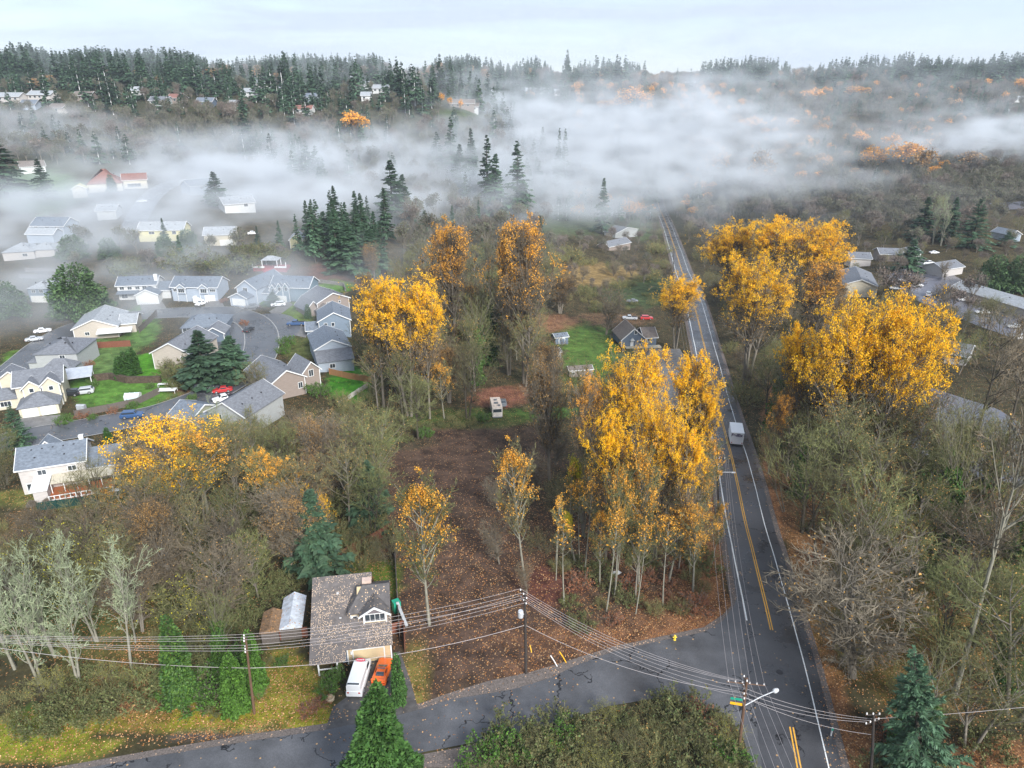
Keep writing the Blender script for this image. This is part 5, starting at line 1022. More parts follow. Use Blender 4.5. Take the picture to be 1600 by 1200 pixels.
# ------------------------------------------------------------------ poles, lamps, wires
WOOD_D = mat('pole_wood_dark', (.045, .038, .034), .85, .3, 3, stretch=(4, 4, .4)); WOOD_R = mat('pole_wood_brown', (.12, .07, .045), .85, .3, 3, stretch=(4, 4, .4)); WOOD_P = mat('pole_wood_pale', (.42, .40, .37), .85, .2, 3, stretch=(4, 4, .4))
WIRE = mat('wire', (.36, .33, .33), .5, .1, 1); PORC = mat('insulator', (.72, .70, .68), .3, .1, 3); METAL = mat('lamp_metal', (.62, .64, .66), .35, .1, 2, metal=.3)
def pole(label, ub, vb, vt, m, ut=None, r=.19, arms=(), group=None, name='utility_pole'):
    b = G(ub, vb); ut = ub if ut is None else ut
    t = Vector(aty(ut, vt, b.y)); d = (t - b); h = d.length
    o = thing(name, label, 'utility pole', b, 0, group); MB().tube([(0, 0, -1), tuple(d * .5), tuple(d)], [r, r * .85, r * .7], 8).build('shaft', m, o)
    pts = []
    for (drop, half, ang, n) in arms:
        c = d * (1 - drop / h); ax = Vector((math.cos(R(ang)), math.sin(R(ang)), 0)); q = []
        nv = Vector((-ax.y, ax.x, 0)) * .14 * 1.2
        MB().tube([tuple(c + nv - ax * half), tuple(c + nv + ax * half)], .075, 4).build('crossarm', m, o)
        for k in range(n):
            e = c + nv + ax * (half * .92) * (2 * k / (n - 1) - 1); i_ = MB().lathe([(.05, 0), (.09, .06), (.05, .12), (.08, .18), (.03, .25)], 7)
            i_.build('insulator', PORC, o, tuple(e + Vector((0, 0, .07)))); q.append(b + e + Vector((0, 0, .32)))
        pts.append(q)
    o['h'] = h
    return o, b, d, pts
def wire(a, b, sag, label, r=.019, grp='power lines'):
    a = Vector(a); b = Vector(b); P = []
    for k in range(13):
        t = k / 12; q = a.lerp(b, t); q.z -= sag * 4 * t * (1 - t); P.append(tuple(q))
    tag(MB().tube(P, r, 4).build('power_line', WIRE), label, 'power line', grp)
P1, b1, d1, a1 = pole('dark wooden pole with grey transformer at the edge of the dirt lot', 822, 1052, 928, WOOD_D, 820, .2, ((.1, .9, 115, 3), (1.0, .75, 115, 3)))
MB().lathe([(.32, 0), (.34, .1), (.34, .85), (.28, .95)], 12, (-.55, 0)).build('transformer', METAL, P1, tuple(d1 * .72)); MB().box(-.45, .05, -.06, .06, .4, .52).build('bracket', METAL, P1, tuple(d1 * .72))
P2, b2, d2, a2 = pole('brown wooden corner pole carrying street lamp and two small street signs', 1155, 1170, 1060, WOOD_R, 1167, .2, ((.15, .35, 100, 2), (.9, 2.0, -8, 6), (2.0, 1.1, 75, 4)))
e0 = d2 * .62; lampdir = Vector((3.9, 1.6, .55))
MB().tube([tuple(e0), tuple(e0 + lampdir * .5 + Vector((0, 0, .15))), tuple(e0 + lampdir)], .055, 6).build('lamp_arm', METAL, P2)
lh = MB(); lh.lathe([(.06, -.42), (.2, -.3), (.27, 0), (.24, .25), (.05, .4)], 10); l_ = lh.build('lamp_head', METAL, P2, tuple(e0 + lampdir)); l_.rotation_euler = (R(90), 0, R(-65)); 
SG = mat('sign_green', (.02, .30, .20), .5, .05, 2); SY = mat('sign_yellow', (.80, .42, .02), .5, .05, 2)
for (k, mm, w__, h__, z_) in ((0, SG, 1.3, .3, .70), (1, SY, 1.25, .34, .635)):
    c = d2 * z_; s_ = MB().box(-1.45, -.15, -.02, .02, -h__ / 2, h__ / 2).build('street_sign', mm, P2, tuple(c), R(-12))
P3, b3, d3, a3 = pole('pole with bright insulators half hidden by the blue green spruce', 1362, 1215, 1118, WOOD_D, 1365, .18, ((.1, .7, 0, 3), (1.1, .9, 20, 4)))
P4, b4, d4, a4 = pole('slim dark pole with one crossarm and a curved lamp left of the main road', 1124, 803, 717, WOOD_D, 1120, .17, ((.1, 1.5, 0, 4), (1.4, .3, 0, 2)))
e4 = d4 * .74; MB().tube([tuple(e4), tuple(e4 + Vector((1, -.3, .45))), tuple(e4 + Vector((2.2, -.6, .6)))], .06, 6).build('lamp_arm', METAL, P4); MB().box(-.35, .35, -.12, .12, -.08, .08).build('lamp_head', METAL, P4, tuple(e4 + Vector((2.5, -.65, .58))))
P5, b5, d5, a5 = pole('brown leaning pole with white insulators among the evergreens on the left', 397, 1115, 998, WOOD_R, 384, .17, ((.05, .5, 110, 3), (1.6, .5, 110, 3)))
P6, b6, d6, a6 = pole('distant dark pole left of the far stretch of the main road', 1052, 428, 388, WOOD_D, 1053, .2, ((.1, 1.4, 0, 4),))
pole('slim pole on the left kerb of the foggy estate', 600, 560, 545, WOOD_P, 600, .1)[0]
def P6l(k): return Vector((b5.x - 45, b5.y - 1.5, 0)) + Vector((0, k * .6, 14.5 - k * .5))
def pts(b, d, f, off): return b + d * f + Vector(off)
n5 = 0
for k in range(3):
    wire(a1[0][k], a2[1][k], 1.6, 'thin upper power line between the dirt lot pole and the corner pole'); wire(a1[1][k], a2[2][k], 1.9, 'lower power line between the dirt lot pole and the corner pole')
    wire(a1[0][k], a5[0][k], 1.0, 'thin upper line between the dirt lot pole and the leaning left pole'); wire(a1[1][k], a5[1][k], 1.2, 'lower line between the dirt lot pole and the leaning left pole')
    wire(a5[0][k], P6l(k), 1.0, 'upper line running off the left edge from the leaning pole'); 
    wire(a5[1][k], P6l(k + 3), 1.2, 'lower line running off the left edge from the leaning pole')
wire(pts(b1, d1, .62, (0, 0, 0)), pts(b2, d2, .80, (-.2, 0, 0)), 1.6, 'thick cable below the power lines toward the corner pole', .032); wire(pts(b1, d1, .62, (0, 0, 0)), pts(b5, d5, .62, (0, 0, 0)), 1.4, 'thick cable below the lines toward the leaning pole', .032)
wire(pts(b5, d5, .62, (0, 0, 0)), P6l(7), 1.5, 'thick lowest cable crossing the lower left woods', .03)
for k in range(6): wire(a2[1][k], a4[0][min(k, 3)] + Vector((.3 * (k - 3) if k > 3 else 0, 0, -.3 * (k > 3))), 2.2, 'power line following the main road away from the corner pole'); wire(a2[1][k], Vector((b2.x - 4 + k * 1.1, b2.y - 45, 15)), 1.5, 'power line running off the bottom edge from the corner pole')
for k in range(4): wire(a4[0][k], a6[0][k], 6.0, 'power line above the far stretch of the main road')
for k in range(3): wire(a2[2][k], a3[1][k], .7, 'line crossing the main road to the pole by the spruce'); 
wire(pts(b2, d2, .74, (0, 0, 0)), pts(b3, d3, .7, (0, 0, 0)), .8, 'lowest line crossing the main road near the street lamp'); wire(pts(b3, d3, .95, (0, 0, 0)), Vector((b3.x + 40, b3.y + 2, 13)), 1, 'line running off the right edge by the spruce')

# ------------------------------------------------------------------ fences, walls, small things
F_RED = mat('fence_redwood', (.17, .065, .040), .85, .3, 3, stretch=(6, 6, .5)); F_GREY = mat('fence_grey', (.11, .095, .085), .85, .3, 3, stretch=(6, 6, .5)); F_GREEN = mat('fence_green', (.012, .05, .042), .7, .3, 3); F_TAN = mat('fence_cedar', (.33, .17, .08), .8, .25, 3, stretch=(6, 6, .5)); WALL_ST = mat('retaining_stone', (.15, .14, .135), .9, .35, 2, bump=.4)
def fence(label, px, h, m, name='fence', cat='fence', th=.06, posts=2.4):
    ln = densify([Vector((G(u, v).x, G(u, v).y)) for u, v in px], 1.5); root = thing(name, label, cat, (ln[0].x, ln[0].y, Tf(ln[0].x, ln[0].y))); o0 = Vector(root.location)
    f = MB(); 
    for a, b in zip(ln[:-1], ln[1:]):
        d = (b - a).normalized(); n_ = Vector((-d.y, d.x)) * th / 2; za, zb = Tf(a.x, a.y), Tf(b.x, b.y); q = []
        for (p_, z_, s) in ((a, za, -1), (b, zb, -1), (b, zb, 1), (a, za, 1)): q.append((p_.x + n_.x * s - o0.x, p_.y + n_.y * s - o0.y, z_ - .2 - o0.z))
        f.add(q + [(x_, y_, z_ + h + .2) for x_, y_, z_ in q], [(3, 2, 1, 0), (4, 5, 6, 7), (0, 1, 5, 4), (1, 2, 6, 5), (2, 3, 7, 6), (3, 0, 4, 7)])
    f.build('board_panel', m, root)
    if posts:
        for k, p_ in enumerate(ln[::2]): z_ = Tf(p_.x, p_.y); MB().box(-.08, .08, -.08, .08, -.3, h + .12).build('post', m, root, (p_.x - o0.x, p_.y - o0.y, z_ - o0.z))
    return root
fence('reddish board fence slanting up behind the tan house', [(500, 908), (520, 888), (545, 868), (580, 850), (614, 830)], 1.8, F_RED); fence('dark board fence along the dirt lot beside the tan house lawn', [(614, 828), (618, 880), (622, 950), (625, 1000)], 1.7, F_GREY)
fence('dark red board fence left of the tan house', [(415, 1003), (482, 995)], 1.7, F_RED); fence('dark red board fence right of the tan house garage', [(612, 990), (632, 985), (633, 1022)], 1.7, F_RED)
fence('orange cedar board fence between the slate blue houses and the lawn', [(515, 585), (545, 592), (582, 598)], 1.7, F_TAN); fence('brown board fence behind the tan single storey house', [(141, 545), (205, 541)], 1.8, F_RED)
fence('dark green mesh fence below the white house with the deck', [(60, 798), (120, 790), (195, 778)], 1.6, F_GREEN); fence('grey fence curving below the bright lawn along the wet street', [(118, 652), (170, 642), (215, 632), (250, 615)], 1.6, F_GREY)
fence('pale rail fence beside the small green lawn below the slate houses', [(530, 635), (575, 605)], 1.2, W_PINK); fence('dark fence beside the misty garden strip', [(218, 520), (246, 492)], 1.8, F_GREY)
fence('stone retaining wall at the foot of the red brown bank', [(492, 441), (520, 444), (537, 447), (540, 455)], 1.2, WALL_ST, 'retaining_wall', 'wall', .5, 0); fence('upper stone terrace wall on the left bank', [(40, 424), (100, 424)], 1.3, WALL_ST, 'retaining_wall', 'wall', .5, 0); fence('lower stone terrace wall on the left bank', [(30, 434), (98, 436)], 1.3, WALL_ST, 'retaining_wall', 'wall', .5, 0)
fence('dark clipped hedge wall along the bright lawn', [(140, 596), (172, 592), (200, 598), (252, 597)], 1.6, mat('hedge_brown', (.075, .055, .040), .9, .5, 2), 'fence', 'fence', .9, 0)
# guardrail right of the road
# gazebo
p = G(422, 424); gz = thing('gazebo', 'white roofed gazebo on a red terrace at the top of a red stair', 'gazebo', (p.x, p.y, p.z)); RDK = mat('red_deck', (.26, .04, .045), .7, .15, 1)
MB().box(-1.7, 1.7, -7, -.1, -4.2, -2.4).prism([(-7.0, -2.4), (-.1, -2.4), (-.1, 1.2)], 'x', -1.7, 1.7).build('stair', RDK, gz); MB().box(-6, 6, -.05, 5.5, -2, 1.25).build('terrace', RDK, gz)
MB().add([(-3.2, .2, 3.9), (3.2, .2, 3.9), (3.2, 5.2, 3.9), (-3.2, 5.2, 3.9), (-1, 2.7, 5.2), (1, 2.7, 5.2)], [(0, 1, 5, 4), (1, 2, 5), (2, 3, 4, 5), (3, 0, 4), (3, 2, 1, 0)]).build('roof', RF_PALE, gz)
for sx in (-2.7, 2.7):
    for sy in (.5, 4.9): MB().box(sx - .12, sx + .12, sy - .12, sy + .12, 1.25, 3.95).build('post', TRIM, gz)
MB().box(-6, -1.8, -.25, -.08, 1.3, 1.9).box(1.8, 6, -.25, -.08, 1.3, 1.9).box(-6.15, -5.9, -.3, -.02, 1.25, 3.4).box(5.9, 6.15, -.3, -.02, 1.25, 3.4).build('railing', TRIM, gz)
keep(p.x, p.y, 8); keep(p.x, p.y - 8, 5)
# hydrant, guy guards, garden things
p = G(1054, 1000); hd = thing('fire_hydrant', 'yellow fire hydrant in the fallen leaves by the side street', 'fire hydrant', p); HY = mat('hydrant_yellow', (.80, .58, .06), .4, .1, 3)
MB().lathe([(.2, 0), (.2, .08), (.14, .1), (.14, .6), (.17, .62), (.16, .72), (.05, .85)], 12).build('barrel', HY, hd); MB().tube([(-.27, 0, .45), (.27, 0, .45)], .07, 8).build('outlet', HY, hd)
for lb, (u0, v0, u1, v1) in (('yellow guy wire guard leaning beside the dark pole', (886, 1036, 874, 1018)), ('slim pale guy wire guard nearest the dark pole', (872, 1042, 860, 1024)), ('short yellow marker post at the foot of the dark pole', (831, 1020, 828, 1008))):
    p = G(u0, v0); q_ = Vector(aty(u1, v1, p.y + .6)); tag(MB().tube([(0, 0, -.2), tuple((q_ - p) * .5), tuple(q_ - p)], .07, 6).build('guy_guard', SY if 'yellow' in lb else PORC, None, tuple(p)), lb, 'guy guard')
def small_box(name, label, cat, u, v, w, d, h, m, roof=None, rz=0.0, rh=.6):
    p = G(u, v); o = thing(name, label, cat, p, R(rz)); MB().box(-w / 2, w / 2, -d / 2, d / 2, -.3, h).build('wall', m, o)
    MB().prism([(-w / 2 - .2, h + .002), (w / 2 + .2, h + .002), (0, h + rh)], 'y', -d / 2 - .2, d / 2 + .2).build('roof', roof or RF_PALE, o); keep(p.x, p.y, max(w, d) * .6); return o
small_box('garden_shed', 'small shed under a litter covered roof left of the white canopy', 'shed', 427, 990, 2.2, 4.0, 2.0, F_GREY, RF_RUST, 10); o = small_box('canopy_shed', 'long shed with pale corrugated roof beside the tan house', 'shed', 460, 975, 2.7, 6.2, 2.0, F_GREY, mat('roof_pale_sheet', (.5, .54, .6), .5, .3, 1.5, fleck=(.3, 3.5, (.45, .28, .18))), 10, .9)
gp = G(208, 622); gh = thing('cold_frame', 'small glass greenhouse with white bars on the bright lawn', 'greenhouse', gp, R(10)); MB().prism([(-1.1, 0), (1.1, 0), (1.1, .9), (0, 1.4), (-1.1, .9)], 'x', -1.6, 1.6).build('glazing', mat('pale_glass', (.50, .58, .62), .2, .1, 1), gh)
for k in range(4): x_ = -1.6 + k * 1.066; MB().prism([(-1.15, 0), (1.15, 0), (1.15, .93), (0, 1.46), (-1.15, .93)], 'x', x_ - .04, x_ + .04).build('glazing_bar', TRIM, gh)
def table(label, u, v, w=2.6, d=1.1): 
    p = G(u, v); o = thing('garden_table', label, 'table', p, R(5)); MB().box(-w / 2, w / 2, -d / 2, d / 2, .72, .78).build('table_top', TRIM, o)
    for sx in (-1, 1):
        for sy in (-1, 1): MB().box(sx * (w / 2 - .1) - .04, sx * (w / 2 - .1) + .04, sy * (d / 2 - .1) - .04, sy * (d / 2 - .1) + .04, 0, .717).build('leg', TRIM, o)
table('white tarped table at the edge of the brown bank', 262, 613, 4.2, 2.0); table('slim white table against the beige gable wall', 259, 604, 3.5, .9)
p = G(178, 773); rp_ = thing('planter_ring', 'round white rimmed planter right of the red deck', 'planter', p); MB().lathe([(1.35, 0), (1.4, .5), (1.1, .5), (1.05, .42)], 20).build('rim', TRIM, rp_)
p = G(161, 770); rp_ = thing('garden_pond', 'narrow oval pond edging beside the planter', 'pond', p, R(50)); a_ = MB().lathe([(1.3, 0), (1.32, .3), (1.1, .3), (1.05, .25)], 18).build('rim', mat('pond_edge', (.35, .33, .27), .8, .2, 2), rp_); a_.scale = (1, .5, 1)
p = G(516, 1093); rp_ = thing('tyre_planter', 'pale ring planter at the tip of the leafy flower bed', 'planter', p); MB().lathe([(.5, 0), (.55, .3), (.35, .32), (.32, .1)], 16).build('rim', mat('planter_tan', (.48, .38, .26), .8, .2, 2), rp_)
p = G(622, 958); sl = thing('garden_slide', 'white slide with dark green base behind the tan house', 'slide', p, R(-60)); MB().prism([(0, 1.8), (3.2, .1), (3.2, .22), (0, 1.95)], 'y', -.2, .2).build('chute', RF_PALE, sl); MB().box(-1.0, 0, -.5, .5, 0, 1.75).build('platform', SG, sl)
for lb, u, v in (('white sheet of debris lying in the woodland leaves', 964, 896), ('small white bag lying beside the debris sheet', 982, 906)):
    p = G(u, v); d_ = MB(); d_.add([(-.7, -.2, .1), (.1, -.45, .15), (.8, .1, .12), (.2, .35, .32), (-.5, .4, .1)], [(0, 1, 2, 3, 4)]); d_.add([(-.7, -.2, .05), (.1, -.45, .1), (.8, .1, .05), (.2, .35, .25), (-.5, .4, .04)], [(4, 3, 2, 1, 0)])
    o = d_.build('debris', TRIM, None, tuple(p)); tag(o, lb, 'debris'); o.scale = (1, 1, 1) if '964' in str(u) else (.5, .5, 1)
p = G(128, 640); tag(MB().box(-.9, .9, -.5, .5, 0, 1.1).prism([(-.55, 1.101), (.55, 1.101), (0, 1.4)], 'x', -.95, .95).build('storage_chest', RF_PALE, None, tuple(p)), 'pale storage chest on the corner of the bright lawn', 'chest')
def manhole(u, v, lb):
    p = G(u, v); tag(MB().lathe([(.42, 0), (.42, .02), (.36, .025)], 18).build('manhole_cover', DARK, None, (p.x, p.y, p.z + .075)), lb, 'manhole cover')
manhole(1218, 1051, 'dark round manhole cover in the wet main road')
p = G(1298, 1150); gr = thing('road_marker', 'short grey marker post on the right shoulder', 'marker post', p); MB().box(-.07, .07, -.07, .07, 0, 1.3).build('post', METAL, gr); MB().box(-.1, .1, -.09, -.072, .9, 1.25).build('reflector', SG, gr)

# ------------------------------------------------------------------ planting
KIND = {'giant': ('bare_tree', 'tree'), 'darkbare': ('bare_tree', 'tree'), 'laurel': ('laurel_tree', 'tree'), 'gold': ('cottonwood_tree', 'tree'), 'orange': ('autumn_tree', 'tree'), 'tan': ('autumn_tree', 'tree'), 'maple': ('maple_tree', 'tree'), 'ygreen': ('autumn_tree', 'tree'), 'bare': ('bare_tree', 'tree'), 'lichen': ('lichen_tree', 'tree'), 'thicket': ('scrub_tree', 'tree'),
        'pole': ('slim_tree', 'tree'), 'fir': ('fir_tree', 'conifer'), 'spruce': ('spruce_tree', 'conifer'), 'cedar': ('cedar_tree', 'conifer'), 'thuja': ('thuja_tree', 'conifer'), 'cypress': ('cypress_tree', 'conifer'), 'round': ('evergreen_tree', 'tree'), 'ivy': ('ivy_tree', 'tree'),
        'bush': ('bush', 'bush'), 'ffir': ('fir_tree', 'conifer'), 'fbare': ('hill_tree', 'tree'), 'fbrown': ('hill_tree', 'tree'), 'forange': ('orange_tree', 'tree'), 'ftan': ('orange_tree', 'tree')}
def kind_of(key):
    return max((k for k in KIND if key.startswith(k)), key=len)
PLANTED = []; AUTO = []
def plant(key, x, y, h, w=None, label=None, group=None, lean=(0, 0), z=None):
    tm, cm, H0, W0 = PROTO[key]; nm, cat = KIND[kind_of(key)]; sz = h / H0; sx = (w / W0) if w else sz
    z = Tf(x, y) if z is None else z; rz = random.uniform(0, 6.28)
    if tm is None: root = obj(nm, cm)
    else: root = obj(nm, None); obj('trunk', tm, None, root); obj('crown', cm, None, root)
    root.location = (x, y, z - .05); root.rotation_euler = (lean[0], lean[1], rz); root.scale = (sx, sx, sz)
    if lean != (0, 0): root.rotation_mode = 'ZYX'; root.rotation_euler = (lean[0], lean[1], 0)
    tag(root, label, cat, group); PLANTED.append((x, y, h)); return root
def tree_px(key, ub, vb, ut, vt, wpx, label, group=None):
    b = G(ub, vb); t = Vector(aty(ut, vt, b.y)); h = t.z - b.z; zc = b.z + h * .6; dep = b.y * math.cos(PITCH) + (CAMZ - zc) * math.sin(PITCH)
    return plant(key, b.x, b.y, h, wpx * dep / FPX, label, group, (0, math.atan2(t.x - b.x, h) if abs(ut - ub) > 8 else 0))
EX = [
 ('gold0', 640, 650, 622, 428, 125, 'broad golden cottonwood clump between the estate houses and the clearing'), ('gold1', 600, 640, 585, 440, 70, 'golden cottonwood forming the left shoulder of the broad clump'), ('gold1', 672, 655, 662, 450, 60, 'golden cottonwood forming the right shoulder of the broad clump'),
 ('orange0', 712, 560, 700, 338, 80, 'tall thin orange brown tree behind the broad golden clump'), ('orange0', 820, 600, 818, 334, 95, 'tall orange topped tree above the motorhome'), ('orange0', 795, 585, 790, 350, 70, 'narrow orange tree touching the left of the tall orange topped one'), ('gold0', 1055, 545, 1055, 430, 70, 'golden tree beside the road behind the slate cottage'),
 ('gold0', 985, 800, 985, 540, 110, 'brightest golden cottonwood in front of the slate cottage'), ('gold1', 1058, 790, 1058, 547, 68, 'narrow golden cottonwood left of the main road'), ('gold1', 1085, 800, 1078, 600, 52, 'golden cottonwood leaning over the left road edge'), ('gold1', 948, 880, 948, 640, 70, 'golden orange cottonwood with a long bare lower trunk'), ('gold0', 1020, 870, 1018, 615, 90, 'golden cottonwood in the middle of the central clump'), ('gold1', 1060, 890, 1058, 665, 52, 'thin golden cottonwood nearest the bend of the road edge'), ('orange0', 905, 790, 900, 580, 60, 'pale golden tree left of the central clump'),
 ('orange1', 1000, 920, 996, 690, 70, 'half bare orange tree in the front of the central clump'), ('orange1', 1095, 850, 1092, 705, 46, 'orange leaved tree hugging the white road line'), ('orange1', 1112, 880, 1108, 780, 30, 'low orange tree at the road edge above the side street'), ('orange1', 960, 930, 955, 720, 55, 'sparse orange tree with a straight pale stem'),
 ('gold0', 1165, 600, 1168, 392, 118, 'deep yellow cottonwood across the road from the cottage'), ('gold1', 1190, 500, 1190, 338, 80, 'tall golden cottonwood behind the deep yellow one'), ('gold0', 1150, 480, 1140, 345, 90, 'hazy golden tree left of the tall cottonwood'), ('gold0', 1268, 500, 1262, 343, 100, 'golden cottonwood with a brown underside right of the tall one'), ('orange0', 1262, 560, 1258, 400, 80, 'brown leaved tree beneath the golden pair'),
 ('gold2', 1330, 770, 1338, 452, 200, 'huge spreading golden maple on the right of the main road'), ('gold2', 1385, 720, 1400, 470, 150, 'golden limb heavy tree merging with the huge maple'), ('gold1', 1240, 730, 1252, 505, 60, 'yellow tree at the left flank of the huge maple'), ('orange0', 1200, 740, 1196, 610, 40, 'slim tree with a few yellow leaves beside the truck'),
 ('maple', 262, 806, 252, 650, 165, 'golden maple right of the white house with the deck'), ('orange1', 330, 800, 320, 660, 110, 'thin orange tree right of the golden maple'), ('maple', 490, 850, 482, 762, 60, 'small amber maple in front of the green conifers'), ('orange1', 185, 840, 180, 760, 50, 'small yellow leaved tree behind the green fence'), ('orange1', 420, 830, 415, 700, 70, 'thin amber tree in the left thicket'),
 ('orange1', 675, 975, 662, 732, 105, 'pale stemmed tree with orange tips alone in the dirt lot'), ('orange1', 822, 900, 800, 680, 75, 'thin orange tipped tree in the middle of the dirt lot'), ('tan0', 860, 750, 858, 540, 80, 'pale tan leaved tree right of the motorhome'), ('bare1', 905, 720, 900, 560, 75, 'grey green bare tree between the tan tree and the golden ones'), ('ygreen', 912, 840, 896, 716, 36, 'lemon yellow birch at the edge of the central clump'), ('ygreen', 898, 880, 884, 800, 26, 'small amber birch below the lemon yellow one'),
 ('tan0', 865, 615, 860, 525, 55, 'yellow tan tree standing in front of the grey shed'), ('bare2', 946, 522, 946, 440, 66, 'round bare orchard tree on the green lawn'), ('tan0', 875, 490, 872, 428, 60, 'rusty tan tree at the wood edge above the lawn'),
 ('giant', 1487, 1085, 1575, 570, 180, 'tallest pale trunked bare tree leaning right across the lower right woods'), ('darkbare', 1440, 760, 1452, 610, 60, 'dark trunk standing before the wet parking court'), ('darkbare', 1465, 790, 1478, 600, 60, 'second dark trunk before the wet parking court'), ('darkbare', 1512, 720, 1515, 480, 120, 'dark forked bare tree above the parking court'), ('darkbare', 1575, 700, 1580, 500, 110, 'dark bare tree at the right edge of the parking court'),
 ('ivy0', 1502, 880, 1490, 620, 60, 'ivy wrapped trunk rising right of the parking court gap'), ('ivy0', 1455, 900, 1450, 770, 60, 'thick ivy column among the right hand bare trees'), ('bare2', 1330, 960, 1325, 815, 130, 'round headed lichen green tree beside the right road shoulder'), ('bare0', 1300, 1010, 1300, 880, 70, 'pale stemmed bare tree at the right shoulder of the junction'), ('ivy0', 1570, 1080, 1585, 940, 70, 'ivy covered snag near the right edge'), ('ivy0', 1540, 760, 1535, 640, 55, 'ivy trunk at the back of the right woods'), ('bare0', 1225, 800, 1190, 650, 50, 'dark twisted tree leaning over the right road shoulder'),
 ('cedar', 598, 1300, 588, 1068, 165, 'large bright green cedar in front of the side street'), ('thuja', 624, 1098, 622, 1022, 26, 'narrow clipped thuja beside the orange sports car'), ('spruce', 1440, 1225, 1428, 1003, 112, 'blue green spruce in the bottom right woods'), ('cypress', 288, 1095, 284, 962, 52, 'dark slim evergreen on the leafy bank'), ('ivy0', 345, 1060, 335, 915, 50, 'ivy green column right of the dark slim evergreen'), ('laurel', 372, 1110, 370, 1020, 46, 'light green laurel tree beside the leaning pole'), ('laurel', 402, 1080, 400, 985, 36, 'light green laurel right of the leaning pole'),
 ('fir0', 500, 900, 498, 765, 84, 'green conifer in the left thicket near the tan house'), ('fir0', 582, 820, 580, 720, 60, 'dark conifer at the left border of the dirt lot'), ('fir0', 322, 600, 322, 516, 72, 'round dark conifer in front of the beige gable'), ('fir0', 367, 588, 364, 524, 60, 'lighter conifer right of the round dark one'), ('spruce', 32, 698, 26, 632, 40, 'frosty spruce left of the white house with the deck'), ('fir0', 428, 475, 424, 455, 22, 'small spruce beside the white car driveway'),
 ('round', 128, 492, 124, 412, 92, 'broad green conifer in the mist beside the blue grey house'), ('round', 15, 492, 12, 440, 64, 'broad dark evergreen at the left edge'), ('thuja', 201, 590, 200, 548, 24, 'first clipped conifer of the short lawn row'), ('thuja', 211, 584, 211, 542, 22, 'second clipped conifer of the short lawn row'), ('thuja', 190, 592, 190, 556, 20, 'outermost clipped conifer of the short lawn row'), ('thuja', 170, 690, 169, 668, 14, 'boxy clipped thuja beside the slate roof'), ('thuja', 482, 497, 482, 475, 12, 'small dark thuja by the brown house'),
 ('fir1', 12, 310, 6, 202, 64, 'large dark fir at the left edge of the fog'), ('fir0', 72, 312, 70, 248, 34, 'grey green fir right of the large left edge fir'), ('thuja', 176, 300, 176, 272, 16, 'green thuja pair before the red roof house'), ('fir0', 340, 322, 342, 268, 38, 'dim conifer beside the fogged blue porch house'),
 ('fir0', 615, 352, 608, 250, 52, 'lone fir rising out of the fog above the conifer belt'), ('fir0', 632, 345, 628, 272, 36, 'shorter fir against the lone one'), ('fir1', 665, 365, 664, 328, 26, 'small dark fir top beside the orange brown trees'), ('fir1', 808, 342, 806, 220, 42, 'tall ragged fir standing clear of the fog'), ('fir1', 762, 334, 759, 211, 34, 'grey fir left of the tall ragged one'), ('fir0', 775, 338, 772, 240, 40, 'pale fir between the two tall ones'), ('fir0', 720, 300, 718, 225, 32, 'faint fir deep in the fog on the left'), ('fir0', 737, 290, 736, 200, 26, 'palest fir in the thick fog'), ('fir1', 706, 270, 704, 183, 26, 'dark fir at the upper rim of the fog'), ('fir1', 684, 275, 682, 206, 28, 'fir beside the one at the upper rim'),
 ('fir0', 847, 260, 845, 198, 20, 'small faint fir left of the pair in the fog'), ('fir1', 872, 296, 872, 200, 16, 'left fir of the pair in the fog centre'), ('fir1', 881, 297, 880, 201, 18, 'right fir of the pair in the fog centre'), ('fir0', 962, 318, 960, 212, 30, 'pale fir in the right of the fog'), ('fir1', 1007, 330, 1007, 220, 22, 'dark fir left of a close pair in the fog'), ('fir1', 1021, 331, 1021, 223, 16, 'narrow fir right of a close pair in the fog'), ('fir0', 983, 300, 983, 238, 12, 'tiny fir between the fog trees'), ('fir0', 940, 365, 939, 278, 26, 'dark green fir behind the pale roofed house'),
 ('fir1', 387, 235, 386, 156, 24, 'tall dark fir at the foot of the hill'), ('forange0', 558, 226, 555, 170, 44, 'round golden tree glowing at the upper edge of the fog'), ('fir0', 508, 372, 505, 330, 34, 'fir of the dark belt, leftmost'), 
 ('fir0', 1437, 375, 1436, 308, 36, 'dark pointed fir left of the bare poplars'), ('fir0', 1480, 378, 1480, 308, 30, 'dark fir between the bare poplars'), ('spruce', 1516, 388, 1514, 308, 48, 'broad dark spruce right of the bare poplars'), ('fir0', 1419, 424, 1417, 374, 42, 'single dark conifer by the right court'), ('lichen1', 1458, 382, 1455, 300, 26, 'pale bare poplar between the dark firs'), ('lichen1', 1470, 384, 1468, 298, 24, 'second pale bare poplar between the dark firs'), ('round', 1548, 452, 1548, 398, 50, 'dark cedar clump behind the long low building'), ('round', 1585, 455, 1587, 398, 50, 'dark cedar clump at the right edge'), ('fir0', 1572, 385, 1572, 362, 26, 'small fir by the blue gabled house'),
 ('ivy0', 765, 570, 760, 420, 60, 'dark ivy clad tree between the orange trees'), ('ivy0', 745, 600, 742, 450, 50, 'second ivy clad tree between the orange trees'), ('fir0', 548, 430, 545, 350, 60, 'dark fir at the right of the conifer belt'), ('fir0', 580, 425, 578, 358, 50, 'dark fir ending the conifer belt'), ('round', 583, 432, 583, 388, 26, 'pale grey green young tree on the red brown bank'),
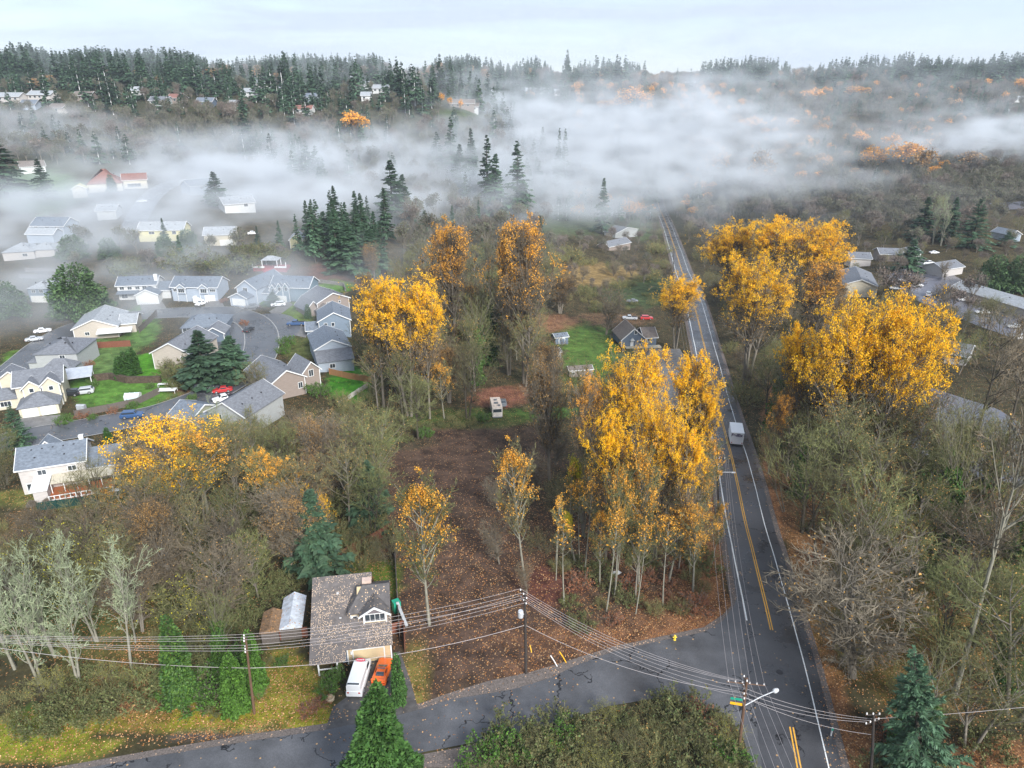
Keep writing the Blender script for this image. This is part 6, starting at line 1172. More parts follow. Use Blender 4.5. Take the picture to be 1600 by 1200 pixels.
 ('forange0', 985, 180, 985, 132, 46, 'bright orange tree on the centre ridge'), ('forange1', 958, 178, 956, 150, 50, 'dull orange tree left of the bright ridge one'), ('forange0', 1000, 176, 1002, 140, 34, 'orange tree joined to the bright ridge one'), ('forange0', 1095, 282, 1092, 205, 62, 'orange tree emerging from the right of the fog'), ('forange1', 1112, 284, 1114, 222, 44, 'golden tree below the one emerging from the fog'), ('ftan', 1186, 308, 1186, 226, 46, 'golden brown tree with a visible dark trunk in the mist'),
 ('forange1', 1268, 165, 1268, 134, 38, 'orange tree on the right wooded hill'), ('forange0', 1338, 160, 1337, 132, 40, 'brighter orange tree on the right wooded hill'), ('ftan', 1248, 180, 1247, 160, 22, 'small tan tree on the right wooded hill'), ('forange0', 1412, 275, 1411, 218, 56, 'orange crown left of the right edge fog'), ('forange1', 1360, 275, 1356, 222, 44, 'amber crown left of the orange one'), ('ftan', 1440, 285, 1440, 228, 44, 'pale tan crown right of the orange one'), ('forange1', 1390, 240, 1388, 205, 30, 'orange crown behind the amber one'), ('forange0', 1342, 235, 1341, 202, 26, 'orange crown at the top of the amber group'), ('ftan', 1515, 270, 1513, 232, 44, 'pale orange crown in the right edge fog'), ('forange1', 1172, 212, 1170, 178, 44, 'orange crown at the rim of the fog plume'), ('ftan', 1150, 205, 1148, 176, 30, 'tan crown left of the rim one'), ('forange0', 1237, 210, 1236, 182, 24, 'pale orange tree above the mist'), ('ftan', 1222, 245, 1220, 215, 26, 'pale orange tree inside the mist'), ('forange0', 1592, 150, 1590, 120, 24, 'orange tree at the right edge of the hill'), ('forange1', 690, 165, 684, 142, 12, 'slim orange tree left of the brown farmhouse'), ('forange0', 703, 172, 699, 150, 9, 'narrow orange tree before the brown farmhouse'), ('forange1', 720, 176, 718, 152, 9, 'narrow orange tree at the corner of the brown farmhouse'), ('forange0', 405, 130, 404, 106, 18, 'orange tree on the skyline of the left hill'), ('ftan', 634, 165, 632, 145, 16, 'russet tree in the middle hill gardens'), ('forange1', 903, 150, 902, 125, 22, 'golden tree right of the ridge gap'), ('forange1', 828, 158, 826, 140, 14, 'small orange tree below the ridge houses'), ('forange0', 12, 115, 12, 84, 22, 'orange tree at the left end of the skyline'), ('ftan', 218, 110, 216, 92, 24, 'bare orange tinted crown on the left skyline'), ('ftan', 268, 108, 268, 78, 26, 'second orange tinted crown on the left skyline'), ('ftan', 315, 110, 314, 82, 26, 'third orange tinted crown on the left skyline'),
]
for e in EX: tree_px(*e)
BU = [('bush_green', 512, 1080, 1.9, 3.4, 'dark green shrub at the driveway corner of the flower bed'), ('bush_green', 524, 1065, 2.2, 3.0, 'dark green shrub closest to the white van'), ('bush_green', 440, 1038, 1.2, 2.2, 'low green shrub before the tan house porch'), ('bush_russet', 478, 1110, .9, 3.0, 'russet flower bed plant by the side street'), ('bush_russet', 500, 1098, .8, 2.6, 'second russet flower bed plant'),
      ('bush_green', 760, 1195, 3.2, 6.5, 'bright green shrub nearest the large cedar'), ('bush_green', 800, 1175, 2.6, 5, 'bright green shrub at the top of the bramble island'), ('bush_green', 880, 1160, 2.4, 5, 'green shrub inside the bramble island'), ('bush_green', 1140, 1190, 2.0, 5, 'bright green bush at the foot of the corner pole'), ('bush_russet', 1105, 1140, 2.2, 5, 'rusty golden shrub at the tip of the bramble island'), ('bush_russet', 1085, 1115, 1.8, 4, 'small rusty shrub at the island edge'),
      ('bush_green', 100, 662, 2.2, 3.6, 'round green bush beside the garage drive'), ('bush_russet', 128, 652, 1.6, 3.4, 'rust coloured bush by the wet street'), ('bush_green', 145, 655, 1.3, 2.4, 'small green bush right of the rusty one'), ('bush_russet', 178, 645, 1.6, 3, 'olive brown bush on the bank below the lawn'), ('bush_green', 208, 637, 1.7, 3, 'olive green bush on the bank below the lawn'), ('bush_russet', 380, 508, 2, 3.6, 'dark red shrub at the inner kerb'), ('bush_green', 147, 605, 1.8, 3, 'grey green bush beside the utility car'), ('bush_green', 143, 597, 1.8, 3, 'grey green bush behind the carport'), 
      ('bush_russet', 140, 573, 2, 3, 'red leaved shrub against the grey house'), ('bush_russet', 350, 472, 1.6, 3.4, 'red shrub between the pale blue and pale grey houses'), ('bush_green', 442, 552, 2.2, 4, 'olive bush on the slope by the cul de sac'), ('bush_green', 448, 540, 3.0, 5, 'dark bush beside the cul de sac'), ('bush_green', 498, 618, 3.5, 6, 'dark green shrub right of the brown house'), ('bush_green', 235, 607, 1.6, 2.4, 'small conical shrub on the bright lawn'), ('bush_green', 300, 625, 1.6, 2.8, 'round shrub beside the wet street')]
for key, u, v, h, w, lb in BU: p = G(u, v); plant(key, p.x, p.y, h, w, lb)
for (u, v, lb) in ((50, 790, 'smaller yellow dome shrub below the white house'), (76, 787, 'larger yellow dome shrub below the white house')):
    t_, c_, h_, w_ = PROTO['round']; 
    if 'yellow_dome' not in PROTO:
        me = c_.copy(); me.name = 'crown'; me.materials.clear(); me.materials.append(BARK); me.materials.append(LF_Y); PROTO['yellow_dome'] = (None, me, h_, w_); KIND['yellow_dome'] = ('yellow_shrub', 'bush')
    p = G(u, v); plant('yellow_dome', p.x, p.y, 1.1, 1.7 if 'smaller' in lb else 2.4, lb)

# ---- fields of trees (outlines in photo pixels of where they are rooted)
def inpoly(px, py, poly):
    c = False; n = len(poly)
    for i in range(n):
        x0, y0 = poly[i]; x1, y1 = poly[i - 1]
        if (y0 > py) != (y1 > py) and px < (x1 - x0) * (py - y0) / (y1 - y0) + x0: c = not c
    return c
_MA = np.array([(p.x, p.y) for p in densify(MAIN, 3)]); _LA = np.array([(p.x, p.y) for p in densify(L1, 3)])
LANDM = [('tan_house', 'the tan house'), ]
def clear_of(x, y, r=0, road=7.5):
    if ((_MA[:, 0] - x) ** 2 + (_MA[:, 1] - y) ** 2).min() < road ** 2: return False
    if ((_LA[:, 0] - x) ** 2 + (_LA[:, 1] - y) ** 2).min() < 49: return False
    for fx, fy, fr in FOOT:
        if (fx - x) ** 2 + (fy - y) ** 2 < (fr + r) ** 2: return False
    return True
NOTREE = [[(600, 700), (830, 645), (900, 760), (880, 900), (1130, 960), (1100, 985), (900, 1050), (660, 1110), (622, 1010), (618, 860)], [(860, 500), (985, 500), (960, 620), (860, 600)], [(1392, 620), (1452, 610), (1452, 705), (1400, 690)], [(1480, 700), (1530, 700), (1530, 755), (1480, 740)]]
def fill(poly, n, sp, keys, hr, label, group, wr=(.8, 1.25), road=7.5, tries=30, notree=True, cap=None):
    xs = [p[0] for p in poly]; ys = [p[1] for p in poly]; pts_ = []; k = 0
    while len(pts_) < n and k < n * tries:
        k += 1; u = random.uniform(min(xs), max(xs)); v = random.uniform(min(ys), max(ys))
        if not inpoly(u, v, poly): continue
        if notree and any(inpoly(u, v, q_) for q_ in NOTREE): continue
        p = G(u, v)
        if any((p.x - a) ** 2 + (p.y - b) ** 2 < sp * sp for a, b in pts_): continue
        if not clear_of(p.x, p.y, 1.0, road): continue
        pts_.append((p.x, p.y)); h = random.uniform(*hr); key = random.choice(keys); H0, W0 = PROTO[key][2], PROTO[key][3]
        hh = 'tall' if h > (hr[0] * .35 + hr[1] * .65) else ('small' if h < (hr[0] * .65 + hr[1] * .35) else 'middling')
        o_ = plant(key, p.x, p.y, h, W0 * h / H0 * random.uniform(*wr), hh + ' ' + label, group); AUTO.append((o_, key, u, v))
    return pts_
BARE = ['bare0', 'bare1', 'bare2', 'bare3']
fill([(170, 830), (240, 790), (330, 760), (420, 745), (600, 735), (608, 830), (500, 870), (470, 900), (440, 960), (380, 975), (300, 985), (200, 930), (150, 880)], 38, 5.2, ['bare0', 'bare1', 'bare2', 'bare0', 'orange1', 'bare1', 'tan0', 'bare3'], (11, 17), 'bare tree in the tangled wood left of the dirt lot', 'bare wood left of the dirt lot', (1, 1.4))
fill([(330, 700), (470, 690), (590, 680), (600, 735), (420, 745), (330, 750)], 20, 4.4, ['thicket0', 'bare2', 'tan0'], (6, 9.5), 'bare tree behind the houses above the tangled wood', 'trees between estate and wood', (1, 1.3))
fill([(0, 1000), (60, 960), (160, 960), (215, 1000), (215, 1080), (120, 1095), (0, 1095)], 15, 4.3, ['lichen0', 'lichen1', 'lichen1'], (13, 19), 'pale lichen covered bare tree in the lower left', 'lichen trees lower left', (.9, 1.2))
fill([(0, 880), (160, 860), (300, 900), (330, 1000), (230, 1010), (150, 950), (0, 960)], 16, 4.8, ['bare1', 'bare2', 'lichen1', 'thicket1'], (7, 12), 'bare tree above the lichen trees', 'trees above the lichen trees', (1, 1.3))
fill([(0, 820), (160, 815), (160, 860), (0, 880)], 4, 5, ['bush_bare', 'thicket0'], (2, 3.5), 'bare scrub tree below the green fence', 'scrub below the green fence')
fill([(0, 1090), (150, 1060), (240, 1050), (260, 1090), (160, 1120), (0, 1150)], 16, 3.0, ['bush_bramble', 'bush_bare', 'thicket1'], (1.6, 3.6), 'olive bush on the bank above the roadside grass', 'bank bushes', (.9, 1.2))
fill([(0, 800), (30, 700), (25, 620), (0, 620)], 4, 4, ['thicket0'], (5, 8), 'bare scrub tree at the left edge', 'left edge scrub')
fill([(870, 830), (1095, 800), (1110, 900), (1090, 945), (960, 965), (880, 950), (860, 900)], 34, 3.2, ['pole0', 'pole0', 'pole0', 'bare1', 'orange1', 'pole0'], (12, 17), 'slim straight tree in the central clump', 'slim trees of the central clump', (.8, 1.3), notree=False)
fill([(910, 800), (1100, 760), (1110, 880), (900, 900)], 12, 4.5, ['orange1', 'bare1', 'pole0'], (12, 17), 'half bare tree within the golden central clump', 'half bare central trees', (.9, 1.1), notree=False)
fill([(740, 760), (880, 720), (900, 900), (840, 940), (760, 900)], 8, 6, ['bare2', 'thicket0'], (5, 9), 'thin bare tree on the brown dirt lot', 'thin trees on the dirt lot', notree=False)
fill([(1235, 790), (1330, 780), (1600, 770), (1700, 900), (1720, 1200), (1480, 1260), (1330, 1200), (1300, 1080), (1275, 930)], 34, 7.5, ['bare0', 'bare2', 'ivy0', 'bare1', 'bare3', 'ivy0', 'bare1'], (15, 23), 'mossy bare tree in the lower right woods', 'lower right woods', (1.0, 1.35))
fill([(1190, 640), (1260, 620), (1390, 640), (1400, 720), (1600, 770), (1300, 790), (1235, 790)], 30, 5.6, ['bare0', 'bare3', 'bare1', 'tan0', 'ivy0'], (14, 21), 'bare tree around the huge golden maple', 'trees around the huge maple', (1.0, 1.3))
fill([(1130, 420), (1300, 460), (1380, 560), (1390, 640), (1200, 640), (1150, 520)], 30, 6.5, ['bare0', 'bare1', 'tan0', 'bare2'], (10, 17), 'bare tree between the road and the golden cottonwoods', 'trees behind the golden cottonwoods')
fill([(1360, 470), (1480, 455), (1620, 520), (1700, 620), (1500, 590), (1400, 590)], 34, 6, ['bare2', 'bare0', 'bare3', 'bare0', 'fbrown0'], (8, 14), 'brown bare tree in the right court', 'trees of the right court', (1, 1.3))
fill([(1300, 395), (1620, 380), (1640, 470), (1440, 440), (1310, 440)], 36, 5.5, ['bare2', 'bare0', 'thicket0', 'fbrown0', 'fbrown1'], (5, 9), 'low bare tree around the grey roofed houses', 'trees around the grey roofs', (1, 1.4))
fill([(590, 560), (700, 520), (840, 500), (850, 590), (760, 640), (690, 690), (600, 680), (585, 620)], 34, 5, ['bare1', 'bare0', 'bare3', 'tan0', 'orange1'], (14, 22), 'bare tree in the tall grove beside the clearing', 'tall grove beside the clearing')
fill([(560, 440), (700, 420), (860, 420), (860, 500), (700, 520), (590, 560), (560, 500)], 32, 6.5, ['bare1', 'bare0', 'bare3', 'tan0'], (12, 18), 'hazy bare tree at the back of the tall grove', 'back of the tall grove')
fill([(460, 372), (600, 350), (620, 420), (560, 428), (470, 415)], 22, 6, ['fir0', 'fir0', 'fir1'], (15, 23), 'dark fir in the belt above the red brown bank', 'conifer belt', (1.0, 1.35))
fill([(600, 340), (860, 330), (880, 420), (640, 430)], 52, 6.5, ['fbare0', 'fbare1', 'fbrown0', 'fir0', 'fbare2'], (10, 16), 'misty tree under the fog bank', 'trees under the fog bank')
fill([(850, 380), (1040, 360), (1055, 430), (1000, 445), (900, 480), (850, 470)], 62, 4.6, ['thicket0', 'bare2', 'fbrown0', 'bush_bare', 'fbare1', 'fbrown1'], (4, 9), 'brown scrub tree above the dry grass', 'scrub above the dry grass', (1, 1.4))
fill([(840, 330), (930, 325), (1010, 330), (1030, 360), (930, 385), (860, 380)], 12, 8, ['fbare0', 'fbrown1', 'fir0'], (8, 13), 'grey tree near the fogged end of the road', 'trees near the road end')
fill([(900, 455), (1040, 440), (1050, 500), (1000, 492), (900, 490)], 22, 3.6, ['bush_bramble', 'bush_bare'], (1.5, 3), 'bramble bush behind the cottage', 'brambles behind the cottage')
fill([(1060, 330), (1330, 330), (1600, 340), (1620, 385), (1300, 395), (1120, 420), (1085, 400)], 105, 6.6, ['fbare0', 'fbare1', 'fbrown0', 'fbrown1', 'fbare2', 'bare0', 'fbrown0'], (9, 14), 'grey bare tree in the misty right woods', 'misty right woods', (1, 1.3), road=10)
fill([(90, 440), (280, 400), (450, 400), (450, 425), (180, 432), (90, 430)], 34, 4.5, ['fbare0', 'fbare1', 'bush_bramble', 'fbrown0'], (3.5, 7), 'misty scrub on the terraced bank', 'terraced bank scrub', (1, 1.5))
fill([(1068, 345), (1110, 350), (1160, 500), (1170, 650), (1142, 640), (1105, 480)], 34, 4.6, ['thicket0', 'bare0', 'bush_bare', 'bare2', 'tan0'], (4, 9), 'x', 'scrub along the right of the far road', (1, 1.3), road=7)
fill([(1000, 325), (1022, 330), (1040, 400), (1030, 430), (1010, 380)], 10, 5, ['thicket0', 'bush_bare', 'fbrown0'], (3, 7), 'x', 'scrub along the left of the far road', (1, 1.3), road=7)
fill([(100, 375), (210, 368), (300, 385), (450, 380), (450, 400), (120, 425)], 16, 8, ['fbare0', 'round', 'fbare1', 'fir0'], (7, 12), 'misty tree above the terraced bank', 'trees above the terraced bank', (1, 1.3))
fill([(600, 690), (680, 660), (760, 640), (850, 640), (700, 672), (620, 700)], 22, 3.0, ['bush_bramble', 'bush_green', 'bush_bare'], (1.2, 2.6), 'green bramble along the top of the clearing', 'brambles at the clearing top')
fill([(500, 640), (600, 600), (600, 700), (520, 690)], 14, 3.5, ['bush_bramble', 'thicket0', 'bush_bare'], (2, 5), 'bramble bush right of the small lawn', 'brambles by the small lawn')
fill([(748, 1260), (752, 1180), (850, 1148), (950, 1122), (1040, 1108), (1100, 1118), (1135, 1150), (1165, 1260)], 80, 1.75, ['bush_bare', 'bush_bare', 'bush_bare', 'bush_bramble', 'thicket0', 'thicket1'], (1.3, 3.3), 'arching bare shrub in the bramble island by the corner pole', 'bramble island shrubs', (1, 1.3), road=5)
fill([(480, 850), (612, 830), (612, 885), (590, 880), (520, 890), (500, 905), (470, 910)], 10, 3, ['bush_bramble', 'bush_bare', 'thicket0'], (2, 5), 'bramble bush behind the tan house', 'brambles behind the tan house')
fill([(870, 880), (1120, 850), (1120, 960), (900, 985)], 30, 3, ['bush_bare', 'bush_bramble', 'bush_russet'], (1.2, 2.6), 'undergrowth bush below the central clump', 'central undergrowth', notree=False)
fill([(1240, 800), (1600, 760), (1700, 1230), (1340, 1230), (1270, 1000)], 46, 4.5, ['bush_bare', 'bush_bramble', 'bush_russet', 'thicket1'], (1.2, 3.0), 'undergrowth bush in the lower right woods', 'right undergrowth')
fill([(200, 850), (480, 780), (600, 760), (600, 840), (470, 900), (420, 980), (250, 1000)], 46, 3.6, ['bush_bare', 'bush_bramble'], (1.5, 3.2), 'undergrowth bush in the tangled left wood', 'left undergrowth')
fill([(300, 985), (420, 975), (440, 1000), (420, 1040), (400, 1100), (330, 1110), (260, 1100), (310, 1040)], 20, 2.8, ['bush_bramble', 'bush_green', 'bush_bare'], (1.5, 3.2), 'green bush under the left evergreens', 'bushes under the left evergreens')
fill([(355, 545), (372, 560), (330, 610), (300, 612), (262, 605), (255, 580)], 10, 4, ['bush_bare', 'bush_bramble', 'thicket0'], (2, 5), 'scrub bush on the bank beside the kerb row', 'bank scrub by the kerb row')
fill([(380, 590), (420, 590), (420, 690), (330, 700), (380, 660)], 7, 5, ['lichen1', 'bare1', 'bare0'], (8, 12), 'bare street tree in front of the brown house', 'street trees by the brown house')

# ---- the hills: nearest trees one by one, the rest as one wood
cand = []
occ = {}
def hill(n, x0, x1, y0, y1, sp, pick):
    for _ in range(n):
        y = random.uniform(y0, y1); x = random.uniform(max(x0, -.80 * y - 30), min(x1, .80 * y + 30))
        c = (int(x // sp), int(y // sp))
        if any((a - x) ** 2 + (b - y) ** 2 < sp * sp for i in (-1, 0, 1) for j in (-1, 0, 1) for a, b in occ.get((c[0] + i, c[1] + j), ())): continue
        z = Tf(x, y); u, v = proj(x, y, z); u = float(u); v = float(v)
        if v > 345 or not (-60 < u < 1660): continue
        k = pick(u, v, x, y)
        if k is None: continue
        if any((fx - x) ** 2 + (fy - y) ** 2 < (fr + 1) ** 2 for fx, fy, fr in FOOT): continue
        if ((_MA[:, 0] - x) ** 2 + (_MA[:, 1] - y) ** 2).min() < 64: continue
        occ.setdefault(c, []).append((x, y)); cand.append((y, x, k[0], k[1], u, v))
def nz(x, y, s): return mnoise.noise(Vector((x * s, y * s, 3.1)))
FI = ['ffir0', 'ffir1', 'ffir2', 'ffir3']
def pick(u, v, x, y):
    z_ = Tf(x, y); n = nz(x, y, .02); n2 = nz(x + 300, y, .035); r = random.random()
    n3 = nz(x * 1.0, y * .5 + 900, .03); gap = n3 < -.22
    def fir(a=16, b=24): return (random.choice(FI), (a + (b - a) * min(1, max(0, .5 + n3 * 1.3))) * random.choice([.6, .8, .95, 1.0, 1.1])) if not (gap and v < 150 and random.random() < .85) else (random.choice(['fbare0', 'fbare1', 'ftan']), random.uniform(9, 13))
    def dec(a=9, b=14): return (random.choice(['fbare0', 'fbare1', 'fbare2', 'fbrown0', 'fbrown1'] if n2 > 0 else ['fbare0', 'fbare1', 'fbare2']), random.uniform(a, b))
    if v < 140 and not (880 < u < 890):
        tv = float(np.interp(u, [0, 45, 100, 150, 200, 290, 330, 365, 450, 520, 590, 620, 660, 700, 760, 790, 830, 860, 880, 895, 940, 1000, 1020, 1070, 1100, 1180, 1250, 1330, 1430, 1500, 1600], [84, 74, 88, 80, 86, 82, 98, 100, 92, 90, 91, 109, 108, 91, 96, 105, 92, 104, 124, 106, 96, 104, 117, 106, 99, 92, 104, 94, 90, 97, 89]))
        tv += random.choice([0, 2, 5, 9, 14, 20]) + random.uniform(-3, 3); d_ = ray(u, tv); hz = CAMZ + y * d_[2] / d_[1] - z_
        if tv > 122 or hz < 7: return (random.choice(['fbare0', 'fbare1', 'fbrown0', 'ftan']), random.uniform(7, 11))
        if (r < .22 and tv > 96) or (u > 1000 and u < 1090): return (random.choice(['fbare0', 'fbare2', 'ftan', 'fbrown1']), min(hz, 16))
        return (random.choice(FI), min(hz, 40))
    def ora(a=9, b=14): return (random.choice(['forange0', 'forange1', 'ftan', 'ftan']), random.uniform(a, b))
    if u < 900:                                      # left hill with houses
        if v > 262:
            if u < 450: return dec(5, 9) if (r < .10) else None
            return fir(15, 22) if r < .2 else (dec(8, 13) if r < .6 else None)
        if v < 122 + (10 if u > 420 else 0): 
            return (fir(26, 38) if u < 400 else fir(20, 30)) if r < .75 else (dec(10, 15) if r < .9 else (ora(12, 16) if u < 360 else dec(8, 12)))
        if v < 180:
            if r < .10: return None
            return fir(15, 26) if (n > .0 or r < .5) else dec(7, 11)
        if u < 380: return dec(9, 14) if r < .85 else (fir(13, 19) if n > -.1 else dec())
        return fir(14, 22) if (n > -.15 and r < .62) else dec(8, 13)
    if u < 1120:
        if v < 145: return fir(22, 34) if r < .7 else dec()
        if r < (.5 if n2 > 0 else .25): return ora(9, 14)
        return dec() if r < .85 else fir(14, 20)
    if v < 140: return fir(18, 27) if r < .8 else dec(10, 14)
    if v < 200 and n2 > .1 and r < .3: return ora(9, 13)
    if v < 200: return (fir(13, 20) if (n > .22 or r < .08) else dec(10, 15))
    if v < 290: return ora(9, 13) if (r < .16 and u < 1480) else (fir(12, 18) if (u > 1180 and n > .3) else dec(9, 14))
    return dec(9, 14)
hill(4200, -700, 60, 430, 700, 7.4, pick)
hill(4200, 0, 1000, 420, 800, 7.6, pick)
hill(12000, -1000, 1200, 650, 1350, 8, pick)
cand.sort(key=lambda c: c[0])
cnt = {}
REST = {}
def side(u, v):
    a = 'left hill' if u < 480 else ('middle hill' if u < 880 else ('centre ridge' if u < 1150 else 'right wooded hill'))
    b = 'on the skyline of the ' if v < 128 else ('halfway up the ' if v < 190 else 'at the foot of the ')
    return b + a
CAPS = {'fir_tree': 215, 'hill_tree': 140, 'orange_tree': 110}
for (y, x, key, h, u, v) in cand:
    nm = KIND[kind_of(key)][0]; cnt[nm] = cnt.get(nm, 0) + 1
    if cnt[nm] <= CAPS[nm]:
        adj = {'ffir': 'dark fir', 'fbare': 'olive grey bare tree', 'fbrown': 'brown bare tree', 'forange': 'orange tree', 'ftan': 'tan leaved tree'}[kind_of(key)]
        hh = 'tall ' if h > 21 or (key[1] != 'f' and h > 12) else 'low '
        o_ = plant(key, x, y, h, PROTO[key][3] * h / PROTO[key][2] * random.uniform(1.1, 1.5), hh + adj + ' ' + side(u, v), side(u, v)[3:] + ' trees'); AUTO.append((o_, key, u, v))
    else: REST.setdefault(key, []).append((x, y, Tf(x, y) - .1, h / PROTO[key][2] * random.uniform(1.0, 1.25), random.uniform(0, 6.28)))
# labels that single out each tree: counted outwards from the nearest landmark
LM = [('tan house by the gravel drive', 550, 1000), ('white house with the deck', 90, 770), ('corner pole with the lamp', 1155, 1170), ('blue green spruce', 1437, 1200), ('leaning pale giant trunk', 1487, 1085), ('big green cedar', 598, 1200), ('dark pole with the transformer', 822, 1052), ('leaning left pole', 397, 1115),
      ('lone pale stemmed orange tree', 675, 975), ('lemon yellow birch', 912, 840), ('fire hydrant', 1054, 1000), ('curved lamp pole', 1124, 803), ('white parcel truck', 1148, 688), ('huge golden maple', 1325, 770), ('wet parking court', 1480, 690), ('golden maple of the left wood', 262, 810), ('green conifer of the thicket', 500, 900),
      ('white debris sheet', 964, 896), ('motorhome', 775, 645), ('broad golden clump', 640, 655), ('slate cottage', 995, 545), ('grey shed', 866, 560), ('blue pickup', 463, 508), ('red gazebo', 422, 424), ('pale grey gable wall', 350, 680), ('brown crossing gables', 450, 620), ('broad misty conifer', 128, 490), ('round conifer by the beige gable', 322, 600),
      ('terrace walls', 70, 430), ('pale blue house', 303, 470), ('terracotta roof', 170, 295), ('lone fir above the fog', 612, 345), ('ragged fir clear of the fog', 808, 320), ('pale roofed house', 978, 365), ('dark pole by the far road', 1052, 428), ('deep yellow cottonwood', 1165, 600), ('long angled building', 1345, 460), ('single conifer of the court', 1418, 424),
      ('long low building', 1555, 470), ('bare poplars', 1464, 383), ('broad dark spruce', 1516, 388), ('golden brown misty tree', 1186, 300), ('orange tree of the fog rim', 1095, 262), ('amber crown', 1360, 262), ('close fir pair', 1012, 305), ('brown farmhouse', 722, 170), ('round golden tree', 558, 226), ('tall fir at the hill foot', 387, 235),
      ('mauve roofs', 40, 160), ('grey gabled hill house', 248, 166), ('white hill houses', 575, 145), ('red roofed cottage', 474, 180), ('bright orange ridge tree', 985, 180), ('ridge houses', 846, 150), ('right hill orange tree', 1338, 160), ('pale building at the right edge', 1592, 160), ('large left edge fir', 12, 310), ('skyline gap', 880, 130), ('lichen poles', 110, 1060), ('green fence', 130, 790)]
NOUN = {'bare': 'bare tree', 'lichen': 'pale lichen covered tree', 'thicket': 'scrubby bare tree', 'pole': 'slim pale stemmed tree', 'goldslim': 'slim golden tree', 'orange': 'half bare orange tree', 'tan': 'tan leaved tree', 'bush_green': 'leafy green bush', 'bush_bare': 'bare twiggy bush', 'bush_bramble': 'bramble bush', 'bush_russet': 'russet bush', 'fir': 'dark fir', 'round': 'rounded evergreen', 'cedar': 'green cedar',
        'ffir': 'dark fir', 'fbare': 'olive grey tree', 'fbrown': 'brown bare tree', 'forange': 'orange crowned tree', 'ftan': 'tan crowned tree', 'ivy': 'ivy clad tree', 'gold': 'golden tree'}
ORD = 'nearest second third fourth fifth sixth seventh eighth ninth tenth eleventh twelfth thirteenth fourteenth fifteenth sixteenth seventeenth eighteenth nineteenth twentieth'.split()
_by = {}
for (o_, key, u, v) in AUTO:
    n_, lu, lv = min(LM, key=lambda l: (l[1] - u) ** 2 + (2 * (l[2] - v)) ** 2)
    dx, dy = u - lu, 2 * (v - lv); dr = ('right of' if dx > 0 else 'left of') if abs(dx) > abs(dy) else ('in front of' if dy > 0 else 'behind')
    _by.setdefault((NOUN[max((k for k in NOUN if key.startswith(k)), key=len)], dr, n_), []).append((math.hypot(dx, dy), o_))
for (noun, dr, n_), ls in _by.items():
    ls.sort(key=lambda e: e[0])
    for i, (_, o_) in enumerate(ls):
        if i < 20: o_['label'] = (ORD[i] + ' ' if len(ls) > 1 else '') + noun + ' ' + dr + ' the ' + n_ + ''
        else: o_['label'] = 'outlying ' + noun + ' ' + dr + ' the ' + n_
# the distant wood: one object, instances on points
pts_, keys_ = [], sorted(REST)
for i, k in enumerate(keys_): pts_ += [(p, i) for p in REST[k]]
me = bpy.data.meshes.new('forest'); me.vertices.add(len(pts_)); me.vertices.foreach_set('co', np.array([p[0][:3] for p in pts_], dtype=np.float32).ravel())
for nm, dt, ar in (('sc', 'FLOAT', [p[0][3] for p in pts_]), ('ro', 'FLOAT', [p[0][4] for p in pts_]), ('kd', 'INT', [p[1] for p in pts_])):
    a = me.attributes.new(nm, dt, 'POINT'); a.data.foreach_set('value', np.array(ar, dtype=np.float32 if dt == 'FLOAT' else np.int32))
ng = bpy.data.node_groups.new('forest_points', 'GeometryNodeTree'); ng.interface.new_socket('Geometry', in_out='INPUT', socket_type='NodeSocketGeometry'); ng.interface.new_socket('Geometry', in_out='OUTPUT', socket_type='NodeSocketGeometry')
N, L = ng.nodes, ng.links; gi = N.new('NodeGroupInput'); go = N.new('NodeGroupOutput'); jn = N.new('GeometryNodeJoinGeometry')
def attr(nm, t):
    n = N.new('GeometryNodeInputNamedAttribute'); n.data_type = t; n.inputs['Name'].default_value = nm; return n.outputs['Attribute']
sc_a, ro_a, kd_a = attr('sc', 'FLOAT'), attr('ro', 'FLOAT'), attr('kd', 'INT'); cx = N.new('ShaderNodeCombineXYZ'); L.new(ro_a, cx.inputs['Z'])
for i, k in enumerate(keys_):
    po = bpy.data.objects.new('source_' + k, PROTO[k][1]); oi = N.new('GeometryNodeObjectInfo'); oi.inputs['Object'].default_value = po
    cm = N.new('FunctionNodeCompare'); cm.data_type = 'INT'; cm.operation = 'EQUAL'; L.new(kd_a, cm.inputs[2]); cm.inputs[3].default_value = i
    ip = N.new('GeometryNodeInstanceOnPoints'); L.new(gi.outputs[0], ip.inputs['Points']); L.new(cm.outputs[0], ip.inputs['Selection']); L.new(oi.outputs['Geometry'], ip.inputs['Instance']); L.new(cx.outputs[0], ip.inputs['Rotation']); L.new(sc_a, ip.inputs['Scale']); L.new(ip.outputs[0], jn.inputs[0])
L.new(jn.outputs[0], go.inputs[0])
fo_ = obj('forest', me); tag(fo_, kind='stuff'); fo_.modifiers.new('points', 'NODES').node_group = ng

# ---- fallen leaves: real leaf-sized faces scattered where the litter is thick (one object)
cs = []
def litter(poly, n):
    xs = [p[0] for p in poly]; ys = [p[1] for p in poly]; k = 0
    P0 = [G(u, v) for u, v in poly]; poly_w = [(p.x, p.y) for p in P0]; x0, x1 = min(p[0] for p in poly_w), max(p[0] for p in poly_w); y0, y1 = min(p[1] for p in poly_w), max(p[1] for p in poly_w)
    while k < n:
        x = random.uniform(x0, x1); y = random.uniform(y0, y1); k += 1
        if inpoly(x, y, poly_w): cs.append((x, y))
litter([(620, 830), (850, 720), (1000, 900), (1130, 880), (1140, 950), (900, 1040), (660, 1105)], 7000)
litter([(850, 1050), (960, 1005), (1100, 975), (1145, 900), (1110, 780), (1140, 960), (1000, 960), (900, 1000)], 6000)
litter([(0, 1215), (150, 1180), (400, 1140), (560, 1120), (430, 1050), (400, 1090), (250, 1110), (0, 1150)], 6000)
litter([(200, 1000), (300, 1000), (260, 1110), (170, 1120)], 2500)
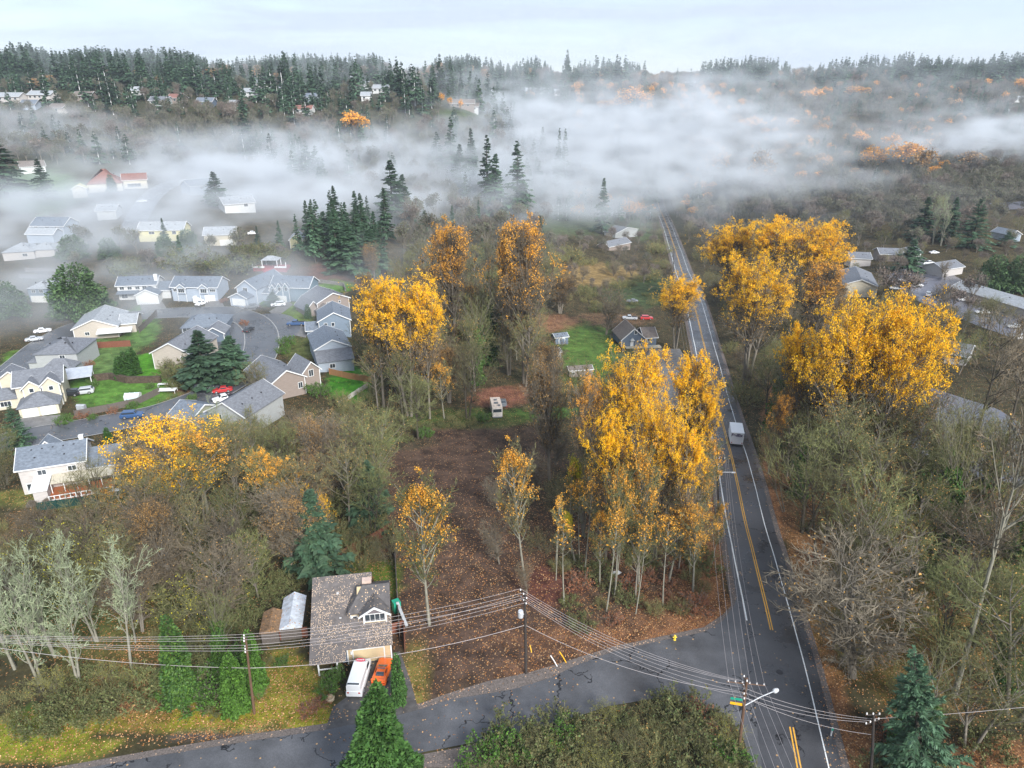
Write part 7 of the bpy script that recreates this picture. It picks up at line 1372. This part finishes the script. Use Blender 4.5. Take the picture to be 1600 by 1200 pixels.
litter([(1235, 850), (1270, 850), (1340, 1200), (1290, 1200)], 3000); litter([(1300, 850), (1600, 820), (1650, 1200), (1340, 1200)], 7000)
litter([(500, 1150), (700, 1100), (900, 1045), (900, 1100), (660, 1172), (500, 1200)], 450)
cs = np.array(cs); cz = T(cs[:, 0], cs[:, 1]) + .10
v, q = leaves(np.stack([cs[:, 0], cs[:, 1], cz], -1), np.full(len(cs), .18), np.random.default_rng(5), .6)
lm = mat('fallen_leaf', (.44, .27, .13), .8, .15, 1, island=.5, hue=(.36, .15, .06))
tag(obj('fallen_leaves', np_mesh('fallen_leaves', v, q), lm), kind='stuff')
FOG = [  # photo pixel of the middle, distance y, radii x, y, z in metres, density per metre
    (900, 232, 600, 160, 80, 28, .034), (1060, 205, 620, 80, 60, 25, .028), (1095, 160, 660, 30, 40, 26, .018), (790, 190, 620, 85, 55, 22, .034),
    (640, 255, 520, 100, 60, 20, .030), (480, 255, 470, 85, 50, 19, .032), (340, 272, 412, 85, 50, 17, .034), (1000, 268, 520, 95, 50, 13, .022), (850, 290, 490, 85, 55, 18, .026), (950, 320, 440, 70, 50, 12, .012),
    (700, 300, 440, 60, 45, 14, .016), (250, 325, 345, 90, 45, 15, .042), (400, 310, 380, 80, 45, 15, .038), (110, 350, 318, 70, 45, 13, .026), (20, 380, 290, 55, 45, 12, .018),
    (330, 380, 295, 85, 38, 12, .026), (190, 405, 268, 85, 45, 12, .017), (300, 455, 235, 75, 40, 9, .016), (120, 470, 225, 60, 35, 8, .010), (420, 430, 260, 50, 35, 8, .010), (60, 470, 230, 40, 30, 8, .010), (480, 335, 385, 55, 35, 12, .022), (560, 320, 420, 50, 40, 12, .018),
    (60, 195, 480, 60, 40, 12, .016), (20, 215, 470, 50, 40, 12, .014), (170, 235, 430, 55, 30, 9, .010), (1300, 282, 470, 75, 30, 7, .010), (1250, 245, 560, 65, 40, 10, .007),
    (1520, 225, 560, 75, 50, 13, .020), (1620, 205, 590, 75, 50, 15, .028), (1440, 235, 620, 50, 40, 9, .010), (1180, 225, 600, 55, 40, 12, .012), (1130, 300, 480, 60, 35, 8, .008),
    (800, 150, 680, 640, 55, 80, .0075), (1350, 330, 420, 130, 60, 25, .0022), (700, 380, 330, 120, 45, 18, .0022),
]
FX, FY, FZ = (-560, 640), (190, 780), (-34, 160)
def gn_fog(mat_):
    ng = bpy.data.node_groups.new('fog_field', 'GeometryNodeTree')
    ng.interface.new_socket('Geometry', in_out='INPUT', socket_type='NodeSocketGeometry')
    ng.interface.new_socket('Geometry', in_out='OUTPUT', socket_type='NodeSocketGeometry')
    N, L = ng.nodes, ng.links
    go = N.new('NodeGroupOutput'); pos = N.new('GeometryNodeInputPosition')
    def M(op, a, b_=None, clamp=False):
        n = N.new('ShaderNodeMath'); n.operation = op; n.use_clamp = clamp
        for k, x in enumerate((a, b_)):
            if x is None: continue
            if isinstance(x, (int, float)): n.inputs[k].default_value = x
            else: L.new(x, n.inputs[k])
        return n.outputs[0]
    def VM(op, a, b_):
        n = N.new('ShaderNodeVectorMath'); n.operation = op
        for k, x in enumerate((a, b_)):
            if isinstance(x, tuple): n.inputs[k].default_value = x
            else: L.new(x, n.inputs[k])
        return n
    # ragged edges: the position is pushed about by noise
    nz = N.new('ShaderNodeTexNoise'); nz.inputs['Scale'].default_value = .022; nz.inputs['Detail'].default_value = 6; nz.inputs['Roughness'].default_value = .6
    st = VM('MULTIPLY', pos.outputs[0], (.8, 1, 2.2)); L.new(st.outputs[0], nz.inputs['Vector'])
    off = VM('SUBTRACT', nz.outputs['Color'], (.5, .5, .5)); off2 = VM('MULTIPLY', off.outputs[0], (130, 100, 42)); wp = VM('ADD', pos.outputs[0], off2.outputs[0])
    tot = None
    for (u, v, y, rx, ry, rz, dn) in FOG:
        x_, y_, z_ = aty(u, v, y)
        s = VM('SUBTRACT', wp.outputs[0], (float(x_), float(y_), float(z_))); d = VM('MULTIPLY', s.outputs[0], (1 / rx, 1 / ry, 1 / rz))
        l = N.new('ShaderNodeVectorMath'); l.operation = 'DOT_PRODUCT'; L.new(d.outputs[0], l.inputs[0]); L.new(d.outputs[0], l.inputs[1])
        g = M('EXPONENT', M('MULTIPLY', l.outputs['Value'], -1.6)); g = M('MULTIPLY', g, dn * .92)
        tot = g if tot is None else M('ADD', tot, g)
    n2 = N.new('ShaderNodeTexNoise'); n2.inputs['Scale'].default_value = .055; n2.inputs['Detail'].default_value = 5; n2.inputs['Roughness'].default_value = .6
    st2 = VM('MULTIPLY', pos.outputs[0], (.8, .8, 1.8)); L.new(st2.outputs[0], n2.inputs['Vector'])
    mr = N.new('ShaderNodeMapRange'); mr.inputs['From Min'].default_value = .42; mr.inputs['From Max'].default_value = .60; mr.inputs['To Min'].default_value = .06; mr.inputs['To Max'].default_value = 1.9
    L.new(n2.outputs[0], mr.inputs['Value'])
    den = M('MULTIPLY', tot, mr.outputs[0]); den = M('MAXIMUM', M('SUBTRACT', den, .0006), 0.0)
    vc = N.new('GeometryNodeVolumeCube'); L.new(den, vc.inputs['Density'])
    vc.inputs['Min'].default_value = (FX[0], FY[0], FZ[0]); vc.inputs['Max'].default_value = (FX[1], FY[1], FZ[1])
    vc.inputs['Resolution X'].default_value = 340; vc.inputs['Resolution Y'].default_value = 170; vc.inputs['Resolution Z'].default_value = 62
    sm = N.new('GeometryNodeSetMaterial'); sm.inputs['Material'].default_value = mat_
    L.new(vc.outputs[0], sm.inputs[0]); L.new(sm.outputs[0], go.inputs[0])
    return ng
fm = bpy.data.materials.new('fog'); fm.use_nodes = True; N, L = fm.node_tree.nodes, fm.node_tree.links; N.clear()
fo = N.new('ShaderNodeOutputMaterial'); pv = N.new('ShaderNodeVolumePrincipled')
pv.inputs['Color'].default_value = (.90, .95, 1.0, 1); pv.inputs['Density'].default_value = 1.0; pv.inputs['Anisotropy'].default_value = 0.0
L.new(pv.outputs[0], fo.inputs['Volume'])
_b = MB().box(FX[0], FX[1], FY[0], FY[1], FZ[0], FZ[1])
fog = obj('fog', _b.mesh('fog'), fm); tag(fog, kind='stuff')
_md = fog.modifiers.new('field', 'NODES'); _md.node_group = gn_fog(fm)
hm = bpy.data.materials.new('haze'); hm.use_nodes = True; N, L = hm.node_tree.nodes, hm.node_tree.links; N.clear()
fo = N.new('ShaderNodeOutputMaterial'); pv = N.new('ShaderNodeVolumePrincipled')
pv.inputs['Color'].default_value = (.76, .86, 1.0, 1); pv.inputs['Density'].default_value = .0001
L.new(pv.outputs[0], fo.inputs['Volume'])
_b = MB().box(-1560, 1760, -180, 2260, -34, 190)
tag(obj('haze', _b.mesh('haze'), hm), kind='stuff')
